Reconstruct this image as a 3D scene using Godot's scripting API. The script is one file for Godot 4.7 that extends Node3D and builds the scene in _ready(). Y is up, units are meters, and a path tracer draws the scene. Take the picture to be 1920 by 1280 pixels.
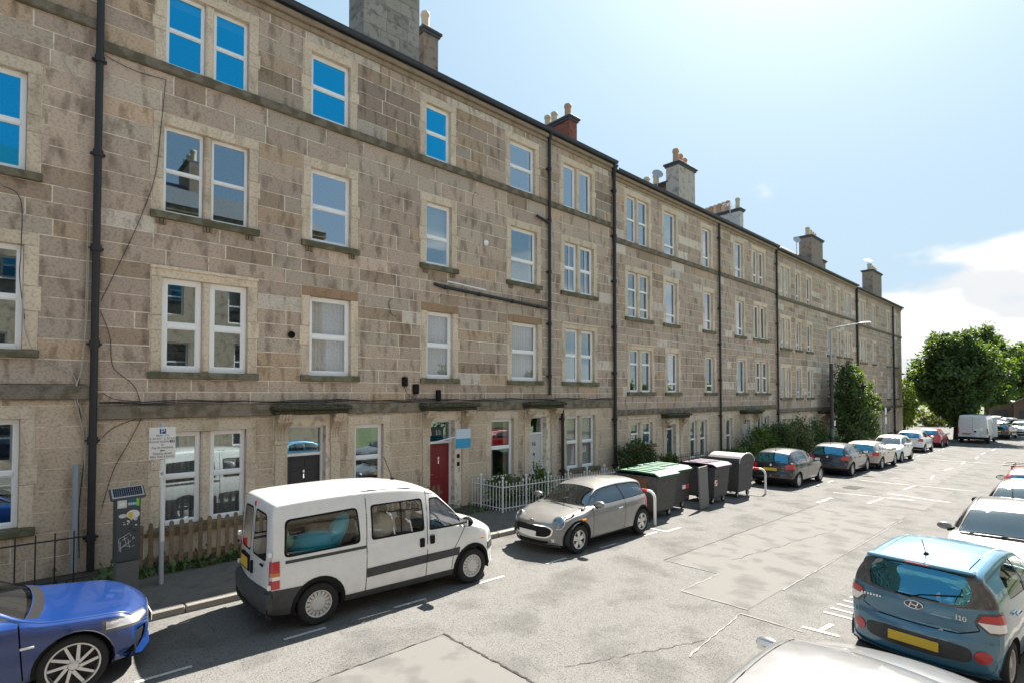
extends Node3D
# A sloping street of stone tenements with parked cars. x runs along the street, -z towards the tenements, y up, metres.
const FZ := -13.0            # plane of the tenement fronts
const SUN_DIR := Vector3(0.652, 0.741, -0.163)
var M := {}
var used := {}
var rng := RandomNumberGenerator.new()

func yg(x: float) -> float:   # the street falls gently away from the camera
	return -0.0145 * maxf(0.0, minf(x, 62.0) - 9.0)

func _ready() -> void:
	rng.seed = 7
	setup_view()
	make_materials()
	build_ground()
	build_tenements()
	build_gardens()
	build_street()
	build_cars()
	build_trees()

func setup_view() -> void:
	var cam := Camera3D.new()
	cam.name = "camera"
	add_child(cam)
	cam.position = Vector3(0, 3.45, 0)
	cam.rotation = Vector3(deg_to_rad(1.4), deg_to_rad(-43.0), 0)
	cam.projection = Camera3D.PROJECTION_FRUSTUM
	cam.near = 0.1
	cam.far = 2000.0
	cam.size = 0.1 * 1280.0 / 1010.0
	cam.frustum_offset = Vector2(0, 0.1 * (100.0 / 1010.0 - tan(deg_to_rad(1.4))))
	cam.current = true
	var sun := DirectionalLight3D.new()
	sun.name = "sun"
	add_child(sun)
	sun.look_at_from_position(SUN_DIR * 50.0, Vector3.ZERO, Vector3.UP)
	sun.light_energy = 1.5
	sun.light_angular_distance = 0.5
	sun.light_color = Color(1.0, 0.97, 0.925)
	sun.shadow_enabled = true
	var env := Environment.new()
	env.background_mode = Environment.BG_SKY
	var sky := Sky.new()
	var sm := PanoramaSkyMaterial.new()
	sm.panorama = ImageTexture.create_from_image(sky_image())
	sky.sky_material = sm
	env.sky = sky
	env.background_energy_multiplier = 0.90
	env.tonemap_mode = Environment.TONE_MAPPER_LINEAR
	env.tonemap_exposure = 4.15
	env.sdfgi_enabled = true
	env.ssao_enabled = true
	env.ssil_enabled = true
	var we := WorldEnvironment.new()
	we.name = "world_environment"
	we.environment = env
	add_child(we)

func sky_image() -> Image:
	# clear sky, paler towards the sun and the horizon, with banks of cumulus low down
	var w := 2048
	var h := 1024
	var data := PackedFloat32Array()
	data.resize(w * h * 3)
	var fn := FastNoiseLite.new()
	fn.seed = 21
	fn.noise_type = FastNoiseLite.TYPE_SIMPLEX
	fn.fractal_octaves = 6
	fn.fractal_gain = 0.52
	fn.frequency = 1.0
	var big := FastNoiseLite.new()
	big.seed = 4
	big.frequency = 1.0
	big.fractal_octaves = 2
	var s := SUN_DIR.normalized()
	for r in h / 2:
		var el := PI * (0.5 - (r + 0.5) / h)
		var ce := cos(el)
		var se := sin(el)
		for c in w:
			var az := TAU * (c + 0.5) / w
			var d := Vector3(sin(az) * ce, se, -cos(az) * ce)
			var g := acos(clampf(d.dot(s), -1.0, 1.0))
			var near := exp(-g * 1.15)
			var hz := pow(1.0 - se, 5.0)
			var k := Vector3(0.050, 0.110, 0.180)
			k += Vector3(0.185, 0.178, 0.143) * near
			k += Vector3(0.55, 0.53, 0.50) * exp(-g * 8.0)
			k = k.lerp(Vector3(0.24, 0.268, 0.280), hz * 0.7)
			# cloud
			var q := Vector3(d.x, d.y * 2.6, d.z)
			var b := big.get_noise_3d(q.x * 1.6, q.y * 1.6, q.z * 1.6)
			var n := fn.get_noise_3d(q.x * 2.4 + 3.0, q.y * 2.4, q.z * 2.4)
			var deg := rad_to_deg(el)
			var cover := 0.52 * (1.0 - smoothstep(7.0, 17.0, deg)) - 0.50 * smoothstep(12.0, 26.0, deg)
			var t := smoothstep(-0.03, 0.22, n * 0.9 + b * 0.32 + cover - 0.06)
			if t > 0.0:
				var n2 := fn.get_noise_3d(q.x * 2.4 + 3.0 + s.x * 0.08, (q.y + 0.09) * 2.4, q.z * 2.4)
				var lit := clampf(0.90 + (n - n2) * 1.6, 0.82, 1.0)
				var cl := Vector3(0.298, 0.300, 0.304) * lit * (0.85 + 0.35 * near)
				k = k.lerp(cl, t * 0.93)
			var i := (r * w + c) * 3
			data[i] = k.x
			data[i + 1] = k.y
			data[i + 2] = k.z
	for i in range(w * (h / 2) * 3, w * h * 3, 3):
		data[i] = 0.22
		data[i + 1] = 0.21
		data[i + 2] = 0.19
	return Image.create_from_data(w, h, false, Image.FORMAT_RGBF, data.to_byte_array())

# ---------------------------------------------------------------- mesh builder
class MB:
	var v := PackedVector3Array()
	var n := PackedVector3Array()
	var c := PackedColorArray()
	var i := PackedInt32Array()
	var col := Color.WHITE
	var off := Vector3.ZERO
	func _init(o := Vector3.ZERO) -> void:
		off = o
	func vert(p: Vector3, nn: Vector3) -> int:
		v.append(p - off)
		n.append(nn)
		c.append(col)
		return v.size() - 1
	func tri(a: Vector3, b: Vector3, d: Vector3) -> void:   # counter-clockwise seen from outside
		var nn := (b - a).cross(d - a).normalized()
		var k := vert(a, nn)
		vert(b, nn)
		vert(d, nn)
		i.append_array([k, k + 2, k + 1])
	func quad(a: Vector3, b: Vector3, d: Vector3, e: Vector3) -> void:
		var nn := (d - a).cross(e - b).normalized()
		var k := vert(a, nn)
		vert(b, nn)
		vert(d, nn)
		vert(e, nn)
		i.append_array([k, k + 2, k + 1, k, k + 3, k + 2])
	func box(a: Vector3, b: Vector3) -> void:
		var lo := Vector3(minf(a.x, b.x), minf(a.y, b.y), minf(a.z, b.z))
		var hi := Vector3(maxf(a.x, b.x), maxf(a.y, b.y), maxf(a.z, b.z))
		var p := func(x, y, z): return Vector3(hi.x if x else lo.x, hi.y if y else lo.y, hi.z if z else lo.z)
		quad(p.call(0, 0, 1), p.call(1, 0, 1), p.call(1, 1, 1), p.call(0, 1, 1))
		quad(p.call(1, 0, 0), p.call(0, 0, 0), p.call(0, 1, 0), p.call(1, 1, 0))
		quad(p.call(1, 0, 1), p.call(1, 0, 0), p.call(1, 1, 0), p.call(1, 1, 1))
		quad(p.call(0, 0, 0), p.call(0, 0, 1), p.call(0, 1, 1), p.call(0, 1, 0))
		quad(p.call(0, 1, 1), p.call(1, 1, 1), p.call(1, 1, 0), p.call(0, 1, 0))
		quad(p.call(0, 0, 0), p.call(1, 0, 0), p.call(1, 0, 1), p.call(0, 0, 1))
	func xbox(t: Transform3D, size: Vector3, ch := 0.0) -> void:   # a box, chamfered if ch > 0, placed by t
		var m := MB.new()
		m.col = col
		if ch > 0.0:
			m.cbox(-size / 2, size / 2, ch)
		else:
			m.box(-size / 2, size / 2)
		put(m, t)
	func put(m: MB, t: Transform3D) -> void:
		var base := v.size()
		var nb := t.basis.inverse().transposed()
		for k in m.v.size():
			v.append(t * m.v[k] - off)
			n.append((nb * m.n[k]).normalized())
			c.append(m.c[k])
		var flip := t.basis.determinant() < 0.0
		for k in range(0, m.i.size(), 3):
			i.append(m.i[k] + base)
			if flip:
				i.append(m.i[k + 2] + base)
				i.append(m.i[k + 1] + base)
			else:
				i.append(m.i[k + 1] + base)
				i.append(m.i[k + 2] + base)
	func cbox(a: Vector3, b: Vector3, ch: float) -> void:   # box with chamfered edges, 44 triangles
		var lo := Vector3(minf(a.x, b.x), minf(a.y, b.y), minf(a.z, b.z))
		var hi := Vector3(maxf(a.x, b.x), maxf(a.y, b.y), maxf(a.z, b.z))
		var cc := (lo + hi) / 2
		var h := (hi - lo) / 2
		ch = minf(ch, minf(h.x, minf(h.y, h.z)) * 0.9)
		for ax in 3:
			for sg in [-1.0, 1.0]:
				var u := (ax + 1) % 3
				var w := (ax + 2) % 3
				var q := []
				for e in [[-1, -1], [1, -1], [1, 1], [-1, 1]]:
					var p := Vector3.ZERO
					p[ax] = sg * h[ax]
					p[u] = e[0] * (h[u] - ch)
					p[w] = e[1] * (h[w] - ch)
					q.append(cc + p)
				if sg > 0:
					quad(q[0], q[1], q[2], q[3])
				else:
					quad(q[3], q[2], q[1], q[0])
		for ax in 3:   # edges along ax
			var u := (ax + 1) % 3
			var w := (ax + 2) % 3
			for e in [[-1, -1], [1, -1], [1, 1], [-1, 1]]:
				var q := []
				for st in [[-1, 0], [1, 0], [1, 1], [-1, 1]]:
					var p := Vector3.ZERO
					p[ax] = st[0] * (h[ax] - ch)
					p[u] = e[0] * (h[u] - (ch if st[1] else 0.0))
					p[w] = e[1] * (h[w] - (0.0 if st[1] else ch))
					q.append(cc + p)
				if e[0] * e[1] > 0:
					quad(q[0], q[1], q[2], q[3])
				else:
					quad(q[3], q[2], q[1], q[0])
		for sx in [-1, 1]:
			for sy in [-1, 1]:
				for sz in [-1, 1]:
					var A := cc + Vector3(sx * h.x, sy * (h.y - ch), sz * (h.z - ch))
					var B := cc + Vector3(sx * (h.x - ch), sy * h.y, sz * (h.z - ch))
					var C := cc + Vector3(sx * (h.x - ch), sy * (h.y - ch), sz * h.z)
					if sx * sy * sz > 0:
						tri(A, B, C)
					else:
						tri(A, C, B)
	func stone(x0: float, x1: float, y0: float, y1: float, zb: float, zf: float, ch: float) -> void:   # block with a chamfered front
		var z2 := zf - ch
		var a := [Vector3(x0, y0, zb), Vector3(x1, y0, zb), Vector3(x1, y1, zb), Vector3(x0, y1, zb)]
		var b := [Vector3(x0, y0, z2), Vector3(x1, y0, z2), Vector3(x1, y1, z2), Vector3(x0, y1, z2)]
		var d := [Vector3(x0 + ch, y0 + ch, zf), Vector3(x1 - ch, y0 + ch, zf), Vector3(x1 - ch, y1 - ch, zf), Vector3(x0 + ch, y1 - ch, zf)]
		quad(d[0], d[1], d[2], d[3])
		for k in 4:
			var l := (k + 1) % 4
			quad(b[k], b[l], d[l], d[k])
			quad(a[k], a[l], b[l], b[k])
	func tube(pts: Array, r: float, sides := 8, caps := true, r2 := -1.0) -> void:
		var rows := []
		var prev := Vector3.ZERO
		for k in pts.size():
			var p: Vector3 = pts[k]
			var t: Vector3 = (pts[mini(k + 1, pts.size() - 1)] - pts[maxi(k - 1, 0)]).normalized()
			var u: Vector3 = prev - t * prev.dot(t)
			if u.length() < 1e-3:
				u = t.cross(Vector3(0.31, 0.2, 0.93) if absf(t.z) < 0.9 else Vector3.RIGHT)
			u = u.normalized()
			prev = u
			var w := t.cross(u)
			var rr := r if r2 < 0 else lerpf(r, r2, float(k) / maxf(1, pts.size() - 1))
			var row := []
			for s in sides:
				var a := TAU * s / sides
				var dn := u * cos(a) + w * sin(a)
				row.append(vert(p + dn * rr, dn))
			rows.append(row)
		for k in rows.size() - 1:
			for s in sides:
				var s2 := (s + 1) % sides
				var a: int = rows[k][s]
				var b: int = rows[k][s2]
				var cc: int = rows[k + 1][s2]
				var d: int = rows[k + 1][s]
				i.append_array([a, cc, b, a, d, cc])
		if caps:
			for e in [0, pts.size() - 1]:
				var dir: Vector3 = (pts[0] - pts[1]).normalized() if e == 0 else (pts[-1] - pts[-2]).normalized()
				var k0 := v.size()
				for s in sides:
					v.append(v[rows[e][s]])
					n.append(dir)
					c.append(col)
				for s in range(1, sides - 1):
					if e == 0:
						i.append_array([k0, k0 + s, k0 + s + 1])
					else:
						i.append_array([k0, k0 + s + 1, k0 + s])
	func lathe(prof: Array, t: Transform3D, seg := 16, flat := false) -> void:   # profile of (radius, height), turned round t's y axis
		var rows := []
		for k in prof.size():
			var p: Vector2 = prof[k]
			var d: Vector2 = (prof[mini(k + 1, prof.size() - 1)] - prof[maxi(k - 1, 0)]).normalized()
			var row := []
			for s in seg + 1:
				var a := TAU * s / seg
				var nn := Vector3(cos(a) * d.y, -d.x, -sin(a) * d.y)
				row.append(vert(t * Vector3(cos(a) * p.x, p.y, -sin(a) * p.x), (t.basis * nn).normalized()))
			rows.append(row)
		for k in rows.size() - 1:
			for s in seg:
				i.append_array([rows[k][s], rows[k + 1][s + 1], rows[k][s + 1], rows[k][s], rows[k + 1][s], rows[k + 1][s + 1]])
	func ell(cc: Vector3, r: Vector3, seg := 12, rings := 8) -> void:
		var rows := []
		for a in rings + 1:
			var th := PI * a / rings - PI / 2
			var row := []
			for s in seg + 1:
				var ph := TAU * s / seg
				var d := Vector3(cos(th) * cos(ph), sin(th), -cos(th) * sin(ph))
				row.append(vert(cc + d * r, (d / r).normalized()))
			rows.append(row)
		for a in rings:
			for s in seg:
				i.append_array([rows[a][s], rows[a + 1][s + 1], rows[a][s + 1], rows[a][s], rows[a + 1][s], rows[a + 1][s + 1]])
	func extrude(poly: Array, t: Transform3D, depth: float) -> void:   # polygon (counter-clockwise in x,y) pushed along +z by depth
		var pts := PackedVector2Array(poly)
		var ids := Geometry2D.triangulate_polygon(pts)
		for k in range(0, ids.size(), 3):
			var a := pts[ids[k]]
			var b := pts[ids[k + 1]]
			var d := pts[ids[k + 2]]
			if (b - a).cross(d - a) < 0:
				var q := b
				b = d
				d = q
			tri(t * Vector3(a.x, a.y, depth), t * Vector3(b.x, b.y, depth), t * Vector3(d.x, d.y, depth))
			tri(t * Vector3(d.x, d.y, 0), t * Vector3(b.x, b.y, 0), t * Vector3(a.x, a.y, 0))
		for k in pts.size():
			var a := pts[k]
			var b := pts[(k + 1) % pts.size()]
			quad(t * Vector3(a.x, a.y, 0), t * Vector3(b.x, b.y, 0), t * Vector3(b.x, b.y, depth), t * Vector3(a.x, a.y, depth))
	func mesh() -> ArrayMesh:
		var m := ArrayMesh.new()
		if v.is_empty():
			return m
		var a := []
		a.resize(Mesh.ARRAY_MAX)
		a[Mesh.ARRAY_VERTEX] = v
		a[Mesh.ARRAY_NORMAL] = n
		a[Mesh.ARRAY_COLOR] = c
		a[Mesh.ARRAY_INDEX] = i
		m.add_surface_from_arrays(Mesh.PRIMITIVE_TRIANGLES, a)
		return m

func obj(called: String, mb, mat: Material, parent: Node = null) -> MeshInstance3D:
	var o := MeshInstance3D.new()
	o.name = called if parent else numbered(called)
	o.mesh = mb.mesh() if mb is MB else mb
	o.material_override = mat
	(parent if parent else self).add_child(o, true)
	return o

func numbered(called: String) -> String:
	if not used.has(called):
		used[called] = 0
		return called
	used[called] += 1
	return "%s_%03d" % [called, used[called]]

func part(called: String, parent: Node, at := Vector3.ZERO) -> Node3D:
	var o := Node3D.new()
	o.name = called
	parent.add_child(o, true)
	o.position = at
	return o

func thing(called: String, label: String, category: String, at := Vector3.ZERO, turn := 0.0, group := "") -> Node3D:
	var o := Node3D.new()
	o.name = numbered(called)
	add_child(o)
	o.position = at
	o.rotation.y = turn
	return tag(o, label, category, group)

func tag(o: Node3D, label: String, category := "", group := "", kind := "") -> Node3D:
	if label: o.set_meta("label", label)
	if category: o.set_meta("category", category)
	if group: o.set_meta("group", group)
	if kind: o.set_meta("kind", kind)
	return o

func struct(called: String, mb, mat: Material, label := "") -> MeshInstance3D:
	var o := obj(called, mb, mat)
	o.set_meta("kind", "structure")
	if label: o.set_meta("label", label)
	return o

func tf(p: Vector3, rx := 0.0, ry := 0.0, rz := 0.0) -> Transform3D:
	return Transform3D(Basis.from_euler(Vector3(rx, ry, rz)), p)

# ---------------------------------------------------------------- materials
func L(r: float, g: float, b: float, a := 1.0) -> Color:   # linear base colour -> the sRGB that albedo_color wants
	var k := Color(r, g, b).linear_to_srgb()
	k.a = a
	return k

func ntex(freq: float, sd: int, stops: Array, oct := 4, size := 512, kind := FastNoiseLite.TYPE_SIMPLEX_SMOOTH) -> NoiseTexture2D:
	var f := FastNoiseLite.new()
	f.noise_type = kind
	f.seed = sd
	f.frequency = freq
	f.fractal_octaves = oct
	if kind == FastNoiseLite.TYPE_CELLULAR:
		f.cellular_return_type = FastNoiseLite.RETURN_CELL_VALUE
		f.fractal_type = FastNoiseLite.FRACTAL_NONE
	var t := NoiseTexture2D.new()
	t.width = size
	t.height = size
	t.seamless = true
	t.seamless_blend_skirt = 0.2
	t.noise = f
	var gr := Gradient.new()
	var offs := PackedFloat32Array()
	var cols := PackedColorArray()
	for s in stops:
		offs.append(s[0])
		cols.append(L(s[1], s[2], s[3]) if s.size() > 2 else L(s[1], s[1], s[1]))
	gr.offsets = offs
	gr.colors = cols
	t.color_ramp = gr
	return t

func mat(called: String, col: Color, rough := 0.8, metal := 0.0) -> StandardMaterial3D:
	var m := StandardMaterial3D.new()
	m.resource_name = called
	m.albedo_color = col
	m.roughness = rough
	m.metallic = metal
	M[called] = m
	return m

func tex(m: StandardMaterial3D, t: Texture2D, per_metre: float, bump: Texture2D = null, cm := 0.0, over: Texture2D = null, over_per_metre := 0.3, streak := 1.0) -> StandardMaterial3D:
	m.albedo_texture = t
	m.uv1_triplanar = true
	m.uv1_world_triplanar = true
	m.uv1_scale = Vector3.ONE * per_metre
	m.uv1_triplanar_sharpness = 6.0
	if bump:
		m.heightmap_enabled = true
		m.heightmap_texture = bump
		m.heightmap_scale = cm
	if over:
		m.detail_enabled = true
		m.detail_albedo = over
		m.detail_blend_mode = BaseMaterial3D.BLEND_MODE_MUL
		m.detail_uv_layer = BaseMaterial3D.DETAIL_UV_2
		m.uv2_triplanar = true
		m.uv2_world_triplanar = true
		m.uv2_scale = Vector3(over_per_metre, over_per_metre * streak, over_per_metre)
		m.uv2_triplanar_sharpness = 6.0
	return m

func vc(m: StandardMaterial3D) -> StandardMaterial3D:
	m.vertex_color_use_as_albedo = true
	return m

func paint(called: String, r: float, g: float, b: float, metal := 0.0) -> StandardMaterial3D:
	var m := mat(called, L(r, g, b), 0.32 if metal > 0.0 else 0.42, metal)
	m.clearcoat_enabled = true
	m.clearcoat = 1.0
	m.clearcoat_roughness = 0.04
	m.roughness_texture = M_dirt
	m.albedo_texture = M_dust
	m.uv1_triplanar = true
	m.uv1_scale = Vector3.ONE * 0.45
	m.roughness = 0.5
	return m

var M_dirt: Texture2D
var M_dust: Texture2D
var M_white: Texture2D

func coated(called: String, refl: float, alpha: float, tint := Vector3(0.9, 0.95, 1.0)) -> StandardMaterial3D:   # coated glazing: part mirror, part clear
	var m := mat(called, L(tint.x * refl, tint.y * refl, tint.z * refl, alpha), 0.015, 1.0)
	m.transparency = BaseMaterial3D.TRANSPARENCY_ALPHA
	m.albedo_texture = M_white
	return m

func make_materials() -> void:
	M_dirt = ntex(0.012, 31, [[0.0, 0.30], [0.55, 0.42], [1.0, 0.75]], 4, 256)
	M_dust = ntex(0.02, 33, [[0.0, 0.90, 0.89, 0.87], [0.4, 0.97, 0.965, 0.96], [0.6, 1.0, 1.0, 1.0], [1.0, 1.02, 1.02, 1.0]], 4, 512)
	var im := Image.create(8, 8, false, Image.FORMAT_RGBA8)
	im.fill(Color.WHITE)
	M_white = ImageTexture.create_from_image(im)
	var grain := ntex(0.026, 1, [[0.0, 0.58], [0.36, 0.87], [0.5, 1.0], [0.64, 1.09], [1.0, 1.3]], 6, 1024)
	var bump := ntex(0.05, 2, [[0.0, 0.0], [1.0, 1.0]], 5, 512)
	var stain := ntex(0.007, 3, [[0.0, 0.46, 0.44, 0.42], [0.30, 0.76, 0.75, 0.73], [0.44, 1.0, 1.0, 1.0], [0.72, 1.04, 1.04, 1.04], [0.80, 1.16, 1.18, 1.20], [1.0, 1.25, 1.27, 1.30]], 5, 1024)
	var soft_stain := ntex(0.008, 34, [[0.0, 0.62, 0.60, 0.57], [0.30, 0.88, 0.87, 0.85], [0.46, 1.0, 1.0, 1.0], [1.0, 1.08, 1.08, 1.08]], 5, 512)
	vc(tex(mat("stone", Color.WHITE, 0.92), grain, 0.55, bump, 0.5, stain, 0.42, 0.34))
	vc(tex(mat("ashlar", Color.WHITE, 0.9), grain, 0.5, bump, 0.25, soft_stain, 0.5, 0.4))
	tex(mat("mortar", L(0.86, 0.76, 0.62), 0.95), grain, 1.3, null, 0.0, stain, 0.4)
	tex(mat("room_wall", L(0.34, 0.30, 0.25), 0.95), grain, 0.4)
	var algae := ntex(0.011, 9, [[0.0, 0.48, 0.49, 0.39], [0.40, 0.66, 0.66, 0.54], [0.55, 0.95, 0.92, 0.85], [0.75, 1.1, 1.05, 0.98], [1.0, 0.75, 0.72, 0.70]], 5, 512)
	vc(tex(mat("weathered", Color.WHITE, 0.93), grain, 0.8, bump, 0.35, algae, 0.45))
	var mossy := ntex(0.02, 10, [[0.0, 0.035, 0.03, 0.02], [0.45, 0.065, 0.058, 0.038], [0.55, 0.062, 0.070, 0.030], [1.0, 0.16, 0.14, 0.10]], 5, 512)
	tex(mat("mossy", Color.WHITE, 1.0), mossy, 0.9, bump, 1.6)
	mat("upvc", L(0.90, 0.90, 0.90), 0.38)
	mat("timber_white", L(0.68, 0.66, 0.62), 0.5)
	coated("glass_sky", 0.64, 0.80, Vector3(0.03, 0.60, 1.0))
	coated("glass_pale", 0.60, 0.70, Vector3(0.85, 0.94, 1.0))
	coated("car_glass_side", 0.30, 0.55, Vector3(0.8, 0.92, 1.0))
	coated("van_glass", 0.50, 0.20, Vector3(0.9, 0.97, 1.0))
	coated("glass_clear", 0.60, 0.24)
	coated("glass_half", 0.56, 0.55, Vector3(0.75, 0.92, 1.0))
	coated("car_glass", 0.42, 0.50, Vector3(0.8, 0.95, 1.0))
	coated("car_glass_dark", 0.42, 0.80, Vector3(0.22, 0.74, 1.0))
	var net := ntex(0.03, 12, [[0.0, 0.55], [0.5, 0.85], [1.0, 1.0]], 3, 256)
	var nm := tex(mat("net_curtain", L(0.70, 0.70, 0.68), 0.9), net, 3.0)
	nm.backlight_enabled = true
	nm.backlight = Color(0.5, 0.5, 0.5)
	mat("blind", L(0.50, 0.50, 0.47), 0.8)
	mat("drape", L(0.30, 0.26, 0.20), 0.95)
	tex(mat("slate", L(0.075, 0.085, 0.10), 0.7), ntex(0.03, 14, [[0.0, 0.6], [1.0, 1.3]], 4, 256), 0.7)
	mat("gutter", L(0.035, 0.042, 0.055), 0.45)
	mat("black_iron", L(0.018, 0.018, 0.02), 0.5)
	mat("grey_pipe", L(0.30, 0.33, 0.36), 0.45)
	mat("cable", L(0.02, 0.018, 0.016), 0.7)
	mat("cable_pale", L(0.42, 0.38, 0.31), 0.7)
	vc(tex(mat("chimney_stone", L(0.36, 0.33, 0.29), 0.95), grain, 0.7, bump, 0.6, stain, 0.4))
	tex(mat("chimney_brick", L(0.27, 0.095, 0.065), 0.92), grain, 1.5, bump, 0.6, stain, 0.6)
	tex(mat("render_cream", L(0.52, 0.46, 0.40), 0.9), grain, 0.6, null, 0.0, stain, 0.3)
	tex(mat("render_white", L(0.60, 0.59, 0.56), 0.9), grain, 0.6, null, 0.0, stain, 0.3)
	tex(mat("render_brown", L(0.30, 0.235, 0.185), 0.9), grain, 0.6, null, 0.0, stain, 0.3)
	tex(mat("clay_pot", L(0.45, 0.28, 0.19), 0.85), grain, 3.0)
	tex(mat("buff_pot", L(0.55, 0.47, 0.34), 0.85), grain, 3.0)
	mat("steel", L(0.50, 0.50, 0.50), 0.35, 0.8)
	mat("galvanised", L(0.42, 0.44, 0.46), 0.5, 0.3)
	# ground
	var agg := ntex(0.115, 5, [[0.0, 0.50], [0.3, 0.80], [0.62, 1.0], [0.84, 1.18], [0.93, 1.6], [1.0, 1.9]], 1, 1024, FastNoiseLite.TYPE_CELLULAR)
	var patchy := ntex(0.006, 6, [[0.0, 0.66], [0.35, 0.86], [0.5, 1.0], [0.68, 1.08], [1.0, 1.28]], 5, 1024)
	tex(mat("asphalt", L(0.150, 0.147, 0.141), 0.92), agg, 0.75, agg, 0.5, patchy, 0.13)
	var fine := ntex(0.24, 7, [[0.0, 0.62], [0.5, 1.0], [1.0, 1.3]], 3, 1024)
	tex(mat("asphalt_patch", L(0.147, 0.143, 0.137), 0.9), fine, 0.8, fine, 0.2, patchy, 0.2)
	tex(mat("pavement_stone", L(0.13, 0.12, 0.108), 0.9), agg, 1.2, agg, 0.3, patchy, 0.4)
	vc(tex(mat("kerb_stone", Color.WHITE, 0.85), grain, 1.2, bump, 0.3))
	var worn := ntex(0.05, 8, [[0.0, 0.45], [0.4, 0.8], [0.6, 1.0], [1.0, 1.05]], 5, 512)
	tex(mat("road_paint", L(0.46, 0.45, 0.42), 0.8), worn, 0.9)
	mat("crack", L(0.03, 0.028, 0.025), 1.0)
	tex(mat("seam", L(0.22, 0.215, 0.205), 0.95), worn, 1.4)
	M.asphalt.metallic_specular = 0.2
	M.asphalt_patch.metallic_specular = 0.2
	tex(mat("soil", L(0.075, 0.058, 0.042), 1.0), agg, 0.9, bump, 2.0, patchy, 0.5)
	tex(mat("grass_land", L(0.085, 0.105, 0.04), 1.0), fine, 0.4, null, 0.0, patchy, 0.05)
	# timber, metal, plastic
	var woodt := ntex(0.02, 15, [[0.0, 0.6], [0.5, 0.95], [1.0, 1.25]], 4, 256)
	vc(tex(mat("picket_wood", Color.WHITE, 0.85), woodt, 2.4, bump, 0.2))
	mat("white_iron", L(0.72, 0.72, 0.70), 0.45)
	tex(mat("bin_plastic", L(0.050, 0.050, 0.050), 0.6), woodt, 1.1)
	mat("bin_green", L(0.014, 0.105, 0.052), 0.65)
	mat("bin_purple", L(0.045, 0.016, 0.055), 0.65)
	mat("red_reflector", L(0.55, 0.02, 0.03), 0.4)
	mat("white_reflector", L(0.75, 0.72, 0.70), 0.4)
	mat("meter_grey", L(0.055, 0.062, 0.068), 0.5)
	mat("meter_base", L(0.13, 0.13, 0.12), 0.7)
	mat("solar_cell", L(0.012, 0.016, 0.04), 0.2)
	mat("sign_white", L(0.70, 0.68, 0.64), 0.5)
	mat("sign_blue", L(0.01, 0.07, 0.25), 0.5)
	mat("ink", L(0.03, 0.03, 0.03), 0.7)
	mat("door_black", L(0.014, 0.015, 0.018), 0.3)
	mat("door_red", L(0.22, 0.012, 0.016), 0.3)
	mat("door_white", L(0.66, 0.65, 0.62), 0.4)
	mat("door_green", L(0.01, 0.05, 0.055), 0.35)
	mat("brass", L(0.55, 0.38, 0.12), 0.3, 1.0)
	mat("chrome", L(0.75, 0.76, 0.78), 0.12, 1.0)
	mat("concrete_board", L(0.17, 0.165, 0.155), 0.9)
	tex(mat("bark", L(0.06, 0.045, 0.033), 0.95), woodt, 1.5, bump, 1.0)
	leafmat("leaf_tree", 0.15, 0.255, 0.095)
	leafmat("leaf_dark", 0.135, 0.215, 0.075)
	leafmat("leaf_mid", 0.175, 0.275, 0.07)
	leafmat("leaf_bright", 0.18, 0.32, 0.06)
	leafmat("leaf_lime", 0.28, 0.40, 0.08)
	leafmat("leaf_pale", 0.25, 0.29, 0.15)
	vc(mat("leaf_plain", Color.WHITE, 0.7))
	mat("bloom_red", L(0.35, 0.03, 0.04), 0.7)
	# cars
	tex(mat("tyre", L(0.016, 0.016, 0.016), 0.9), woodt, 4.0)
	mat("alloy", L(0.58, 0.58, 0.58), 0.28, 0.85)
	mat("hubcap", L(0.52, 0.51, 0.48), 0.45, 0.2)
	mat("plastic_black", L(0.020, 0.020, 0.021), 0.85).metallic_specular = 0.12
	tex(mat("plastic_grey", L(0.050, 0.052, 0.054), 0.65), woodt, 1.0)
	mat("interior", L(0.03, 0.03, 0.032), 0.9)
	mat("interior_grey", L(0.09, 0.09, 0.095), 0.9)
	var ll := mat("lamp_red", L(0.46, 0.012, 0.016), 0.12)
	ll.clearcoat_enabled = true
	mat("lamp_clear", L(0.70, 0.71, 0.73), 0.10, 0.6).clearcoat_enabled = true
	mat("lamp_amber", L(0.6, 0.2, 0.02), 0.15)
	mat("lamp_dark", L(0.05, 0.05, 0.055), 0.08).clearcoat_enabled = true
	mat("plate_yellow", L(0.62, 0.42, 0.03), 0.5)
	mat("plate_white", L(0.62, 0.62, 0.60), 0.5)
	paint("paint_white", 0.74, 0.735, 0.72)
	paint("paint_silver", 0.165, 0.168, 0.172, 0.25)
	paint("paint_greybeige", 0.215, 0.213, 0.205, 0.3)
	paint("paint_blue", 0.001, 0.028, 0.145, 0.1)
	paint("paint_teal", 0.060, 0.175, 0.265, 0.25)
	paint("paint_black", 0.012, 0.013, 0.018, 0.2)
	paint("paint_navy", 0.012, 0.015, 0.028, 0.3)
	paint("paint_beige", 0.33, 0.29, 0.235, 0.5)
	paint("paint_red", 0.42, 0.02, 0.025)
	paint("paint_pearl", 0.185, 0.183, 0.178)
# ---------------------------------------------------------------- ground
func sheet(mb: MB, x0: float, x1: float, z0: float, z1: float, dy: float) -> void:   # level across, follows the fall of the street
	var xs := [x0]
	for b in [9.0, 62.0]:
		if b > x0 and b < x1:
			xs.append(b)
	xs.append(x1)
	for k in xs.size() - 1:
		var a: float = xs[k]
		var b: float = xs[k + 1]
		mb.quad(Vector3(a, yg(a) + dy, z1), Vector3(b, yg(b) + dy, z1), Vector3(b, yg(b) + dy, z0), Vector3(a, yg(a) + dy, z0))

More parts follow.
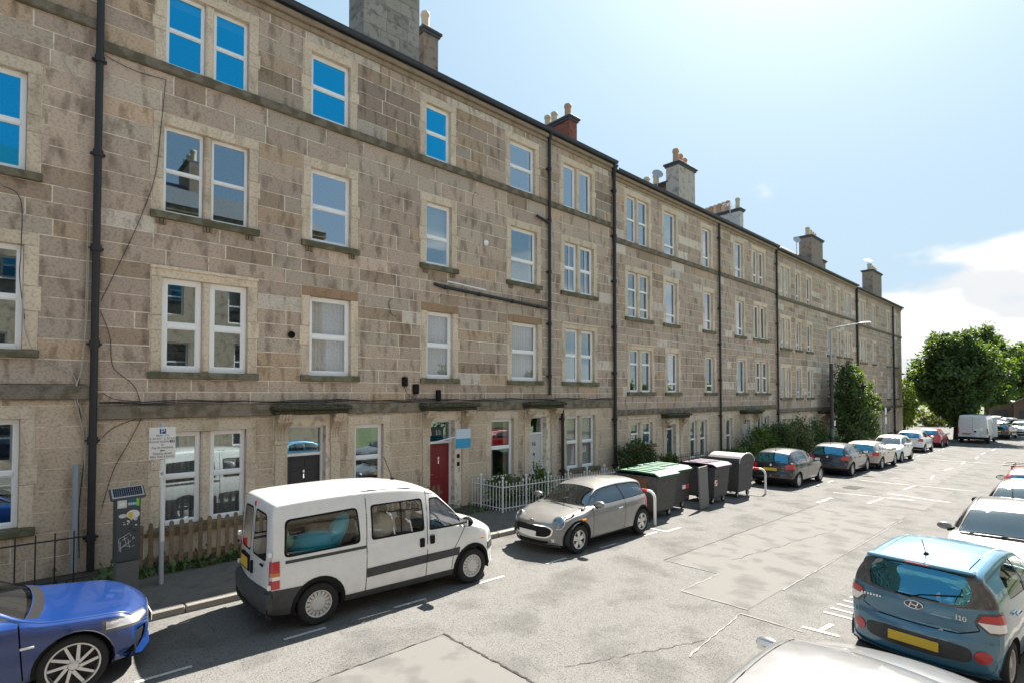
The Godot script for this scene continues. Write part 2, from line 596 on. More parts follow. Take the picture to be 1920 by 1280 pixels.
func strip(mb: MB, pts: Array, w: float, dy: float, jag := 0.0) -> void:   # a flat band along ground points (x, z)
	var sides := []
	for k in pts.size():
		var p: Vector2 = pts[k]
		var d: Vector2 = (pts[mini(k + 1, pts.size() - 1)] - pts[maxi(k - 1, 0)]).normalized()
		var nn := Vector2(-d.y, d.x)
		var a := p + nn * w * (0.5 + rng.randf_range(-jag, jag))
		var b := p - nn * w * (0.5 + rng.randf_range(-jag, jag))
		sides.append([Vector3(a.x, yg(a.x) + dy, a.y), Vector3(b.x, yg(b.x) + dy, b.y)])
	for k in sides.size() - 1:
		var q := [sides[k][0], sides[k][1], sides[k + 1][1], sides[k + 1][0]]
		if (q[1] - q[0]).cross(q[2] - q[0]).y > 0:
			mb.quad(q[0], q[1], q[2], q[3])
		else:
			mb.quad(q[3], q[2], q[1], q[0])

func wander(a: Vector2, b: Vector2, step: float, amp: float) -> Array:
	var out := []
	var n := maxi(2, int(a.distance_to(b) / step))
	var d := (b - a).normalized()
	var nn := Vector2(-d.y, d.x)
	for k in n + 1:
		out.append(a.lerp(b, float(k) / n) + nn * rng.randf_range(-amp, amp))
	return out

func build_ground() -> void:
	var m := MB.new()
	sheet(m, -200, 900, -700, 700, -0.06)
	struct("ground", m, M.grass_land)
	m = MB.new()
	sheet(m, -60, 64, -10.0, -0.1, 0.0)
	m.quad(Vector3(64, yg(64), -0.1), Vector3(230, yg(64), -30), Vector3(230, yg(64), -75), Vector3(64, yg(64), -26))
	struct("road", m, M.asphalt)
	m = MB.new()
	sheet(m, 10.1, 19.6, -6.14, -3.78, 0.004)
	sheet(m, 8.72, 10.1, -4.95, -3.80, 0.004)
	struct("road_patch", m, M.asphalt_patch)
	m = MB.new()
	sheet(m, -3.0, 4.62, -6.4, -3.2, 0.004)
	struct("road_patch", m, M.asphalt_patch)
	m = MB.new()
	sheet(m, 21.0, 26.5, -5.3, -3.6, 0.004)
	sheet(m, 27.5, 40.0, -6.2, -4.4, 0.004)
	struct("road_patch", m, M.asphalt_patch)
	m = MB.new()
	strip(m, wander(Vector2(-0.5, -6.42), Vector2(4.62, -6.42), 0.07, 0.012), 0.014, 0.008, 0.45)
	strip(m, wander(Vector2(4.64, -6.44), Vector2(4.66, -3.1), 0.06, 0.016), 0.028, 0.008, 0.48)
	strip(m, wander(Vector2(10.1, -6.14), Vector2(19.6, -6.14), 0.2, 0.012), 0.018, 0.008, 0.4)
	strip(m, wander(Vector2(2.2, -5.3), Vector2(2.7, -5.05), 0.05, 0.02), 0.012, 0.008, 0.4)
	strip(m, wander(Vector2(2.9, -5.6), Vector2(3.3, -5.5), 0.05, 0.02), 0.012, 0.008, 0.4)
	strip(m, wander(Vector2(11.2, -5.2), Vector2(16.0, -4.6), 0.15, 0.04), 0.010, 0.008, 0.4)
	strip(m, wander(Vector2(5.2, -4.6), Vector2(7.2, -3.75), 0.08, 0.03), 0.009, 0.008, 0.45)
	struct("road_cracks", m, M.crack)
	m = MB.new()
	for l in [[10.1, -3.77, 18.7, -3.72], [8.7, -4.96, 10.1, -4.96], [8.7, -4.96, 8.72, -3.8], [6.6, -3.66, 8.49, -3.82], [8.49, -3.82, 8.5, -2.9], [19.6, -6.1, 19.6, -3.8], [10.1, -4.96, 10.1, -6.1]]:
		strip(m, wander(Vector2(l[0], l[1]), Vector2(l[2], l[3]), 0.12, 0.012), 0.022, 0.009, 0.48)
	struct("road_seams", m, M.seam)
	# painted markings
	m = MB.new()
	for k in 30:
		var x := 1.15 + 1.73 * k
		if x > 12.2 and x < 22.5:
			continue
		strip(m, [Vector2(x, -7.9 + 0.034 * minf(x, 9)), Vector2(x + 0.6, -7.9 + 0.034 * minf(x + 0.6, 9))], 0.065, 0.009)
	strip(m, [Vector2(12.35, -7.95), Vector2(12.35, -7.45)], 0.07, 0.009)
	strip(m, [Vector2(12.35, -7.45), Vector2(13.05, -7.45)], 0.07, 0.009)
	for k in 6:
		strip(m, [Vector2(9.55 + 0.27 * k, -2.95 + 0.02 * k), Vector2(9.55 + 0.27 * k, -2.4)], 0.055, 0.009)
	strip(m, [Vector2(8.68, -2.98), Vector2(8.72, -2.5)], 0.07, 0.009)
	strip(m, [Vector2(8.7, -2.75), Vector2(9.1, -2.7)], 0.07, 0.009)
	for k in 9:
		strip(m, [Vector2(21.0 + 4.6 * k, -5.1 + 0.1 * (k % 3)), Vector2(22.6 + 4.6 * k, -5.05 + 0.1 * (k % 2))], 0.07, 0.009)
	for q in [[22.6, -6.6, 23.0, -4.2], [19.9, -6.3, 21.2, -6.25], [23.5, -3.3, 24.0, -5.2], [27.2, -6.9, 27.3, -3.0], [41.0, -6.6, 41.2, -2.8]]:
		strip(m, wander(Vector2(q[0], q[1]), Vector2(q[2], q[3]), 0.3, 0.03), 0.08, 0.009, 0.45)
	struct("road_markings", m, M.road_paint)
	m = MB.new()
	strip(m, [Vector2(24.1, -6.5), Vector2(25.0, -6.45)], 0.5, 0.010)
	struct("manhole_cover", m, M.crack)
	# pavement with kerb stones, strip of garden soil, far pavement
	m = MB.new()
	sheet(m, -60, 66.5, -12.0, -10.0, 0.11)
	struct("pavement", m, M.pavement_stone)
	m = MB.new()
	sheet(m, -60, 66.5, -13.2, -12.0, 0.13)
	struct("garden_bed", m, M.soil)
	m = MB.new()
	sheet(m, -60, 75, 0.05, 3.4, 0.11)
	struct("pavement_opposite", m, M.pavement_stone)
	for side in [0, 1]:
		var kb := Node3D.new()
		kb.name = numbered("kerb")
		kb.set_meta("kind", "structure")
		add_child(kb)
		var x := -6.0
		while x < (66.0 if side == 0 else 24.0):
			var ln := rng.randf_range(0.75, 1.05)
			var s := MB.new()
			var g := rng.randf_range(0.8, 1.15)
			s.col = Color(0.23 * g, 0.215 * g, 0.19 * g)
			var z0 := -9.995 if side == 0 else -0.1
			var z1 := -9.83 if side == 0 else 0.045
			s.cbox(Vector3(x + 0.006, yg(x) - 0.05, z0), Vector3(x + ln - 0.006, yg(x) + 0.116 + rng.randf_range(-0.004, 0.004), z1), 0.015)
			obj("kerb_stone", s, M.kerb_stone, kb)
			x += ln

# ---------------------------------------------------------------- tenements
func stone_colour(kind: int) -> Color:
	var r := rng.randf()
	var g := rng.randf_range(0.90, 1.07)
	var k := Vector3(0.500, 0.383, 0.298)
	if kind == 1:
		k = Vector3(0.600, 0.470, 0.340)
		g = rng.randf_range(0.93, 1.06)
	elif r < 0.22:
		k = Vector3(0.505, 0.410, 0.320)
	elif r < 0.28:
		k = Vector3(0.680, 0.590, 0.490)
	elif r < 0.34:
		k = Vector3(0.385, 0.285, 0.205)
	elif r < 0.42:
		k = Vector3(0.530, 0.385, 0.262)
	k *= g
	return Color(k.x, k.y, k.z)

func weathering(x: float, y: float) -> float:   # soot-darkened and newly cleaned or patched areas, read off the photograph
	var k := 1.0
	for e in [[7.45, 11.2, 0.95, 0.8, 0.66], [16.95, 11.0, 0.5, 0.9, 0.78], [4.55, 10.7, 0.7, 0.5, 0.84], [7.3, 8.6, 1.0, 0.8, 0.90], [10.6, 11.3, 1.0, 0.9, 0.86], [4.6, 7.2, 0.7, 1.5, 0.93], [1.7, 9.4, 0.5, 0.8, 1.14], [0.65, 8.7, 0.4, 1.3, 1.14], [11.4, 9.65, 1.6, 0.3, 1.18], [6.9, 6.85, 0.8, 0.22, 1.25], [4.6, 11.3, 0.7, 0.3, 1.2], [14.1, 9.7, 0.8, 0.5, 1.16], [1.6, 3.6, 0.7, 0.3, 1.1], [30.5, 9.3, 1.5, 0.5, 0.85], [22.5, 9.3, 2.0, 0.4, 0.9]]:
		if pow((x - e[0]) / e[2], 2) + pow((y - e[1]) / e[3], 2) < 1.0:
			k *= e[4]
	return k

func courses(bn: Node3D, off: Vector3, x0: float, x1: float, ys: Array, holes: Array, keep: int, plain_below: float, z := FZ) -> void:
	# squared rubble laid in courses between the levels ys, left out where the holes [x0, x1, y0, y1] are
	var all := []
	for k in ys.size() - 1:
		var ya: float = ys[k]
		var yb: float = ys[k + 1]
		if yb - ya < 0.05:
			continue
		var plain := yb <= plain_below + 0.01
		var n := maxi(1, roundi((yb - ya) / (0.40 if plain else 0.35)))
		for c in n:
			var y0 := lerpf(ya, yb, float(c) / n)
			var y1 := lerpf(ya, yb, float(c + 1) / n)
			var ym := (y0 + y1) / 2
			var spans := [[x0, x1]]
			for h in holes:
				if ym > h[2] and ym < h[3]:
					var nx := []
					for s in spans:
						if h[1] <= s[0] or h[0] >= s[1]:
							nx.append(s)
							continue
						if h[0] - s[0] > 0.04: nx.append([s[0], h[0]])
						if s[1] - h[1] > 0.04: nx.append([h[1], s[1]])
					spans = nx
			for s in spans:
				var x: float = s[0]
				while x < s[1] - 0.01:
					var ln := rng.randf_range(0.55, 1.65) if not plain else rng.randf_range(0.6, 1.1)
					if s[1] - x - ln < 0.25:
						ln = s[1] - x if s[1] - x < 1.7 else (s[1] - x) * 0.5
					var j := 0.0125 if not plain else 0.008
					all.append([x + j, x + ln - j, y0 + j * 0.8, y1 - j * 0.8, plain])
					x += ln
	var ranked := range(all.size())
	var size := func(q): return (q[1] - q[0]) * (q[3] - q[2]) / (q[0] * q[0] + z * z)
	ranked.sort_custom(func(a, b): return size.call(all[a]) > size.call(all[b]))
	var rest := MB.new(off)
	for r in ranked.size():
		var q = all[ranked[r]]
		var m := MB.new(off) if r < keep else rest
		m.col = stone_colour(1 if q[4] else 0) * weathering((q[0] + q[1]) / 2, (q[2] + q[3]) / 2)
		var zf := z + rng.randf_range(-0.001, 0.006)
		m.stone(q[0], q[1], q[2], q[3], z - 0.03, zf if not q[4] else z + rng.randf_range(-0.002, 0.002), 0.004 if not q[4] else 0.003)
		if r < keep:
			obj("stone", m, M.ashlar if q[4] else M.stone, bn)
	if rest.v.size():
		obj("stonework", rest, M.stone, bn).set_meta("kind", "stuff")

func wall_backing(off: Vector3, x0: float, x1: float, y0: float, y1: float, holes: Array, z0: float, z1: float) -> MB:
	# wall with openings: the openings' edges cut it into a grid of boxes, merged along x
	var m := MB.new(off)
	var ys := [y0, y1]
	for h in holes:
		for e in [h[2], h[3]]:
			if e > y0 and e < y1 and not ys.any(func(q): return absf(q - e) < 0.002):
				ys.append(e)
	ys.sort()
	for k in ys.size() - 1:
		var ym: float = (ys[k] + ys[k + 1]) / 2
		var xs := []
		for h in holes:
			if ym > h[2] and ym < h[3]:
				xs.append([h[0], h[1]])
		xs.sort_custom(func(a, b): return a[0] < b[0])
		var x := x0
		for s in xs + [[x1, x1]]:
			if s[0] - x > 0.01:
				m.box(Vector3(x, ys[k], z0), Vector3(s[0], ys[k + 1], z1))
			x = maxf(x, s[1])
	return m

func trim_col(g := 1.0) -> Color:
	var k := g * rng.randf_range(0.90, 1.08)
	return Color(0.70 * k, 0.57 * k, 0.425 * k)

func add_window(bn: Node3D, off: Vector3, lights: Array, y0: float, y1: float, o: Dictionary) -> void:
	# one stone window opening of one or two lights, with surround, frames and panes
	var w := part("window", bn)
	var jw: float = o.get("jw", 0.19)
	var near: bool = o.get("near", true)
	var xl: float = lights[0][0] - jw
	var xr: float = lights[-1][1] + jw
	var zi := FZ - 0.17
	var m := MB.new(off)
	m.col = trim_col(o.get("lintel_tone", 1.0))
	if o.has("lintel_red"):
		m.col = Color(0.37, 0.24, 0.145)
	m.stone(xl, xr, y1, y1 + 0.23, zi, FZ + 0.014, 0.008)
	if o.get("hood", false):
		m.stone(xl - 0.03, xr + 0.03, y1 + 0.16, y1 + 0.235, FZ, FZ + 0.05, 0.012)
	obj("lintel", m, M.ashlar, w)
	if not o.get("no_sill", false):
		m = MB.new(off)
		m.col = Color(0.19, 0.175, 0.125)
		m.cbox(Vector3(xl - 0.04, y0 - 0.15, zi), Vector3(xr + 0.04, y0 - 0.003, FZ + 0.085), 0.012)
		obj("sill", m, M.weathered, w)
	if o.get("brackets", false):
		for bx in ([xl + 0.16, xr - 0.16] if lights.size() == 1 else [xl + 0.16, (xl + xr) / 2, xr - 0.16]):
			m = MB.new(off)
			m.col = Color(0.25, 0.19, 0.13)
			for f in 3:
				m.box(Vector3(bx - 0.09 + 0.065 * f, y0 - 0.27, FZ - 0.02), Vector3(bx - 0.045 + 0.065 * f, y0 - 0.155, FZ + 0.045))
			obj("sill_bracket", m, M.weathered, w)
	for side in [[xl, lights[0][0], -1], [lights[-1][1], xr, 1]]:
		var fr := [0.0, rng.randf_range(0.36, 0.46), rng.randf_range(0.56, 0.62), 1.0]
		var one := MB.new(off)
		for k in 3:
			var jm := MB.new(off) if near else one
			jm.col = trim_col()
			var e := 0.055 if k == 1 else 0.0
			jm.stone(side[0] - (e if side[2] < 0 else 0.0), side[1] + (e if side[2] > 0 else 0.0), lerpf(y0, y1, fr[k]) + 0.003, lerpf(y0, y1, fr[k + 1]) - 0.003, zi, FZ + 0.011 + 0.002 * k, 0.007)
			if near: obj("jamb_stone", jm, M.ashlar, w)
		if not near: obj("jamb", one, M.ashlar, w)
	if lights.size() == 2:
		m = MB.new(off)
		m.col = trim_col()
		m.stone(lights[0][1], lights[1][0], y0, y1, zi, FZ - 0.004, 0.03)
		obj("mullion", m, M.ashlar, w)
	for li in lights.size():
		var lt = lights[li]
		var a: float = lt[0]
		var b: float = lt[1]
		var fs: float = o.get("fs", 0.075)
		var zf := FZ - 0.105
		var zb := FZ - 0.165
		m = MB.new(off)
		var rails: Array = o.get("rails", [0.5])
		m.cbox(Vector3(a + 0.004, y0, zb), Vector3(a + fs, y1, zf), 0.006)
		m.cbox(Vector3(b - fs, y0, zb), Vector3(b - 0.004, y1, zf), 0.006)
		m.cbox(Vector3(a + fs, y0, zb), Vector3(b - fs, y0 + fs * 1.15, zf + 0.004), 0.006)
		m.cbox(Vector3(a + fs, y1 - fs, zb), Vector3(b - fs, y1, zf), 0.006)
		for r in rails:
			var yr := lerpf(y0, y1, r)
			m.cbox(Vector3(a + fs, yr - fs * 0.55, zb), Vector3(b - fs, yr + fs * 0.55, zf + 0.006), 0.006)
		if near:   # inner beads of the sashes
			var e := [y0 + fs * 1.15]
			for r in rails: e.append_array([lerpf(y0, y1, r) - fs * 0.55, lerpf(y0, y1, r) + fs * 0.55])
			e.append(y1 - fs)
			for k in range(0, e.size(), 2):
				m.box(Vector3(a + fs, e[k], zb + 0.01), Vector3(a + fs + 0.02, e[k + 1], zf - 0.018))
				m.box(Vector3(b - fs - 0.02, e[k], zb + 0.01), Vector3(b - fs, e[k + 1], zf - 0.018))
				m.box(Vector3(a + fs + 0.02, e[k], zb + 0.01), Vector3(b - fs - 0.02, e[k] + 0.02, zf - 0.018))
				m.box(Vector3(a + fs + 0.02, e[k + 1] - 0.02, zb + 0.01), Vector3(b - fs - 0.02, e[k + 1], zf - 0.018))
		if o.get("astragal", false):
			m.box(Vector3((a + b) / 2 - 0.012, y0 + fs, zb + 0.02), Vector3((a + b) / 2 + 0.012, y1 - fs, zf - 0.004))
		obj("frame", m, M.upvc, w)
		var lv := [y0 + fs]
		for r in rails: lv.append(lerpf(y0, y1, r))
		lv.append(y1 - fs * 0.9)
		for k in lv.size() - 1:
			m = MB.new(off)
			var tx := rng.randf_range(-0.006, 0.006)
			var ty := rng.randf_range(-0.006, 0.006)
			var zp := FZ - 0.14
			var p := func(x, y): return Vector3(x, y, zp + tx * (x - a) + ty * (y - y0))
			m.quad(p.call(a + fs * 0.8, lv[k]), p.call(b - fs * 0.8, lv[k]), p.call(b - fs * 0.8, lv[k + 1]), p.call(a + fs * 0.8, lv[k + 1]))
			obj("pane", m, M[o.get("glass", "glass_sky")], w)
		var inside: String = o.get("inside", "")
		if inside == "net" or inside == "drape":
			m = MB.new(off)
			var gap := [[a + 0.02, b - 0.02]]
			if inside == "drape": gap = [[a + 0.02, lerpf(a, b, 0.30)], [lerpf(a, b, 0.74), b - 0.02]]
			for gq in gap:
				var nn := int((gq[1] - gq[0]) / 0.022)
				var row := []
				for k in nn + 1:
					var x := lerpf(gq[0], gq[1], float(k) / nn)
					var ph := x * 62.0 + 1.3 * sin(x * 9.0)
					row.append([Vector3(x, y0 + 0.03, FZ - 0.25 + 0.022 * sin(ph)), Vector3(x, y1 - 0.02, FZ - 0.25 + 0.012 * sin(ph))])
				for k in nn:
					m.quad(row[k][0], row[k + 1][0], row[k + 1][1], row[k][1])
			obj("curtain", m, M.net_curtain if inside == "net" else M.drape, w)
		elif inside == "blind":
			m = MB.new(off)
			m.box(Vector3(a + 0.03, lerpf(y0, y1, o.get("drop", 0.1)), FZ - 0.235), Vector3(b - 0.03, y1 - 0.03, FZ - 0.225))
			obj("blind", m, M.blind, w)

func console(bn: Node3D, off: Vector3, x0: float, x1: float, yt: float, yb: float) -> void:
	# scrolled bracket under a door canopy: an S-profile, fluted in front
	var prof := []
	var hh := yt - yb
	var n := 18
	for k in n + 1:
		var t := float(k) / n
		var d := 0.30 * pow(1.0 - t, 1.3) + 0.055 + 0.05 * sin(t * PI * 2.0 + 0.6)
		prof.append(Vector2(d, yt - hh * t))
	var poly := [Vector2(0, yt)]
	poly.append_array(prof)
	poly.append(Vector2(0, yb))
	poly.reverse()
	var m := MB.new(off)
	m.col = trim_col(0.92)
	# profile lies in (z, y); push it along x
	var t := Transform3D(Basis(Vector3(0, 0, 1), Vector3(0, 1, 0), Vector3(-1, 0, 0)), Vector3(x1, 0, FZ))
	m.extrude(poly, t, x1 - x0)
	var w := (x1 - x0) / 4.0
	for f in 3:
		var pts := []
		for q in prof:
			pts.append(Vector3(x0 + w * (f + 1), q.y, FZ + q.x))
		m.tube(pts, w * 0.36, 6, true)
	m.lathe([Vector2(0.0, -0.012), Vector2(0.085, -0.012), Vector2(0.085, x1 - x0 + 0.012), Vector2(0.0, x1 - x0 + 0.012)], Transform3D(Basis(Vector3(0, 1, 0), Vector3(1, 0, 0), Vector3(0, 0, -1)), Vector3(x0, yt - 0.13, FZ + 0.24)), 14)
	obj("console", m, M.ashlar, bn)
	m = MB.new(off)
	m.col = trim_col(0.95)
	m.stone(x0 + 0.01, x1 - 0.01, yg(x0) + 0.05, yb - 0.004, FZ - 0.1, FZ + 0.06, 0.01)
	m.stone(x0 - 0.02, x1 + 0.02, yb - 0.10, yb + 0.01, FZ - 0.1, FZ + 0.085, 0.012)
	obj("pilaster", m, M.ashlar, bn)

func add_door(bn: Node3D, off: Vector3, d: Dictionary) -> void:
	var x0: float = d.x0
	var x1: float = d.x1
	var yt: float = d.top
	var yb: float = d.base
	var w := part("door", bn)
	var zf := FZ - 0.22
	var m := MB.new(off)
	var f := 0.055
	m.cbox(Vector3(x0, yb, zf - 0.08), Vector3(x0 + f, yt, zf + 0.03), 0.006)
	m.cbox(Vector3(x1 - f, yb, zf - 0.08), Vector3(x1, yt, zf + 0.03), 0.006)
	m.cbox(Vector3(x0 + f, yt - f, zf - 0.08), Vector3(x1 - f, yt, zf + 0.03), 0.006)
	var ytr: float = d.get("transom", yt - 0.6)
	m.cbox(Vector3(x0 + f, ytr - 0.035, zf - 0.08), Vector3(x1 - f, ytr + 0.035, zf + 0.035), 0.006)
	obj("frame", m, M[d.get("frame", "upvc")], w)
	m = MB.new(off)
	m.box(Vector3(x0 + f, ytr + 0.035, zf - 0.03), Vector3(x1 - f, yt - f, zf - 0.022))
	obj("transom_pane", m, M.glass_half, w)
	m = MB.new(off)
	var la := x0 + f + 0.004
	var lb := x1 - f - 0.004
	m.box(Vector3(la, yb + 0.02, zf - 0.06), Vector3(lb, ytr - 0.04, zf - 0.015))
	var h := ytr - 0.04 - yb
	for c in 2:   # raised mouldings round the panels
		for r in [[0.06, 0.36], [0.44, 0.80], [0.84, 0.96]]:
			var a := lerpf(la, lb, 0.12 + 0.42 * c)
			var b := a + (lb - la) * 0.34
			var e: float = yb + h * r[0]
			var g: float = yb + h * r[1]
			m.cbox(Vector3(a, e, zf - 0.02), Vector3(b, g, zf - 0.004), 0.012)
	obj("leaf", m, M[d.leaf], w)
	m = MB.new(off)
	if d.leaf == "door_white":
		m.cbox(Vector3((la + lb) / 2 - 0.03, yb + 0.72, zf - 0.004), Vector3((la + lb) / 2 + 0.03, yb + 1.0, zf + 0.008), 0.004)
		obj("letter_plate", m, M.brass, w)
		m = MB.new(off)
		m.ell(Vector3((la + lb) / 2, yb + 1.25, zf + 0.01), Vector3(0.035, 0.05, 0.02), 10, 6)
		obj("knocker", m, M.ink, w)
	else:
		m.ell(Vector3((la + lb) / 2, yb + 1.42, zf + 0.01), Vector3(0.035, 0.06, 0.02), 10, 6)
		m.cbox(Vector3((la + lb) / 2 - 0.02, yb + 1.26, zf), Vector3((la + lb) / 2 + 0.02, yb + 1.38, zf + 0.02), 0.006)
		obj("knocker", m, M.chrome, w)
		m = MB.new(off)
		m.cbox(Vector3(la + 0.05, yb + 0.95, zf), Vector3(la + 0.20, yb + 0.98, zf + 0.04), 0.008)
		obj("handle", m, M.chrome, w)
	if d.has("number"):
		var t := TextMesh.new()
		t.text = d.number
		t.font = sysfont("Droid Serif")
		t.font_size = 32
		t.pixel_size = 0.0055
		t.depth = 0.006
		var o := obj("number", t, M[d.get("number_mat", "white_reflector")], w)
		o.position = Vector3((x0 + x1) / 2, d.number_y, zf + d.get("number_z", -0.012)) - off
	m = MB.new(off)
	m.col = Color(0.25, 0.23, 0.2)
	m.cbox(Vector3(x0 - 0.06, yg(x0) + 0.05, FZ - 0.35), Vector3(x1 + 0.06, yb + 0.02, FZ + 0.25), 0.02)
	obj("step", m, M.kerb_stone, w)
	if d.get("plain", false):
		return
	for c in d.consoles:
		console(bn, off, c[0], c[1], d.canopy_y, d.canopy_y - 0.62)
	m = MB.new(off)
	m.col = trim_col(0.9)
	m.stone(d.consoles[0][1], d.consoles[1][0], yt, d.canopy_y, FZ - 0.30, FZ - 0.03, 0.01)
	obj("lintel", m, M.ashlar, bn)
	m = MB.new(off)
	var c0: float = d.consoles[0][0] - 0.14
	var c1: float = d.consoles[1][1] + 0.14
	m.cbox(Vector3(c0 + 0.05, d.canopy_y, FZ - 0.02), Vector3(c1 - 0.05, d.canopy_y + 0.10, FZ + 0.36), 0.025)
	m.cbox(Vector3(c0, d.canopy_y + 0.10, FZ - 0.02), Vector3(c1, d.canopy_y + 0.20, FZ + 0.46), 0.03)
	for k in 26:   # clumps of moss on the ledge
		var mx := rng.randf_range(c0 + 0.05, c1 - 0.05)
		m.ell(Vector3(mx, d.canopy_y + 0.20, FZ + rng.randf_range(0.05, 0.45)), Vector3(rng.randf_range(0.03, 0.10), rng.randf_range(0.015, 0.04), rng.randf_range(0.03, 0.06)), 7, 4)
	obj("canopy", m, M.mossy, bn)

var fonts := {}
func sysfont(n: String) -> SystemFont:
	if not fonts.has(n):
		var f := SystemFont.new()
		f.font_names = PackedStringArray([n])
		fonts[n] = f
	return fonts[n]

func downpipe(bn: Node3D, off: Vector3, x: float, y0: float, y1: float, hopper := false, r := 0.055) -> void:
	var m := MB.new(off)
	var z := FZ + 0.10
	m.tube([Vector3(x, y0, z), Vector3(x, y1, z)], r, 12)
	var y := y0 + 0.6
	while y < y1 - 0.3:
		m.tube([Vector3(x, y, z), Vector3(x, y + 0.12, z)], r * 1.35, 12)
		m.box(Vector3(x - r * 1.9, y + 0.04, FZ), Vector3(x + r * 1.9, y + 0.08, z - r * 0.5))
		y += 1.83
	if hopper:
		m.tube([Vector3(x, y1 - 0.25, z), Vector3(x, y1 - 0.05, z)], r * 1.2, 12, true, r * 2.6)
	obj("downpipe", m, M.black_iron, bn)

func chimney(bn: Node3D, off: Vector3, x0: float, x1: float, z0: float, z1: float, yb: float, yt: float, mtl: String, pots: Array, blocks := false) -> void:
	# z0 is the street side; pots are [x, z, height, radius, material]
	var c := part("chimney", bn)
	var m := MB.new(off)
	m.col = Color.WHITE
	m.box(Vector3(x0, yb, z1), Vector3(x1, yt, z0))
	obj("stack", m, M.mortar if blocks else M[mtl], c)
	m = MB.new(off)
	m.col = Color.WHITE
	m.cbox(Vector3(x0 - 0.07, yt, z1 - 0.07), Vector3(x1 + 0.07, yt + 0.09, z0 + 0.07), 0.02)
	m.cbox(Vector3(x0 - 0.13, yt + 0.09, z1 - 0.13), Vector3(x1 + 0.13, yt + 0.20, z0 + 0.13), 0.03)
	obj("cap", m, M.chimney_stone if blocks else M.slate, c)
	if blocks:
		var y := yb
		while y < yt - 0.05:
			var y2 := minf(y + 0.42, yt)
			var x := x0
			while x < x1 - 0.02:
				var ln := rng.randf_range(0.45, 0.85)
				if x1 - x - ln < 0.3: ln = x1 - x
				m = MB.new(off)
				var g := rng.randf_range(0.7, 1.15)
				m.col = Color(g, g, g * 0.97)
				m.stone(x + 0.004, x + ln - 0.004, y + 0.004, y2 - 0.004, z0 - 0.02, z0 + 0.015, 0.006)
				obj("block", m, M.chimney_stone, c)
				x += ln
			m = MB.new(off)
			var g2 := rng.randf_range(0.55, 0.8)
			m.col = Color(g2, g2, g2)
			m.box(Vector3(x0 - 0.012, y + 0.004, z1), Vector3(x0 + 0.02, y2 - 0.004, z0 + 0.01))
			m.box(Vector3(x1 - 0.02, y + 0.004, z1), Vector3(x1 + 0.012, y2 - 0.004, z0 + 0.01))
			obj("block", m, M.chimney_stone, c)
			y = y2
	for p in pots:
		m = MB.new(off)
		m.col = Color.WHITE
		var r: float = p[3]
		var h: float = p[2]
		m.lathe([Vector2(r * 1.1, 0), Vector2(r, 0.08), Vector2(r * 0.92, h * 0.75), Vector2(r * 1.12, h * 0.80), Vector2(r * 1.12, h * 0.9), Vector2(r, h), Vector2(r * 0.8, h), Vector2(r * 0.8, h - 0.1), Vector2(0.001, h - 0.1)], tf(Vector3(p[0], yt + 0.19, p[1])), 12)
		obj("pot", m, M[p[4]], c)

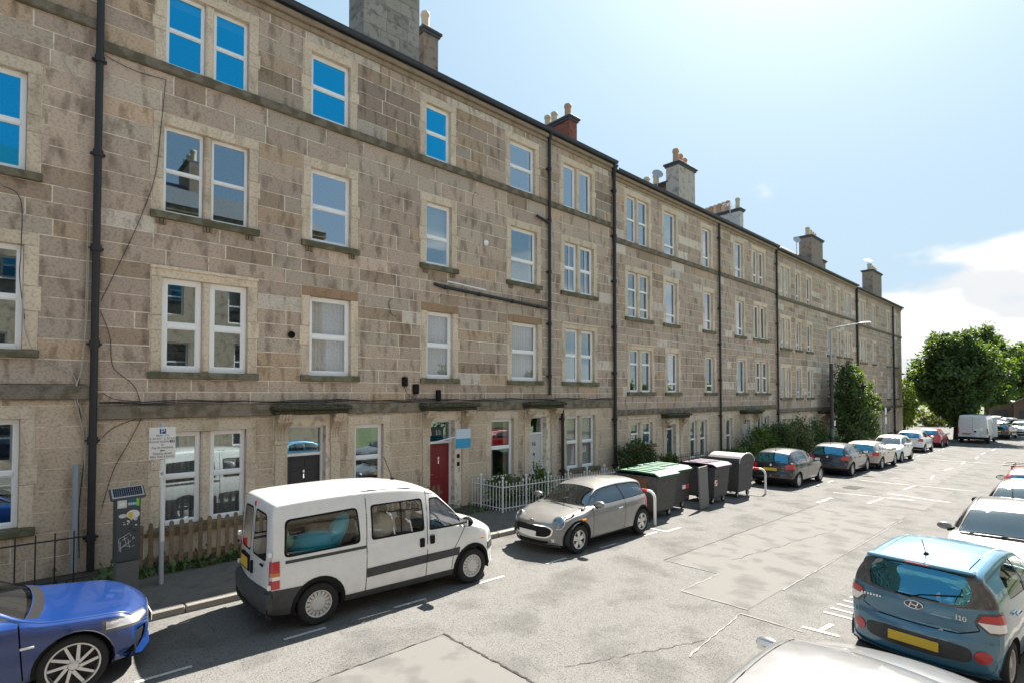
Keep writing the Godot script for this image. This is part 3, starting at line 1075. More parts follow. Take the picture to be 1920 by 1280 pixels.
func tenement(t: Dictionary) -> Node3D:
	var x0: float = t.x0
	var x1: float = t.x1
	var base := yg((x0 + x1) / 2)
	var off := Vector3(x0, base, FZ)
	var b := thing(t.called, t.label, "building", off, 0.0, "stone tenements along the street")
	var ev: float = t.eave
	# openings
	var holes := []        # for the wall
	var outs := []         # for the stones: with the surrounds
	var ys := [base - 0.4, t.cor[0], t.cor[1], t.str[0], t.str[1], ev - 0.3]
	for w in t.wins:
		var lv = t.levels[w.f]
		var y0: float = w.get("y0", lv[0])
		var y1: float = w.get("y1", lv[1])
		var jw := 0.19
		holes.append([w.l[0][0] - 0.03, w.l[-1][1] + 0.03, y0 - 0.03, y1 + 0.03])
		outs.append([w.l[0][0] - jw - 0.004, w.l[-1][1] + jw + 0.004, y0 - 0.155, y1 + 0.234])
		for e in [y0 - 0.155, y1 + 0.234]:
			if not ys.any(func(q): return absf(q - e) < 0.03):
				ys.append(e)
	for d in t.doors:
		holes.append([d.x0, d.x1, base - 0.4, d.top])
		if d.get("plain", false):
			outs.append([d.x0, d.x1, base - 1.0, d.top])
		else:
			outs.append([d.consoles[0][0] - 0.02, d.consoles[1][1] + 0.02, base - 1.0, t.cor[0]])
	ys.sort()
	var m := wall_backing(off, x0, x1, base - 0.4, ev, holes, FZ - 0.45, FZ - 0.006)
	var wall := obj("wall", m, M.mortar, b)
	courses(wall, off, x0 + 0.005, x1 - 0.005, ys, outs + [[x0, x1, t.cor[0], t.cor[1]], [x0, x1, t.str[0], t.str[1]]], t.keep, t.cor[0])
	m = MB.new(off)     # the other walls and the floors
	m.box(Vector3(x0, base - 0.4, FZ - 9.0), Vector3(x1, ev, FZ - 8.7))
	m.box(Vector3(x0 + 0.01, base - 0.4, FZ - 8.7), Vector3(x0 + 0.3, ev, FZ - 0.45))
	m.box(Vector3(x1 - 0.3, base - 0.4, FZ - 8.7), Vector3(x1 - 0.01, ev, FZ - 0.45))
	for y in [t.levels[1][0] - 0.75, t.levels[2][0] - 0.75, t.levels[3][0] - 0.75]:
		m.box(Vector3(x0 + 0.3, y, FZ - 8.7), Vector3(x1 - 0.3, y + 0.25, FZ - 0.45))
	m.box(Vector3(x0 + 0.3, base - 0.4, FZ - 3.2), Vector3(x1 - 0.3, ev, FZ - 3.1))
	obj("inner_wall", m, M.room_wall, b)
	# end gable in stone when it shows
	m = MB.new(off)
	m.col = Color(0.25, 0.21, 0.165)
	m.stone(x0, x1, t.cor[0], t.cor[1], FZ - 0.1, FZ + 0.075, 0.02)
	obj("string_course", m, M.weathered, b)
	m = MB.new(off)
	m.col = Color(0.21, 0.18, 0.14)
	m.stone(x0, x1, t.str[0], t.str[1], FZ - 0.1, FZ + 0.07, 0.025)
	obj("string_course", m, M.weathered, b)
	m = MB.new(off)
	m.col = Color(0.34, 0.27, 0.19)
	m.stone(x0, x1, ev - 0.30, ev - 0.17, FZ - 0.3, FZ + 0.06, 0.02)
	m.stone(x0, x1, ev - 0.17, ev - 0.04, FZ - 0.3, FZ + 0.16, 0.03)
	obj("cornice", m, M.ashlar, b)
	m = MB.new(off)
	var gp := []
	for k in 9:
		var a := PI + PI * k / 8.0
		gp.append(Vector2(FZ + 0.23 + 0.075 * cos(a), ev + 0.05 + 0.085 * sin(a)))
	for k in 8:
		m.quad(Vector3(x0, gp[k].y, gp[k].x), Vector3(x1, gp[k].y, gp[k].x), Vector3(x1, gp[k + 1].y, gp[k + 1].x), Vector3(x0, gp[k + 1].y, gp[k + 1].x))
	m.box(Vector3(x0, ev + 0.05, FZ + 0.295), Vector3(x1, ev + 0.075, FZ + 0.315))
	m.box(Vector3(x0, ev - 0.04, FZ - 0.2), Vector3(x1, ev + 0.055, FZ + 0.155))
	obj("gutter", m, M.gutter, b)
	m = MB.new(off)
	var rz := FZ - 4.5
	var rh: float = ev + 4.6 * 0.55
	var ez := FZ + 0.2
	m.extrude([Vector2(ez - 9.4, ev - 0.02), Vector2(ez, ev + 0.03), Vector2(ez, ev + 0.07), Vector2(rz, rh), Vector2(ez - 9.4, ev + 0.07)], Transform3D(Basis(Vector3(0, 0, 1), Vector3(0, 1, 0), Vector3(-1, 0, 0)), Vector3(x1, 0, 0)), x1 - x0)
	obj("roof", m, M.slate, b)
	for w in t.wins:
		var lv = t.levels[w.f]
		var o: Dictionary = w.get("o", {}).duplicate()
		o.near = t.near
		if w.f == 3: o.no_sill = true
		add_window(b, off, w.l, w.get("y0", lv[0]), w.get("y1", lv[1]), o)
	for d in t.doors:
		add_door(b, off, d)
	return b

func W(f: int, l: Array, o := {}, y0 := -99.0, y1 := -99.0) -> Dictionary:
	var d := {"f": f, "l": l, "o": o}
	if y0 > -90: d.y0 = y0
	if y1 > -90: d.y1 = y1
	return d

func build_tenements() -> void:
	var net := {"glass": "glass_clear", "inside": "net"}
	# first tenement in view: its last bay only
	var b := tenement({"called": "tenement", "label": "sandstone tenement bay with black area railing beside the blue car", "x0": -9.0, "x1": 1.13, "eave": 13.05, "cor": [3.36, 3.63], "str": [10.5, 10.7], "keep": 190, "near": true,
		"levels": [[1.09, 3.02], [4.26, 6.14], [7.47, 9.28], [10.72, 12.3]],
		"wins": [W(0, [[-0.95, 0.14]], {"glass": "glass_half"}), W(1, [[-0.95, 0.14]], {"glass": "glass_half"}), W(2, [[-0.95, 0.14]]), W(3, [[-0.95, 0.14]]), W(1, [[-4.2, -3.1]]), W(2, [[-4.2, -3.1]])], "doors": []})
	var off := b.position
	downpipe(b, off, 1.16, 0.1, 13.0, false, 0.062)
	# second
	var g1 := {"hood": true, "glass": "glass_half", "fs": 0.10}
	b = tenement({"called": "tenement", "label": "sandstone tenement with black, red and white front doors behind the white van", "x0": 1.14, "x1": 17.68, "eave": 12.72, "cor": [2.97, 3.25], "str": [10.14, 10.345], "keep": 300, "near": true,
		"levels": [[0.74, 2.68], [3.93, 5.88], [7.23, 9.07], [10.36, 11.97]],
		"wins": [
			W(0, [[2.30, 3.02], [3.20, 3.92]], {"rails": [0.52], "glass": "glass_half", "inside": "net"}), W(1, [[2.26, 3.01], [3.15, 3.92]], g1), W(2, [[2.25, 3.0], [3.15, 3.91]], {"brackets": true, "glass": "glass_half", "fs": 0.045}), W(3, [[2.26, 3.0], [3.16, 3.88]], {"fs": 0.055, "inside": "blind", "drop": 0.86}),
			W(0, [[6.55, 7.38]], {"rails": [0.55], "glass": "glass_half", "inside": "drape"}), W(1, [[5.34, 6.42]], {"glass": "glass_clear", "inside": "net", "lintel_red": 1, "fs": 0.09}), W(2, [[5.34, 6.40]], {"brackets": true, "glass": "glass_pale"}), W(3, [[5.33, 6.36]]),
			W(1, [[8.76, 9.70]], {"glass": "glass_clear", "inside": "net", "lintel_red": 1, "fs": 0.09}), W(2, [[8.73, 9.64]], {"brackets": true, "glass": "glass_half", "rails": [0.46], "inside": "blind", "drop": 0.3}), W(3, [[8.71, 9.60]]),
			W(0, [[11.22, 12.20]], {"rails": [0.52], "glass": "glass_clear", "inside": "drape"}), W(1, [[12.12, 13.36]], {"glass": "glass_clear", "inside": "net", "lintel_red": 1, "fs": 0.09}), W(2, [[12.08, 13.30]], {"brackets": true, "glass": "glass_half", "rails": [0.42]}), W(3, [[12.03, 13.22]], {"glass": "glass_pale"}),
			W(0, [[14.84, 15.58], [15.74, 16.50]], {"rails": [0.50], "glass": "glass_clear", "inside": "net"}), W(1, [[14.79, 15.56], [15.72, 16.48]], {"hood": true, "glass": "glass_half", "inside": "drape"}), W(2, [[14.74, 15.50], [15.68, 16.44]], {"glass": "glass_half", "astragal": true}), W(3, [[14.70, 15.44], [15.64, 16.36]], {"rails": [], "glass": "glass_pale"})],
		"doors": [
			{"x0": 4.84, "x1": 5.78, "top": 2.70, "transom": 2.0, "base": 0.15, "leaf": "door_black", "consoles": [[4.53, 4.82], [5.88, 6.14]], "canopy_y": 3.0},
			{"x0": 8.88, "x1": 9.78, "top": 2.70, "transom": 2.05, "base": 0.15, "leaf": "door_red", "consoles": [[8.60, 8.87], [10.02, 10.28]], "canopy_y": 3.0, "number": "13", "number_y": 2.34},
			{"x0": 12.95, "x1": 13.78, "top": 2.70, "transom": 2.12, "base": 0.15, "leaf": "door_white", "consoles": [[12.66, 12.93], [13.98, 14.25]], "canopy_y": 3.0, "number": "16", "number_y": 1.75, "number_z": 0.001, "number_mat": "ink"}]})
	off = b.position
	downpipe(b, off, 13.85, 3.45, 12.75, true)
	downpipe(b, off, 14.52, 0.1, 2.95, false)
	downpipe(b, off, 17.66, 0.0, 12.7, true, 0.07)
	var m := MB.new(off)
	var zp := FZ + 0.10
	m.tube([Vector3(8.95, 6.66, zp), Vector3(9.2, 6.62, zp), Vector3(11.0, 6.56, zp), Vector3(13.85, 6.46, zp)], 0.05, 10)
	for x in [9.3, 10.6, 12.0, 13.2]:
		m.tube([Vector3(x, 6.617 - 0.034 * (x - 9.2), zp), Vector3(x + 0.1, 6.614 - 0.034 * (x - 9.2), zp)], 0.068, 10)
	obj("soil_pipe", m, M.black_iron, b)
	m = MB.new(off)
	m.tube([Vector3(13.2, 9.62, zp), Vector3(13.85, 9.5, zp)], 0.05, 10)
	obj("soil_pipe", m, M.black_iron, b)
	m = MB.new(off)
	m.tube([Vector3(9.42, 6.72, zp), Vector3(9.42, 6.80, zp), Vector3(10.9, 6.74, zp)], 0.022, 8)
	obj("waste_pipe", m, M.upvc, b)
	chimney(b, off, 7.75, 9.75, -15.0, -15.95, 12.4, 16.7, "chimney_stone", [[8.3, -15.5, 0.7, 0.14, "buff_pot"], [8.9, -15.5, 0.7, 0.14, "buff_pot"], [9.4, -15.5, 0.7, 0.14, "buff_pot"]], true)
	chimney(b, off, 10.35, 10.95, -15.6, -16.3, 12.4, 16.1, "render_brown", [[10.6, -15.9, 0.75, 0.15, "buff_pot"]])
	chimney(b, off, 17.35, 17.85, -15.0, -16.7, 12.4, 15.25, "chimney_brick", [[17.6, -15.3, 0.65, 0.15, "clay_pot"], [17.6, -16.1, 0.6, 0.15, "buff_pot"], [17.6, -16.5, 0.6, 0.15, "buff_pot"]])
	# third
	var hd := {"hood": true, "glass": "glass_half", "rails": [0.66]}
	var bl := {"glass": "glass_pale", "rails": [0.22], "inside": "blind", "drop": 0.2}
	var g3 := {"glass": "glass_pale", "rails": [0.26]}
	b = tenement({"called": "tenement", "label": "tenement with a beige rendered chimney above rose bushes and wheeled bins", "x0": 17.70, "x1": 34.24, "eave": 12.46, "cor": [2.62, 2.86], "str": [9.62, 9.83], "keep": 300, "near": false,
		"levels": [[0.42, 2.22], [3.57, 5.36], [6.68, 8.60], [9.85, 11.80]],
		"wins": [
			W(0, [[18.86, 19.56], [19.80, 20.48]], {"glass": "glass_half", "hood": true}, 1.35, 2.28), W(1, [[18.82, 19.56], [19.75, 20.48]], hd), W(2, [[18.70, 19.44], [19.62, 20.34]], {"glass": "glass_half", "rails": [0.22, 0.62]}), W(3, [[18.65, 19.38], [19.54, 20.28]], {"glass": "glass_pale"}),
			W(1, [[21.75, 22.70]], bl), W(2, [[21.62, 22.60]], bl), W(3, [[21.54, 22.56]], bl),
			W(0, [[23.74, 24.42], [24.74, 25.40]], {"glass": "glass_half", "inside": "net"}), W(1, [[25.38, 26.22]], {"hood": true, "glass": "glass_half", "rails": [0.2]}), W(2, [[25.22, 26.10]], g3), W(3, [[25.08, 25.95]], g3),
			W(0, [[27.46, 28.18]], {"glass": "glass_half"}), W(1, [[28.92, 29.86]], {"hood": true, "glass": "glass_half", "rails": []}), W(2, [[28.78, 29.72]], bl), W(3, [[28.66, 29.66]], g3),
			W(0, [[31.40, 32.08], [32.40, 33.0]], {"glass": "glass_half"}), W(1, [[31.30, 32.04], [32.20, 32.98]], {"hood": true, "glass": "glass_half"}), W(2, [[31.1, 31.84], [32.04, 32.74]], {"glass": "glass_half", "rails": []}), W(3, [[30.96, 31.66], [31.92, 32.56]], g3)],
		"doors": [
			{"x0": 21.66, "x1": 22.48, "top": 2.12, "transom": 1.9, "base": 0.0, "leaf": "door_green", "consoles": [[21.30, 21.56], [22.75, 23.0]], "canopy_y": 2.42},
			{"x0": 29.62, "x1": 30.42, "top": 2.1, "transom": 1.8, "base": -0.1, "leaf": "door_white", "consoles": [[29.2, 29.5], [30.9, 31.2]], "canopy_y": 2.42}]})
	off = b.position
	downpipe(b, off, 26.68, -0.1, 12.4, false)
	downpipe(b, off, 34.18, -0.2, 12.4, true)
	chimney(b, off, 25.5, 27.2, -14.5, -15.25, 12.2, 15.55, "render_cream", [[25.9, -14.9, 0.85, 0.16, "clay_pot"], [26.35, -14.9, 0.7, 0.15, "clay_pot"], [26.8, -14.9, 0.6, 0.15, "clay_pot"]])
	chimney(b, off, 25.6, 26.2, -15.26, -17.0, 12.2, 14.7, "chimney_brick", [[25.9, -16.7, 0.7, 0.17, "buff_pot"], [25.9, -16.1, 0.7, 0.17, "buff_pot"]])
	var pots := []
	for k in 7:
		pots.append([34.35, -15.35 - 0.29 * k - (0.35 if k > 0 else 0.0), 0.75 - 0.02 * k, 0.14, "clay_pot" if k % 2 else "buff_pot"])
	chimney(b, off, 34.1, 34.6, -15.1, -17.6, 12.2, 15.25, "render_white", pots)
	# fourth
	var pl := {"glass": "glass_half", "rails": [0.2]}
	var ws := []
	var lv4 := [[0.0, 1.95], [3.28, 5.15], [6.4, 8.22], [9.6, 11.46]]
	for f in [0, 1, 2, 3]:
		ws.append(W(f, [[35.0, 35.55], [35.95, 36.45]], pl))
		ws.append(W(f, [[37.6, 38.3]], pl))
		ws.append(W(f, [[39.6, 40.4]], pl))
		if f > 0:
			ws.append(W(f, [[43.8, 44.5]], pl))
			ws.append(W(f, [[46.0, 46.65]], pl))
		ws.append(W(f, [[47.7, 48.45], [48.8, 49.5]], pl))
	b = tenement({"called": "tenement", "label": "tenement behind the lamp post and the small leafy tree", "x0": 34.26, "x1": 50.9, "eave": 12.36, "cor": [2.35, 2.6], "str": [9.38, 9.59], "keep": 0, "near": false, "levels": lv4, "wins": ws,
		"doors": [{"x0": 42.0, "x1": 42.9, "top": 2.0, "transom": 1.6, "base": -0.35, "leaf": "door_black", "consoles": [[41.5, 41.8], [43.1, 43.4]], "canopy_y": 2.15}]})
	off = b.position
	downpipe(b, off, 50.85, -0.5, 12.3, true, 0.08)
	chimney(b, off, 45.3, 47.9, -14.5, -15.4, 12.1, 15.7, "render_brown", [[45.7, -14.9, 0.7, 0.16, "buff_pot"], [46.2, -14.9, 0.6, 0.15, "buff_pot"], [46.7, -14.9, 0.55, 0.15, "buff_pot"], [47.2, -14.9, 0.5, 0.15, "buff_pot"]])
	chimney(b, off, 47.9, 49.2, -14.7, -15.4, 12.1, 14.3, "render_brown", [])
	m = MB.new(off)
	m.extrude([Vector2(-18.5, 12.3), Vector2(-13.6, 12.3), Vector2(-15.4, 14.5), Vector2(-17.0, 14.5)], Transform3D(Basis(Vector3(0, 0, 1), Vector3(0, 1, 0), Vector3(-1, 0, 0)), Vector3(45.3, 0, 0)), 5.0)
	obj("raised_roof", m, M.slate, b)
	# fifth, at the corner
	ws = []
	var lv5 := [[-0.1, 1.8], [3.1, 4.95], [6.2, 8.05], [9.4, 11.3]]
	for f in [0, 1, 2, 3]:
		if f > 0:
			ws.append(W(f, [[51.95, 52.65], [52.95, 53.6]], pl))
		ws.append(W(f, [[55.8, 56.65]], pl))
		ws.append(W(f, [[60.75, 61.7]], pl))
		ws.append(W(f, [[63.8, 64.75]], pl))
	b = tenement({"called": "tenement", "label": "last tenement of the row, at the corner beside the big round tree", "x0": 50.92, "x1": 66.5, "eave": 12.22, "cor": [2.2, 2.45], "str": [9.18, 9.38], "keep": 0, "near": false, "levels": lv5, "wins": ws,
		"doors": [{"x0": 58.3, "x1": 59.2, "top": 1.8, "transom": 1.4, "base": -0.6, "leaf": "door_black", "consoles": [[57.7, 58.0], [59.5, 59.8]], "canopy_y": 2.0}]})
	off = b.position
	downpipe(b, off, 62.8, -0.6, 12.2, false, 0.07)
	chimney(b, off, 62.6, 66.0, -14.5, -15.4, 12.0, 15.75, "render_brown", [[63.2, -14.9, 0.7, 0.2, "buff_pot"], [63.8, -14.9, 0.6, 0.2, "buff_pot"], [64.4, -14.9, 0.55, 0.2, "buff_pot"], [65.0, -14.9, 0.5, 0.2, "buff_pot"]])
	m = MB.new(off)
	m.extrude([Vector2(-18.5, 12.1), Vector2(-13.6, 12.1), Vector2(-15.4, 14.2), Vector2(-17.0, 14.2)], Transform3D(Basis(Vector3(0, 0, 1), Vector3(0, 1, 0), Vector3(-1, 0, 0)), Vector3(62.6, 0, 0)), 6.5)
	obj("raised_roof", m, M.slate, b)
	# the terrace across the street, behind the camera: seen in the window panes
	opposite()

func opposite() -> void:
	var off := Vector3(-30, 0, 3.6)
	var b := thing("tenement", "stone terrace across the street, seen mirrored in the window panes", "building", off, 0.0, "stone tenements along the street")
	var holes := []
	for k in 13:
		for f in 4:
			var xa := -29.0 + 3.1 * k
			holes.append([xa, xa + 1.05, 0.9 + 3.15 * f, 2.8 + 3.1 * f])
	var m := wall_backing(off, -30, 13, -1.0, 12.6, holes, 3.6, 4.05)
	obj("wall", m, tex(mat("far_stone", L(0.44, 0.36, 0.27), 0.92), M.stone.albedo_texture, 0.5, null, 0.0, M.stone.detail_albedo, 0.3), b)
	m = MB.new(off)
	m.box(Vector3(-30, -1, 12.3), Vector3(13, 12.6, 12.6))
	m.box(Vector3(-30, -1, 4.05), Vector3(-29.7, 12.6, 12.3))
	m.box(Vector3(12.7, -1, 4.05), Vector3(13, 12.6, 12.3))
	m.box(Vector3(-29.7, -1, 6.5), Vector3(12.7, 12.6, 6.7))
	obj("inner_wall", m, M.room_wall, b)
	m = MB.new(off)
	m.extrude([Vector2(3.35, 12.6), Vector2(12.8, 12.6), Vector2(8.1, 15.2)], Transform3D(Basis(Vector3(0, 0, 1), Vector3(0, 1, 0), Vector3(-1, 0, 0)), Vector3(13, 0, 0)), 43.0)
	obj("roof", m, M.slate, b)
	m = MB.new(off)
	m.col = Color(0.3, 0.25, 0.18)
	m.box(Vector3(-30, 12.3, 3.4), Vector3(13, 12.58, 3.598))
	m.box(Vector3(-30, 3.2, 3.52), Vector3(13, 3.45, 3.598))
	obj("cornice", m, M.weathered, b)
	for k in 3:
		var cx := -20.0 + 13.5 * k
		chimney(b, off, cx, cx + 0.6, 7.0, 9.6, 12.6, 16.4, "render_brown", [[cx + 0.3, 7.5, 0.7, 0.16, "buff_pot"], [cx + 0.3, 8.3, 0.7, 0.16, "buff_pot"], [cx + 0.3, 9.1, 0.7, 0.16, "buff_pot"]])
	var fr := MB.new(off)
	for h in holes:
		for q in [[h[0], h[0] + 0.07, h[2], h[3]], [h[1] - 0.07, h[1], h[2], h[3]], [h[0] + 0.07, h[1] - 0.07, h[2], h[2] + 0.07], [h[0] + 0.07, h[1] - 0.07, h[3] - 0.07, h[3]], [h[0] + 0.07, h[1] - 0.07, (h[2] + h[3]) / 2 - 0.03, (h[2] + h[3]) / 2 + 0.03]]:
			fr.box(Vector3(q[0], q[2], 3.72), Vector3(q[1], q[3], 3.78))
	obj("window_frames", fr, M.upvc, b).set_meta("kind", "stuff")
	var gl := MB.new(off)
	for h in holes:
		gl.box(Vector3(h[0] + 0.07, h[2] + 0.07, 3.74), Vector3(h[1] - 0.07, h[3] - 0.07, 3.75))
	obj("window_panes", gl, M.glass_pale, b).set_meta("kind", "stuff")
# ---------------------------------------------------------------- vehicles
# A body is half a lofted shell (z >= 0) of triangles whose corners hold [x, y, z, s, j, nx, ny, nz]: s is the way along the top line, j the way round the section.
# Windows, lamps, arches and seams are cut out of it with convex prisms and become parts of their own.
func lin(tab: Array, x: float) -> float:
	if x >= tab[0][0]: return tab[0][1]
	for k in tab.size() - 1:
		if x >= tab[k + 1][0]:
			return lerpf(tab[k + 1][1], tab[k][1], (x - tab[k + 1][0]) / (tab[k][0] - tab[k + 1][0]))
	return tab[-1][1]

func car_shell(sp: Dictionary) -> Array:
	var P: Array = sp.prof
	var sub: int = sp.get("sub", 4)
	var line := []
	var key := []
	for k in P.size() - 1:
		var p0: Vector2 = P[maxi(k - 1, 0)]
		var p1: Vector2 = P[k]
		var p2: Vector2 = P[k + 1]
		var p3: Vector2 = P[mini(k + 2, P.size() - 1)]
		key.append(line.size())
		for i in sub:
			line.append(p1.cubic_interpolate(p2, p0.lerp(p1, 0.35), p3.lerp(p2, 0.35), float(i) / sub) if false else catmull(p0, p1, p2, p3, float(i) / sub))
	key.append(line.size())
	line.append(P[-1])
	var ss := [0.0]
	for k in line.size() - 1:
		ss.append(ss[-1] + line[k].distance_to(line[k + 1]))
	sp.key_s = key.map(func(k): return ss[k])
	var H: float = sp.H
	var grid := []
	for k in line.size():
		var x: float = line[k].x
		var yt: float = line[k].y
		var w := lin(sp.plan, x)
		var yb := minf(lin(sp.bot, x), yt - 0.02)
		var belt := lin(sp.belt, x)
		var ysh := maxf(yb + 0.01, minf(belt, yt - 0.045))
		var t := clampf((yt - belt) / (H - belt), 0.0, 1.0)
		var wr := lerpf(w * sp.get("bonnet_w", 0.90), sp.wr, pow(t, 0.75))
		var rc := clampf((yt - ysh) * 0.45, 0.012, sp.get("rc", 0.085))
		var crown := lerpf(0.035, sp.get("crown", 0.035), t)
		crown = minf(crown, (yt - ysh) * 0.4)
		var bow := lin(sp.bow, x)
		var pts := [Vector2(0, yb), Vector2(0.5 * w, yb), Vector2(0.84 * w, yb), Vector2(0.925 * w, yb + minf(0.02, (ysh - yb) * 0.1))]
		for q in [[0.965, 0.16], [0.988, 0.34], [1.0, 0.55], [0.999, 0.74], [0.985, 0.90]]:
			pts.append(Vector2(w * q[0], lerpf(yb, ysh, q[1])))
		var sh := Vector2(w * sp.get("shoulder", 0.955), ysh)
		pts.append(sh)
		var top := Vector2(wr, yt - crown - rc)
		for q in [0.06, 0.28, 0.52, 0.76, 1.0]:
			var g: Vector2 = sh.lerp(top, q)
			g.x += 0.03 * sin(q * PI) * t
			pts.append(g)
		for a in [22.5, 45.0, 67.5, 90.0]:
			var r := deg_to_rad(a)
			pts.append(Vector2(wr - rc + rc * cos(r), yt - crown - rc + rc * sin(r)))
		for q in [0.75, 0.5, 0.25, 0.0]:
			pts.append(Vector2((wr - rc) * q, yt - crown * q * q))
		var row := []
		for j in pts.size():
			var p: Vector2 = pts[j]
			var u := p.x / maxf(w, 0.01)
			row.append(Vector3(x - signf(x) * bow * (0.6 * u * u + 0.4 * u * u * u * u), p.y, p.x))
		grid.append(row)
	var nrow := grid.size()
	var ncol: int = grid[0].size()
	var V := []
	for r in nrow:
		var row := []
		for j in ncol:
			var a: Vector3 = grid[mini(r + 1, nrow - 1)][j] - grid[maxi(r - 1, 0)][j]
			var b: Vector3
			if j == ncol - 1:
				var e: Vector3 = grid[r][j - 1]
				b = Vector3(e.x, e.y, -e.z) - e
			elif j == 0:
				var e: Vector3 = grid[r][1]
				b = e - Vector3(e.x, e.y, -e.z)
			else:
				b = grid[r][j + 1] - grid[r][j - 1]
			var n := b.cross(a).normalized()
			var p: Vector3 = grid[r][j]
			row.append(PackedFloat32Array([p.x, p.y, p.z, ss[r], j, n.x, n.y, n.z]))
		V.append(row)
	var T := []
	for r in nrow - 1:
		for j in ncol - 1:
			var a = V[r][j]
			var b = V[r][j + 1]
			var c = V[r + 1][j + 1]
			var d = V[r + 1][j]
			T.append([a, c, b])
			T.append([a, d, c])
	return T

func catmull(p0: Vector2, p1: Vector2, p2: Vector2, p3: Vector2, t: float) -> Vector2:
	var m1 := (p2 - p0) * 0.5
	var m2 := (p3 - p1) * 0.5
	var ln := p1.distance_to(p2)
	m1 = m1.limit_length(ln)
	m2 = m2.limit_length(ln)
	var t2 := t * t
	var t3 := t2 * t
	return p1 * (2 * t3 - 3 * t2 + 1) + m1 * (t3 - 2 * t2 + t) + p2 * (3 * t2 - 2 * t3) + m2 * (t3 - t2)

func cut(T: Array, planes: Array) -> Array:   # [inside all planes, the rest]; a plane is [index a, coefficient a, index b, coefficient b, limit]
	var ins := []
	var outs := []
	for t in T:
		var state := 1
		for p in planes:
			var o := 0
			for v in t:
				if v[p[0]] * p[1] + v[p[2]] * p[3] > p[4] - 1e-6: o += 1
			if o == 3:
				state = 0
				break
			if o > 0: state = 2
		if state == 0:
			outs.append(t)
		elif state == 1:
			ins.append(t)
		else:
			var poly: Array = t
			for p in planes:
				var keep := []
				var away := []
				var n := poly.size()
				for k in n:
					var a: PackedFloat32Array = poly[k]
					var b: PackedFloat32Array = poly[(k + 1) % n]
					var da: float = a[p[0]] * p[1] + a[p[2]] * p[3] - p[4]
					var db: float = b[p[0]] * p[1] + b[p[2]] * p[3] - p[4]
					if da <= 0: keep.append(a)
					if da >= 0: away.append(a)
					if (da < 0 and db > 0) or (da > 0 and db < 0):
						var f := da / (da - db)
						var m := PackedFloat32Array()
						m.resize(8)
						for i in 8: m[i] = a[i] + (b[i] - a[i]) * f
						keep.append(m)
						away.append(m)
				for k in range(1, away.size() - 1):
					outs.append([away[0], away[k], away[k + 1]])
				poly = keep
				if poly.size() < 3: break
			for k in range(1, poly.size() - 1):
				ins.append([poly[0], poly[k], poly[k + 1]])
	return [ins, outs]

func prism(pts: Array, ia: int, ib: int, extra: Array = []) -> Array:   # planes of a convex polygon in two of the corner values
	var c := Vector2.ZERO
	for p in pts: c += p
	c /= pts.size()
	var out := extra.duplicate()
	for k in pts.size():
		var a: Vector2 = pts[k]
		var b: Vector2 = pts[(k + 1) % pts.size()]
		var n := Vector2(b.y - a.y, a.x - b.x)
		if n.length() < 1e-6: continue
		n = n.normalized()
		if n.dot(c - a) > 0: n = -n
		out.append([ia, n.x, ib, n.y, n.dot(a)])
	return out

func rounded(pts: Array, r: float) -> Array:
	if r <= 0.0: return pts
	var out := []
	for k in pts.size():
		var p: Vector2 = pts[k]
		var a: Vector2 = pts[(k - 1 + pts.size()) % pts.size()]
		var b: Vector2 = pts[(k + 1) % pts.size()]
		var e := minf(r, minf(p.distance_to(a), p.distance_to(b)) * 0.45)
		var p0 := p + (a - p).normalized() * e
		var p1 := p + (b - p).normalized() * e
		for i in 4:
			var t := i / 3.0
			out.append(p0.lerp(p, t).lerp(p.lerp(p1, t), t))
	return out

func circle(cx: float, cy: float, r: float) -> Array:
	var out := []
	for k in 28:
		out.append(Vector2(cx + r * cos(TAU * k / 28), cy + r * sin(TAU * k / 28)))
	return out

func half_mesh(T: Array, sides: Array, sink := 0.0) -> MB:
	var m := MB.new()
	for sg in sides:
		for t in T:
			var k := m.v.size()
			for v in t:
				m.vert(Vector3(v[0] - v[5] * sink, v[1] - v[6] * sink, (v[2] - v[7] * sink) * sg), Vector3(v[5], v[6], v[7] * sg))
			if sg > 0:
				m.i.append_array([k, k + 1, k + 2])
			else:
				m.i.append_array([k, k + 2, k + 1])
	return m

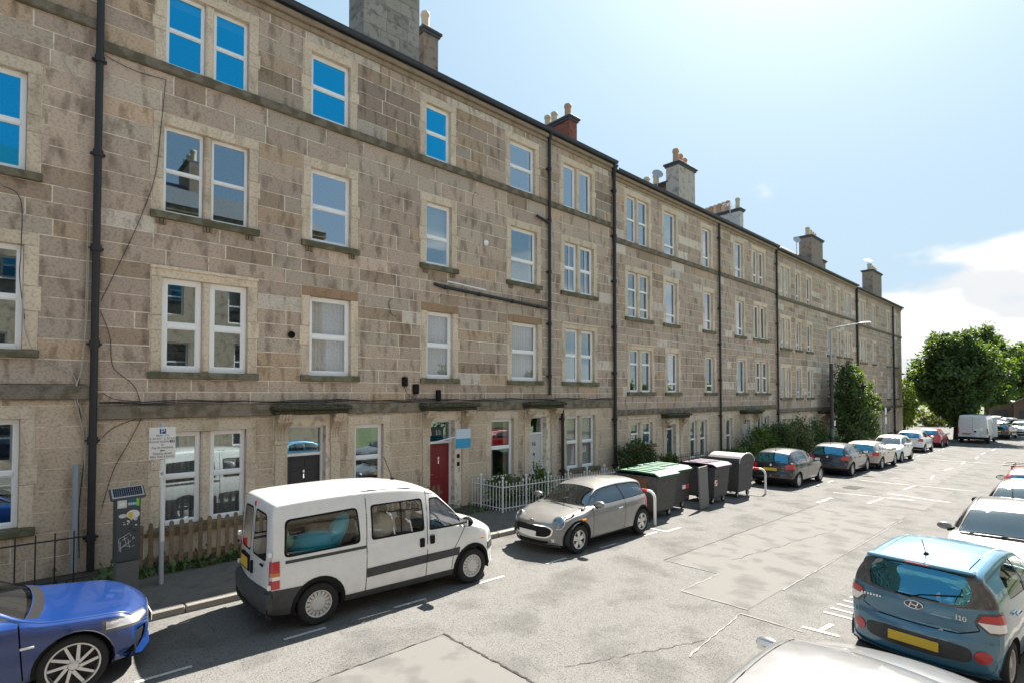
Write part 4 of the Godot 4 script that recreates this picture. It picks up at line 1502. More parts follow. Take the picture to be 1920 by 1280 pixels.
func wheel(n: Node3D, at: Vector3, R: float, wd: float, sgn: float, style: Dictionary) -> void:
	var w := part("wheel", n, at)
	if sgn < 0: w.rotation.y = PI
	var ax := Transform3D(Basis(Vector3(1, 0, 0), Vector3(0, 0, 1), Vector3(0, -1, 0)), Vector3.ZERO)   # lathe axis along +z
	var ri: float = R * style.get("rim", 0.66)
	var h := wd / 2
	var m := MB.new()
	m.lathe([Vector2(ri, -h * 0.8), Vector2(ri + 0.01, -h), Vector2(R - 0.035, -h), Vector2(R - 0.008, -h * 0.8), Vector2(R, -h * 0.4), Vector2(R, h * 0.4), Vector2(R - 0.008, h * 0.8), Vector2(R - 0.035, h * 0.97), Vector2(ri + 0.02, h), Vector2(ri, h * 0.85)], ax, 32)
	obj("tyre", m, M.tyre, w)
	m = MB.new()
	var fz := h * 0.72
	m.lathe([Vector2(ri, h * 0.86), Vector2(ri - 0.012, h * 0.9), Vector2(ri - 0.022, h * 0.8), Vector2(ri - 0.03, -h * 0.2)], ax, 32)
	var rh: float = ri * style.get("hub", 0.26)
	m.lathe([Vector2(rh, fz - 0.03), Vector2(rh, fz), Vector2(rh * 0.75, fz + 0.012), Vector2(0.001, fz + 0.014)], ax, 18)
	var ns: int = style.get("n", 5)
	var wi: float = style.get("wi", 0.055)
	var wo: float = style.get("wo", 0.075)
	var ro := ri - 0.018
	for k in ns:
		for tw in style.get("pair", [0.0]):
			var a: float = TAU * k / ns + 0.3
			var t := Transform3D(Basis(Vector3(0, 0, 1), a), Vector3.ZERO)
			var y0: float = tw * 0.3 + style.get("lean", 0.0) * -0.5
			var y1: float = tw + style.get("lean", 0.0)
			var q := [Vector3(rh * 0.8, y0 - wi / 2, fz), Vector3(ro, y1 - wo / 2, fz - 0.008), Vector3(ro, y1 + wo / 2, fz - 0.008), Vector3(rh * 0.8, y0 + wi / 2, fz)]
			var dz := Vector3(0, 0, -0.028)
			m.quad(t * q[0], t * q[1], t * q[2], t * q[3])
			m.quad(t * (q[0] + dz), t * (q[1] + dz), t * q[1], t * q[0])
			m.quad(t * q[3], t * q[2], t * (q[2] + dz), t * (q[3] + dz))
	obj("rim", m, M[style.get("mat", "alloy")], w)
	m = MB.new()
	m.lathe([Vector2(ri - 0.03, fz - 0.06), Vector2(0.001, fz - 0.06)], ax, 20)
	obj("brake", m, M.interior if style.get("dark", true) else M.steel, w)

func car(called: String, label: String, category: String, group: String, pos: Vector3, yaw: float, sp: Dictionary) -> Node3D:
	var n := thing(called, label, category, pos, yaw, group)
	n.rotation.z = 0.0
	var T := car_shell(sp)
	var R: float = sp.R
	var sets := {}     # name -> [triangles, material, split, sink]
	for xw in sp.axles:
		var ra: float = R + sp.get("arch_gap", 0.045)
		var side := [[2, -1.0, 2, 0.0, -0.45], [4, 1.0, 4, 0.0, 9.6]]
		if sp.has("arch_trim"):
			var r := cut(T, prism(circle(xw, R + 0.01, ra + sp.arch_trim), 0, 1, side))
			T = r[1]
			var r2 := cut(r[0], prism(circle(xw, R + 0.01, ra), 0, 1))
			sets["wheel_arch"] = [sets.get("wheel_arch", [[]])[0] + r2[1], "plastic_black", false, -0.012]
		else:
			T = cut(T, prism(circle(xw, R + 0.01, ra), 0, 1, side))[1]
	for c in sp.cuts:   # [name, material, kind, points, {r, lim, split, sink}]
		var o: Dictionary = c[4] if c.size() > 4 else {}
		var pts := []
		var r: float = o.get("r", 0.0)
		var planes := []
		match c[2]:
			"side":
				planes = prism(rounded(c[3], r), 0, 1, [[2, -1.0, 2, 0.0, -0.25], [4, -1.0, 4, 0.0, -o.get("j0", 2.5)], [4, 1.0, 4, 0.0, o.get("j1", 16.5)]])
			"top":
				for p in c[3]:
					var k := clampf(p.x, 0, sp.key_s.size() - 1.001)
					pts.append(Vector2(lerpf(sp.key_s[int(k)], sp.key_s[int(k) + 1], k - int(k)), p.y))
				planes = prism(rounded(pts, r), 3, 2, [[4, -1.0, 4, 0.0, -o.get("j0", 11.5)]])
			"rear":
				planes = prism(rounded(c[3], r), 2, 1, [[0, 1.0, 0, 0.0, o.lim], [4, -1.0, 4, 0.0, -o.get("j0", 2.5)]])
			"front":
				planes = prism(rounded(c[3], r), 2, 1, [[0, -1.0, 0, 0.0, -o.lim], [4, -1.0, 4, 0.0, -o.get("j0", 2.5)]])
		var res := cut(T, planes)
		T = res[1]
		if c[1] != "":
			var had = sets.get(c[0] + c[1], [[]])[0]
			if had and o.get("split", false):
				sets[c[0] + c[1] + str(sets.size())] = [res[0], c[1], true, o.get("sink", 0.0), c[0]]
			else:
				sets[c[0] + c[1]] = [had + res[0], c[1], o.get("split", false), o.get("sink", 0.0), c[0]]
	obj("body", half_mesh(T, [1.0, -1.0]), M[sp.paint], n)
	for k in sets:
		var s = sets[k]
		var nm: String = s[4] if s.size() > 4 else k
		if s[0].is_empty(): continue
		if s[2]:
			for sg in [1.0, -1.0]:
				obj(nm, half_mesh(s[0], [sg], s[3]), M[s[1]], n)
		else:
			obj(nm, half_mesh(s[0], [1.0, -1.0], s[3]), M[s[1]], n)
	# wheels and wheel wells
	var half: float = sp.plan[sp.plan.size() / 2][1]
	for xw in sp.axles:
		for sg in [1.0, -1.0]:
			wheel(n, Vector3(xw, R, sg * (half - 0.125)), R, 0.20, sg, sp.get("wheel", {}))
			var m := MB.new()
			var ra: float = R + sp.get("arch_gap", 0.045) + 0.012
			var z0: float = sg * (half - 0.02 - sp.get("well_in", 0.0))
			var z1: float = sg * (half - 0.32)
			for k in 14:
				var a0 := -0.25 + (PI + 0.5) * k / 14.0
				var a1 := -0.25 + (PI + 0.5) * (k + 1) / 14.0
				var p := func(a, z): return Vector3(xw + ra * cos(a), R + 0.01 + ra * sin(a), z)
				m.quad(p.call(a0, z0), p.call(a1, z0), p.call(a1, z1), p.call(a0, z1))
				m.tri(p.call(a0, z1), p.call(a1, z1), Vector3(xw, R, z1))
			obj("wheel_well", m, M.interior, n)
	inside(n, sp)
	return n

func inside(n: Node3D, sp: Dictionary) -> void:   # floor, dashboard, seats and steering wheel behind the glass
	if not sp.has("cabin"): return
	var c: Dictionary = sp.cabin
	var w: float = sp.plan[sp.plan.size() / 2][1] - 0.09
	var m := MB.new()
	m.box(Vector3(c.x0, c.fl - 0.03, -w), Vector3(c.x1, c.fl, w))
	m.box(Vector3(c.x0, c.fl, -w), Vector3(c.x1, sp.belt[0][1] - 0.10, -w + 0.03))
	m.box(Vector3(c.x0, c.fl, w - 0.03), Vector3(c.x1, sp.belt[0][1] - 0.10, w))
	obj("cabin_floor", m, M.interior, n)
	m = MB.new()
	m.cbox(Vector3(c.dash - 0.28, c.fl + 0.35, -w + 0.04), Vector3(c.dash + 0.25, c.dy, w - 0.04), 0.06)
	obj("dashboard", m, M.interior, n)
	m = MB.new()
	var ring := []
	for k in 17:
		ring.append(Vector3(0, 0.185 * cos(TAU * k / 16), 0.185 * sin(TAU * k / 16)))
	var sw := MB.new()
	sw.tube(ring, 0.016, 6, false)
	sw.box(Vector3(-0.01, -0.02, -0.17), Vector3(0.01, 0.02, 0.17))
	m.put(sw, tf(Vector3(c.dash - 0.36, c.dy + 0.01, 0.36), 0, 0, 0.45))
	obj("steering_wheel", m, M.plastic_black, n)
	for sx in c.seats:
		for z in [-0.36, 0.36]:
			m = MB.new()
			m.cbox(Vector3(sx - 0.25, c.fl + 0.05, z - 0.24), Vector3(sx + 0.25, c.fl + 0.30, z + 0.24), 0.05)
			m.xbox(tf(Vector3(sx - 0.28, c.fl + 0.55, z), 0, 0, 0.22), Vector3(0.13, 0.62, 0.46), 0.05)
			m.xbox(tf(Vector3(sx - 0.36, c.fl + 0.93, z), 0, 0, 0.22), Vector3(0.09, 0.17, 0.26), 0.04)
			obj("seat", m, M.interior_grey, n)

func mirrors(n: Node3D, x: float, y: float, z: float, mtl: String, s := 1.0) -> void:
	for sg in [1.0, -1.0]:
		var w := part("mirror", n)
		var m := MB.new()
		m.ell(Vector3(x, y + 0.01, sg * (z + 0.12 * s)), Vector3(0.075, 0.075, 0.125) * s, 14, 10)
		obj("housing", m, M[mtl], w)
		m = MB.new()
		m.xbox(tf(Vector3(x, y - 0.045 * s, sg * (z + 0.015)), sg * 0.5, 0, 0), Vector3(0.06, 0.035, 0.14), 0.01)
		obj("stalk", m, M.plastic_black, w)
		m = MB.new()
		m.xbox(tf(Vector3(x - 0.064 * s, y + 0.01, sg * (z + 0.12 * s)), 0, sg * 0.12, 0), Vector3(0.02, 0.10, 0.19) * s, 0.008)
		obj("glass", m, M.chrome, w)

func plate(n: Node3D, x: float, y: float, z: float, rear := true, tilt := 0.0) -> void:
	var m := MB.new()
	m.xbox(tf(Vector3(x, y, z), 0, 0, tilt), Vector3(0.014, 0.112, 0.52), 0.004)
	obj("number_plate", m, M.plate_yellow if rear else M.plate_white, n)

func handles(n: Node3D, pts: Array, z: float, mtl: String) -> void:
	for p in pts:
		for sg in [1.0, -1.0]:
			var m := MB.new()
			m.cbox(Vector3(p.x - 0.09, p.y - 0.017, sg * (z - 0.01)), Vector3(p.x + 0.09, p.y + 0.017, sg * (z + 0.03)), 0.012)
			obj("door_handle", m, M[mtl], n)

func aerial(n: Node3D, p: Vector3, lean: float, ln := 0.22) -> void:
	var m := MB.new()
	m.ell(p + Vector3(0, 0.005, 0), Vector3(0.05, 0.025, 0.03), 10, 6)
	m.tube([p, p + Vector3(lean, ln, 0)], 0.006, 6)
	obj("aerial", m, M.plastic_black, n)

func wiper(n: Node3D, a: Vector3, b: Vector3, c: Vector3) -> void:
	var m := MB.new()
	m.tube([a, b, c], 0.008, 6)
	obj("wiper", m, M.plastic_black, n)

func V2(a: Array) -> Array:
	var out := []
	for k in range(0, a.size(), 2): out.append(Vector2(a[k], a[k + 1]))
	return out

func seam(x0: float, y0: float, x1: float, y1: float, w := 0.014) -> Array:
	var d := Vector2(x1 - x0, y1 - y0).normalized()
	var nn := Vector2(-d.y, d.x) * w / 2
	return ["seam", "", "side", [Vector2(x0, y0) + nn, Vector2(x1, y1) + nn, Vector2(x1, y1) - nn, Vector2(x0, y0) - nn]]

# a five-door hatchback, L x W x H, facing +x
func hatch(Ln: float, Wd: float, H: float, paint_name: String, o := {}) -> Dictionary:
	var f := func(a: Array) -> Array:
		var out := []
		for k in range(0, a.size(), 2): out.append(Vector2(a[k] * Ln, a[k + 1] * H))
		return out
	var w := Wd / 2
	var nose: float = o.get("nose", 0.0)
	var prof: Array = f.call(o.get("prof", [0.470, 0.16, 0.493, 0.25, 0.499, 0.37, 0.487, 0.455 + nose, 0.445, 0.535 + nose, 0.34, 0.605, 0.238, 0.650, 0.135, 0.815, 0.045, 0.935, -0.05, 0.985, -0.15, 1.0, -0.28, 0.985, -0.385, 0.940, -0.440, 0.80, -0.474, 0.665, -0.484, 0.56, -0.487, 0.46, -0.499, 0.38, -0.498, 0.26, -0.475, 0.16]))
	var sp := {
		"H": H, "R": o.get("R", 0.305), "wr": w * o.get("wr", 0.69), "paint": paint_name, "prof": prof, "sub": o.get("sub", 4), "rc": 0.09,
		"axles": [Ln * o.get("fa", 0.305), -Ln * o.get("rax", 0.315)],
		"plan": [[Ln * 0.5, w * 0.86], [Ln * 0.44, w * 0.94], [Ln * 0.33, w * 0.985], [Ln * 0.1, w], [-Ln * 0.25, w], [-Ln * 0.36, w * 0.985], [-Ln * 0.45, w * 0.94], [-Ln * 0.5, w * 0.88]],
		"bot": [[Ln * 0.5, 0.22], [Ln * 0.4, 0.19], [-Ln * 0.4, 0.20], [-Ln * 0.5, 0.27]],
		"belt": [[Ln * 0.5, H * 0.60], [Ln * 0.25, H * 0.625], [-Ln * 0.2, H * 0.655], [-Ln * 0.5, H * 0.665]],
		"bow": [[Ln * 0.5, 0.26], [Ln * 0.42, 0.20], [Ln * 0.24, 0.13], [Ln * 0.04, 0.03], [-Ln * 0.1, 0.0], [-Ln * 0.36, 0.03], [-Ln * 0.44, 0.10], [-Ln * 0.5, 0.17]],
		"wheel": o.get("wheel", {"n": 5, "wi": 0.06, "wo": 0.085}),
		"cabin": {"x0": -Ln * 0.40, "x1": Ln * 0.27, "fl": 0.30, "dash": Ln * 0.17, "dy": H * 0.63, "seats": [-0.05 * Ln, -0.25 * Ln]},
	}
	var gl: String = o.get("glass", "car_glass")
	var cuts := [
		["cowl", "plastic_black", "top", [Vector2(5.9, -0.2), Vector2(5.9, w * 0.74), Vector2(6.13, w * 0.80), Vector2(6.13, -0.2)]],
		["windscreen", gl, "top", [Vector2(6.15, -0.2), Vector2(6.15, w * 0.80), Vector2(7.92, w * 0.635), Vector2(7.92, -0.2)], {"sink": 0.006}],
		["rear_window", o.get("rear_glass", "car_glass_dark"), "top", [Vector2(12.22, -0.2), Vector2(12.22, w * 0.60), Vector2(13.88, w * 0.72), Vector2(13.88, -0.2)], {"sink": 0.006}],
		["door_window", gl, "side", f.call([0.178, 0.672, 0.062, 0.865, 0.0, 0.905, -0.075, 0.915, -0.075, 0.682]), {"r": 0.03, "split": true, "sink": 0.006}],
		["door_window", gl, "side", f.call([-0.092, 0.684, -0.092, 0.914, -0.20, 0.905, -0.275, 0.86, -0.292, 0.705]), {"r": 0.03, "split": true, "sink": 0.006}],
		["quarter_window", gl, "side", f.call([-0.31, 0.71, -0.295, 0.85, -0.345, 0.80, -0.365, 0.725]), {"r": 0.02, "split": true, "sink": 0.006}],
		["pillar_trim", "plastic_black", "side", f.call([-0.078, 0.672, -0.078, 0.922, -0.089, 0.922, -0.089, 0.674])],
		["headlamp", "lamp_clear", "front", V2([w * 0.50, H * 0.44, w * 0.56, H * 0.50, w * 1.2, H * 0.565, w * 1.2, H * 0.45]), {"lim": Ln * 0.385, "split": true, "sink": 0.004}],
		["grille", "plastic_black", "front", V2([-0.2, H * 0.435, w * 0.40, H * 0.44, w * 0.44, H * 0.395, -0.2, H * 0.385]), {"lim": Ln * 0.44, "sink": 0.012}],
		["air_intake", "plastic_black", "front", V2([-0.2, H * 0.30, w * 0.62, H * 0.29, w * 0.55, H * 0.19, -0.2, H * 0.18]), {"lim": Ln * 0.44, "sink": 0.015}],
		["tail_lamp", "lamp_red", "rear", V2([w * 0.66, H * 0.52, w * 0.60, H * 0.58, w * 0.66, H * 0.645, w * 1.2, H * 0.665, w * 1.2, H * 0.535]), {"lim": -Ln * o.get("lamp_x", 0.425), "split": true, "sink": -0.004}],
		["bumper_insert", "plastic_black", "rear", V2([-0.2, H * 0.13, w * 1.1, H * 0.13, w * 1.1, H * 0.265, -0.2, H * 0.285]), {"lim": -Ln * 0.42}],
		["sill_trim", "plastic_black", "side", f.call([0.2, 0.10, 0.2, 0.185, -0.22, 0.185, -0.22, 0.10]), {"split": true}],
		["roof_ditch", "", "top", [Vector2(8.1, w * 0.565), Vector2(8.1, w * 0.58), Vector2(12.0, w * 0.58), Vector2(12.0, w * 0.565)]],
		seam(Ln * 0.205, H * 0.22, Ln * 0.195, H * 0.64), seam(-Ln * 0.083, H * 0.2, -Ln * 0.084, H * 0.66), seam(-Ln * 0.225, H * 0.42, -Ln * 0.30, H * 0.69)]
	sp.cuts = cuts + o.get("cuts", [])
	return sp

func dress_hatch(n: Node3D, Ln: float, Wd: float, H: float, o := {}) -> void:
	var w := Wd / 2
	mirrors(n, Ln * o.get("mirror_x", 0.15), H * 0.675, w * 0.93, o.get("mirror", "plastic_black"))
	handles(n, [Vector2(-Ln * 0.045, H * 0.58), Vector2(-Ln * 0.235, H * 0.595)], w * 0.985, o.get("handle", "plastic_black"))
	plate(n, -Ln * 0.5 + o.get("plate_dx", 0.030), H * o.get("plate_y", 0.50), 0.0, true, -0.1)
	plate(n, Ln * 0.5 - 0.012, H * 0.345, 0.0, false)
	aerial(n, Vector3(-Ln * 0.34, H * 0.965, 0), -0.10)
	wiper(n, Vector3(-Ln * 0.473, H * 0.69, 0.0), Vector3(-Ln * 0.472, H * 0.70, 0.05), Vector3(-Ln * 0.462, H * 0.72, 0.36))
	if o.get("no_wipers", false): return
	wiper(n, Vector3(Ln * 0.238, H * 0.665, 0.1), Vector3(Ln * 0.222, H * 0.68, -0.1), Vector3(Ln * 0.218, H * 0.685, -0.55))
	wiper(n, Vector3(Ln * 0.232, H * 0.665, 0.5), Vector3(Ln * 0.225, H * 0.68, 0.4), Vector3(Ln * 0.222, H * 0.685, 0.0))
	var m := MB.new()
	m.lathe([Vector2(0.001, 0.012), Vector2(0.04, 0.010), Vector2(0.05, 0.0)], Transform3D(Basis(Vector3(0, 1, 0), Vector3(-1, 0, 0), Vector3(0, 0, 1)), Vector3(-Ln * 0.483, H * 0.61, 0)), 14)
	obj("badge", m, M.chrome, n)

func set_car(called: String, label: String, x: float, z: float, yaw: float, Ln: float, Wd: float, H: float, paint_name: String, o := {}, dy := 0.0) -> Node3D:
	var n := car(called, label, "car", "cars parked along the street", Vector3(x, yg(x) + dy, z), yaw, hatch(Ln, Wd, H, paint_name, o))
	dress_hatch(n, Ln, Wd, H, o)
	return n

func build_cars() -> void:
	white_van()
	mini_car()
	blue_car()
	teal_car()
	var big5 := {"n": 5, "wi": 0.05, "wo": 0.06, "pair": [-0.035, 0.035]}
	set_car("parked_car", "white hatchback seen from above, roof towards the grey-blue hatchback's rear bumper", 5.05, -1.32, 0.0, 4.2, 1.78, 1.46, "paint_silver", {"mirror": "paint_silver"}, -0.08)
	set_car("parked_car", "pearl white car facing the grey-blue hatchback, steering wheel behind its windscreen", 14.5, -1.14, PI + 0.02, 4.06, 1.72, 1.44, "paint_pearl", {"mirror": "paint_pearl"}, -0.08)
	set_car("parked_car", "silver car between the pearl white car and the red car", 18.8, -1.08, PI, 4.1, 1.72, 1.45, "paint_silver", {"mirror": "plastic_black"}, -0.08)
	var red := set_car("parked_car", "red car with roof bars on its roof", 22.75, -1.05, 0.0, 4.1, 1.75, 1.60, "paint_red", {}, -0.08)
	for k in 3:
		var m := MB.new()
		m.tube([Vector3(-1.0 + 0.55 * k, 1.64, -0.75), Vector3(-1.0 + 0.55 * k, 1.64, 0.75)], 0.014, 8)
		for z in [-0.55, 0.55]: m.tube([Vector3(-1.0 + 0.55 * k, 1.52, z), Vector3(-1.0 + 0.55 * k, 1.64, z)], 0.018, 8)
		obj("roof_bar", m, M.black_iron, red)
	set_car("parked_car", "black hatchback with alloy wheels beside the white hoop and wheeled bins", 24.15, -8.72, 0.0, 4.03, 1.75, 1.47, "paint_black", {"wheel": {"n": 8, "wi": 0.05, "wo": 0.05}, "plate_y": 0.50, "lamp_x": 0.40})
	set_car("parked_car", "dark navy hatchback parked between the black hatchback and beige car", 29.85, -8.40, 0.02, 4.25, 1.80, 1.47, "paint_navy", {"wheel": big5, "plate_y": 0.34, "R": 0.325, "lamp_x": 0.42})
	set_car("parked_car", "beige coupe parked beyond the navy hatchback", 34.1, -8.15, 0.0, 4.35, 1.80, 1.40, "paint_beige", {"wheel": big5, "plate_y": 0.35, "R": 0.325})
	set_car("parked_car", "white hatchback parked facing the beige coupe's front", 38.9, -8.25, PI, 4.0, 1.73, 1.48, "paint_white", {"mirror": "paint_white"})
	set_car("parked_car", "white hatchback with red tail lamps just short of the small red car", 48.0, -8.70, 0.0, 4.07, 1.75, 1.52, "paint_white", {"mirror": "paint_white", "plate_y": 0.33})
	set_car("parked_car", "small red hatchback parked under the big round tree", 54.8, -8.75, 0.0, 3.9, 1.70, 1.48, "paint_red", {})
	big_van()
	for q in [[71.5, -5.9, 0.0, "paint_black", "black car parked past the open side of the large van"], [79.0, -5.0, PI, "paint_white", "white car in the far row by the brown sheds"], [84.5, -5.8, PI, "paint_silver", "silver car in the far row beside the brown sheds"], [90.0, -6.9, PI, "paint_pearl", "pearl white car at the head of the far row"], [96.0, -8.6, PI, "paint_greybeige", "grey car at the far end of the row by the sheds"], [40.5, -16.5 + 15.3, PI, "paint_silver", "silver car parked well beyond the red car with roof bars"]]:
		set_car("parked_car", q[4], q[0], q[1], q[2] - 0.1, 4.1, 1.75, 1.47, q[3], {"sub": 2})

func white_van() -> void:
	var H := 1.94
	var w := 0.905
	var sp := {
		"H": H, "R": 0.315, "wr": 0.765, "rc": 0.075, "crown": 0.03, "paint": "paint_white", "sub": 5, "arch_trim": 0.055, "arch_gap": 0.04, "shoulder": 0.972, "bonnet_w": 0.86,
		"prof": V2([2.12, 0.24, 2.205, 0.34, 2.225, 0.56, 2.20, 0.74, 2.13, 0.86, 1.82, 1.03, 1.42, 1.135, 0.98, 1.50, 0.60, 1.79, 0.25, 1.88, -0.4, 1.935, -1.3, 1.935, -1.95, 1.905, -2.09, 1.86, -2.135, 1.74, -2.17, 1.30, -2.195, 0.90, -2.205, 0.66, -2.285, 0.63, -2.295, 0.45, -2.22, 0.27]),
		"axles": [1.37, -1.455],
		"plan": [[2.22, w * 0.80], [2.05, w * 0.91], [1.7, w * 0.965], [1.2, w * 0.99], [0.4, w], [-1.2, w], [-1.9, w * 0.985], [-2.2, w * 0.965], [-2.3, w * 0.955]],
		"bot": [[2.22, 0.24], [1.9, 0.21], [-1.9, 0.24], [-2.3, 0.30]],
		"belt": [[2.2, 0.86], [1.5, 1.06], [0.8, 1.10], [-2.3, 1.10]],
		"bow": [[2.22, 0.34], [1.9, 0.26], [1.4, 0.16], [0.6, 0.05], [0.0, 0.0], [-1.9, 0.0], [-2.15, 0.05], [-2.3, 0.10]],
		"wheel": {"rim": 0.64, "hub": 0.58, "n": 16, "wi": 0.034, "wo": 0.052, "mat": "hubcap"},
		"cabin": {"x0": -2.1, "x1": 1.5, "fl": 0.42, "dash": 1.25, "dy": 1.10, "seats": [0.55]},
	}
	var lt := []
	sp.cuts = lt + [
		["windscreen", "van_glass", "top", [Vector2(6.12, -0.2), Vector2(6.12, 0.70), Vector2(7.93, 0.62), Vector2(7.93, -0.2)], {"sink": 0.006, "r": 0.04}],
		["rear_window", "van_glass", "top", [Vector2(14.12, 0.085), Vector2(14.12, 0.56), Vector2(15.58, 0.64), Vector2(15.58, 0.085)], {"sink": 0.006, "r": 0.07, "split": true}],
		["window_seal", "plastic_black", "top", [Vector2(14.05, 0.06), Vector2(14.05, 0.585), Vector2(15.66, 0.665), Vector2(15.66, 0.06)], {"r": 0.08, "split": true}],
		["side_window", "van_glass", "side", V2([-1.94, 1.12, -1.92, 1.60, -0.86, 1.64, -0.83, 1.14]), {"sink": 0.006, "r": 0.07, "split": true}],
		["window_seal", "plastic_black", "side", V2([-1.97, 1.09, -1.95, 1.63, -0.84, 1.67, -0.80, 1.11]), {"r": 0.08, "split": true}],
		["side_window", "van_glass", "side", V2([-0.59, 1.15, -0.59, 1.645, -0.09, 1.655, -0.09, 1.15]), {"sink": 0.006, "r": 0.05, "split": true}],
		["side_window", "van_glass", "side", V2([-0.07, 1.15, -0.07, 1.655, 0.31, 1.64, 0.33, 1.15]), {"sink": 0.006, "r": 0.05, "split": true}],
		["window_seal", "plastic_black", "side", V2([-0.62, 1.12, -0.62, 1.675, 0.335, 1.67, 0.36, 1.12]), {"r": 0.06, "split": true}],
		["side_window", "van_glass", "side", V2([0.47, 1.14, 0.50, 1.63, 0.66, 1.625, 1.14, 1.22, 1.17, 1.13]), {"sink": 0.006, "r": 0.04, "split": true}],
		["window_seal", "plastic_black", "side", V2([0.45, 1.11, 0.48, 1.655, 0.68, 1.65, 1.18, 1.23, 1.21, 1.10]), {"r": 0.04, "split": true}],
		["quarter_window", "van_glass", "side", V2([1.235, 1.12, 1.225, 1.19, 1.50, 1.05, 1.44, 1.05]), {"r": 0.015, "split": true, "sink": 0.006}],
		["headlamp", "lamp_clear", "front", V2([0.42, 0.70, 0.44, 0.83, 1.0, 0.90, 1.0, 0.72]), {"lim": 1.80, "split": true, "sink": 0.003}],
		["bumper_strip", "plastic_grey", "side", V2([2.3, 0.55, 2.3, 0.67, 1.74, 0.67, 1.76, 0.55]), {"sink": -0.012, "j1": 14.0, "split": true}],
		["rubbing_strip", "plastic_grey", "side", V2([0.93, 0.585, 0.93, 0.72, 1.08, 0.72, 1.06, 0.585]), {"sink": -0.010, "split": true}],
		["rubbing_strip", "plastic_grey", "side", V2([0.40, 0.575, 0.40, 0.715, 0.92, 0.715, 0.92, 0.585]), {"sink": -0.010, "split": true}],
		["rubbing_strip", "plastic_grey", "side", V2([-0.70, 0.555, -0.70, 0.695, 0.385, 0.715, 0.385, 0.575]), {"sink": -0.010, "split": true}],
		["lower_cladding", "plastic_grey", "side", V2([-2.4, 0.0, -2.4, 0.66, -2.1, 0.655, -0.715, 0.68, -0.715, 0.55, -1.40, 0.30, -1.40, 0.0]), {"sink": -0.010, "j1": 9.0, "split": true}],
		["slide_rail", "plastic_grey", "side", V2([-1.95, 1.005, -1.95, 1.05, -0.715, 1.06, -0.715, 1.015]), {"sink": -0.004, "split": true}],
		["rear_bumper", "plastic_grey", "rear", V2([-0.2, 0.0, 1.2, 0.0, 1.2, 0.655, -0.2, 0.645]), {"lim": -1.9, "sink": -0.010, "j0": -1.0}],
		["sill_trim", "plastic_grey", "side", V2([1.1, 0.1, 1.1, 0.345, -1.2, 0.345, -1.2, 0.1]), {"sink": -0.006, "split": true}],
		["tail_lamp", "lamp_red", "rear", V2([0.79, 0.675, 0.79, 0.80, 1.2, 0.80, 1.2, 0.675]), {"lim": -2.03, "sink": -0.012, "split": true}],
		["tail_lamp", "lamp_clear", "rear", V2([0.79, 0.80, 0.79, 0.85, 1.2, 0.85, 1.2, 0.80]), {"lim": -2.03, "sink": -0.012, "split": true}],
		["tail_lamp", "lamp_amber", "rear", V2([0.79, 0.85, 0.79, 0.90, 1.2, 0.90, 1.2, 0.85]), {"lim": -2.03, "sink": -0.012, "split": true}],
		["tail_lamp", "lamp_red", "rear", V2([0.79, 0.90, 0.79, 1.06, 1.2, 1.06, 1.2, 0.90]), {"lim": -2.03, "sink": -0.012, "split": true}],
		["seam", "", "top", [Vector2(13.7, -0.2), Vector2(13.7, 0.006), Vector2(17.2, 0.006), Vector2(17.2, -0.2)]],
		seam(-0.715, 0.30, -0.69, 1.84), seam(0.39, 0.34, 0.425, 1.80), seam(0.92, 0.36, 0.95, 0.70), seam(0.95, 0.70, 1.235, 1.10), seam(0.425, 1.74, 0.68, 1.71), seam(0.68, 1.71, 1.20, 1.26)]
	var n := car("people_carrier_van", "white passenger van with dark side strips parked before the black door", "van", "", Vector3(4.95, 0.0, -8.74), -0.055, sp)
	mirrors(n, 1.16, 1.17, 0.87, "plastic_black", 1.15)
	for p in [[0.30, 0.93], [0.50, 0.955]]:
		for sg in [1.0, -1.0]:
			var m := MB.new()
			m.cbox(Vector3(p[0] - 0.045, p[1] - 0.075, sg * 0.88), Vector3(p[0] + 0.045, p[1] + 0.075, sg * 0.925), 0.012)
			obj("door_handle", m, M.plastic_black, n)
	var m := MB.new()
	m.cbox(Vector3(-2.215, 0.72, -0.50), Vector3(-2.165, 0.97, -0.06), 0.01)
	obj("plate_recess", m, M.plastic_black, n)
	m = MB.new()
	m.cbox(Vector3(-2.225, 0.755, -0.47), Vector3(-2.214, 0.92, -0.12), 0.003)
	obj("number_plate", m, M.plate_yellow, n)
	m = MB.new()
	m.cbox(Vector3(-2.225, 0.74, 0.06), Vector3(-2.18, 0.93, 0.12), 0.01)
	obj("door_handle", m, M.plastic_black, n)
	m = MB.new()
	m.cbox(Vector3(-2.208, 0.955, 0.50), Vector3(-2.185, 0.985, 0.62), 0.004)
	obj("badge", m, M.plastic_black, n)
	m = MB.new()
	m.ell(Vector3(-2.128, 1.775, 0), Vector3(0.02, 0.045, 0.035), 10, 8)
	obj("brake_lamp", m, M.lamp_red, n)
	for y in [0.70, 1.16]:
		for sg in [1.0, -1.0]:
			m = MB.new()
			m.cbox(Vector3(-2.19, y - 0.035, sg * 0.815), Vector3(-2.13, y + 0.035, sg * 0.865), 0.012)
			obj("hinge", m, M.paint_white, n)
	for sg in [1.0, -1.0]:   # roof drip channels
		m = MB.new()
		m.tube([Vector3(0.55, 1.79, sg * 0.70), Vector3(0.1, 1.862, sg * 0.735), Vector3(-0.6, 1.90, sg * 0.735), Vector3(-1.9, 1.865, sg * 0.722)], 0.008, 6)
		obj("roof_channel", m, M.plastic_grey, n)
	aerial(n, Vector3(0.30, 1.89, -0.2), -0.18, 0.42)
	wiper(n, Vector3(1.42, 1.15, 0.2), Vector3(1.36, 1.19, 0.1), Vector3(1.24, 1.29, -0.55))
	m = MB.new()
	m.ell(Vector3(1.60, 0.80, 0.878), Vector3(0.03, 0.02, 0.012), 8, 6)
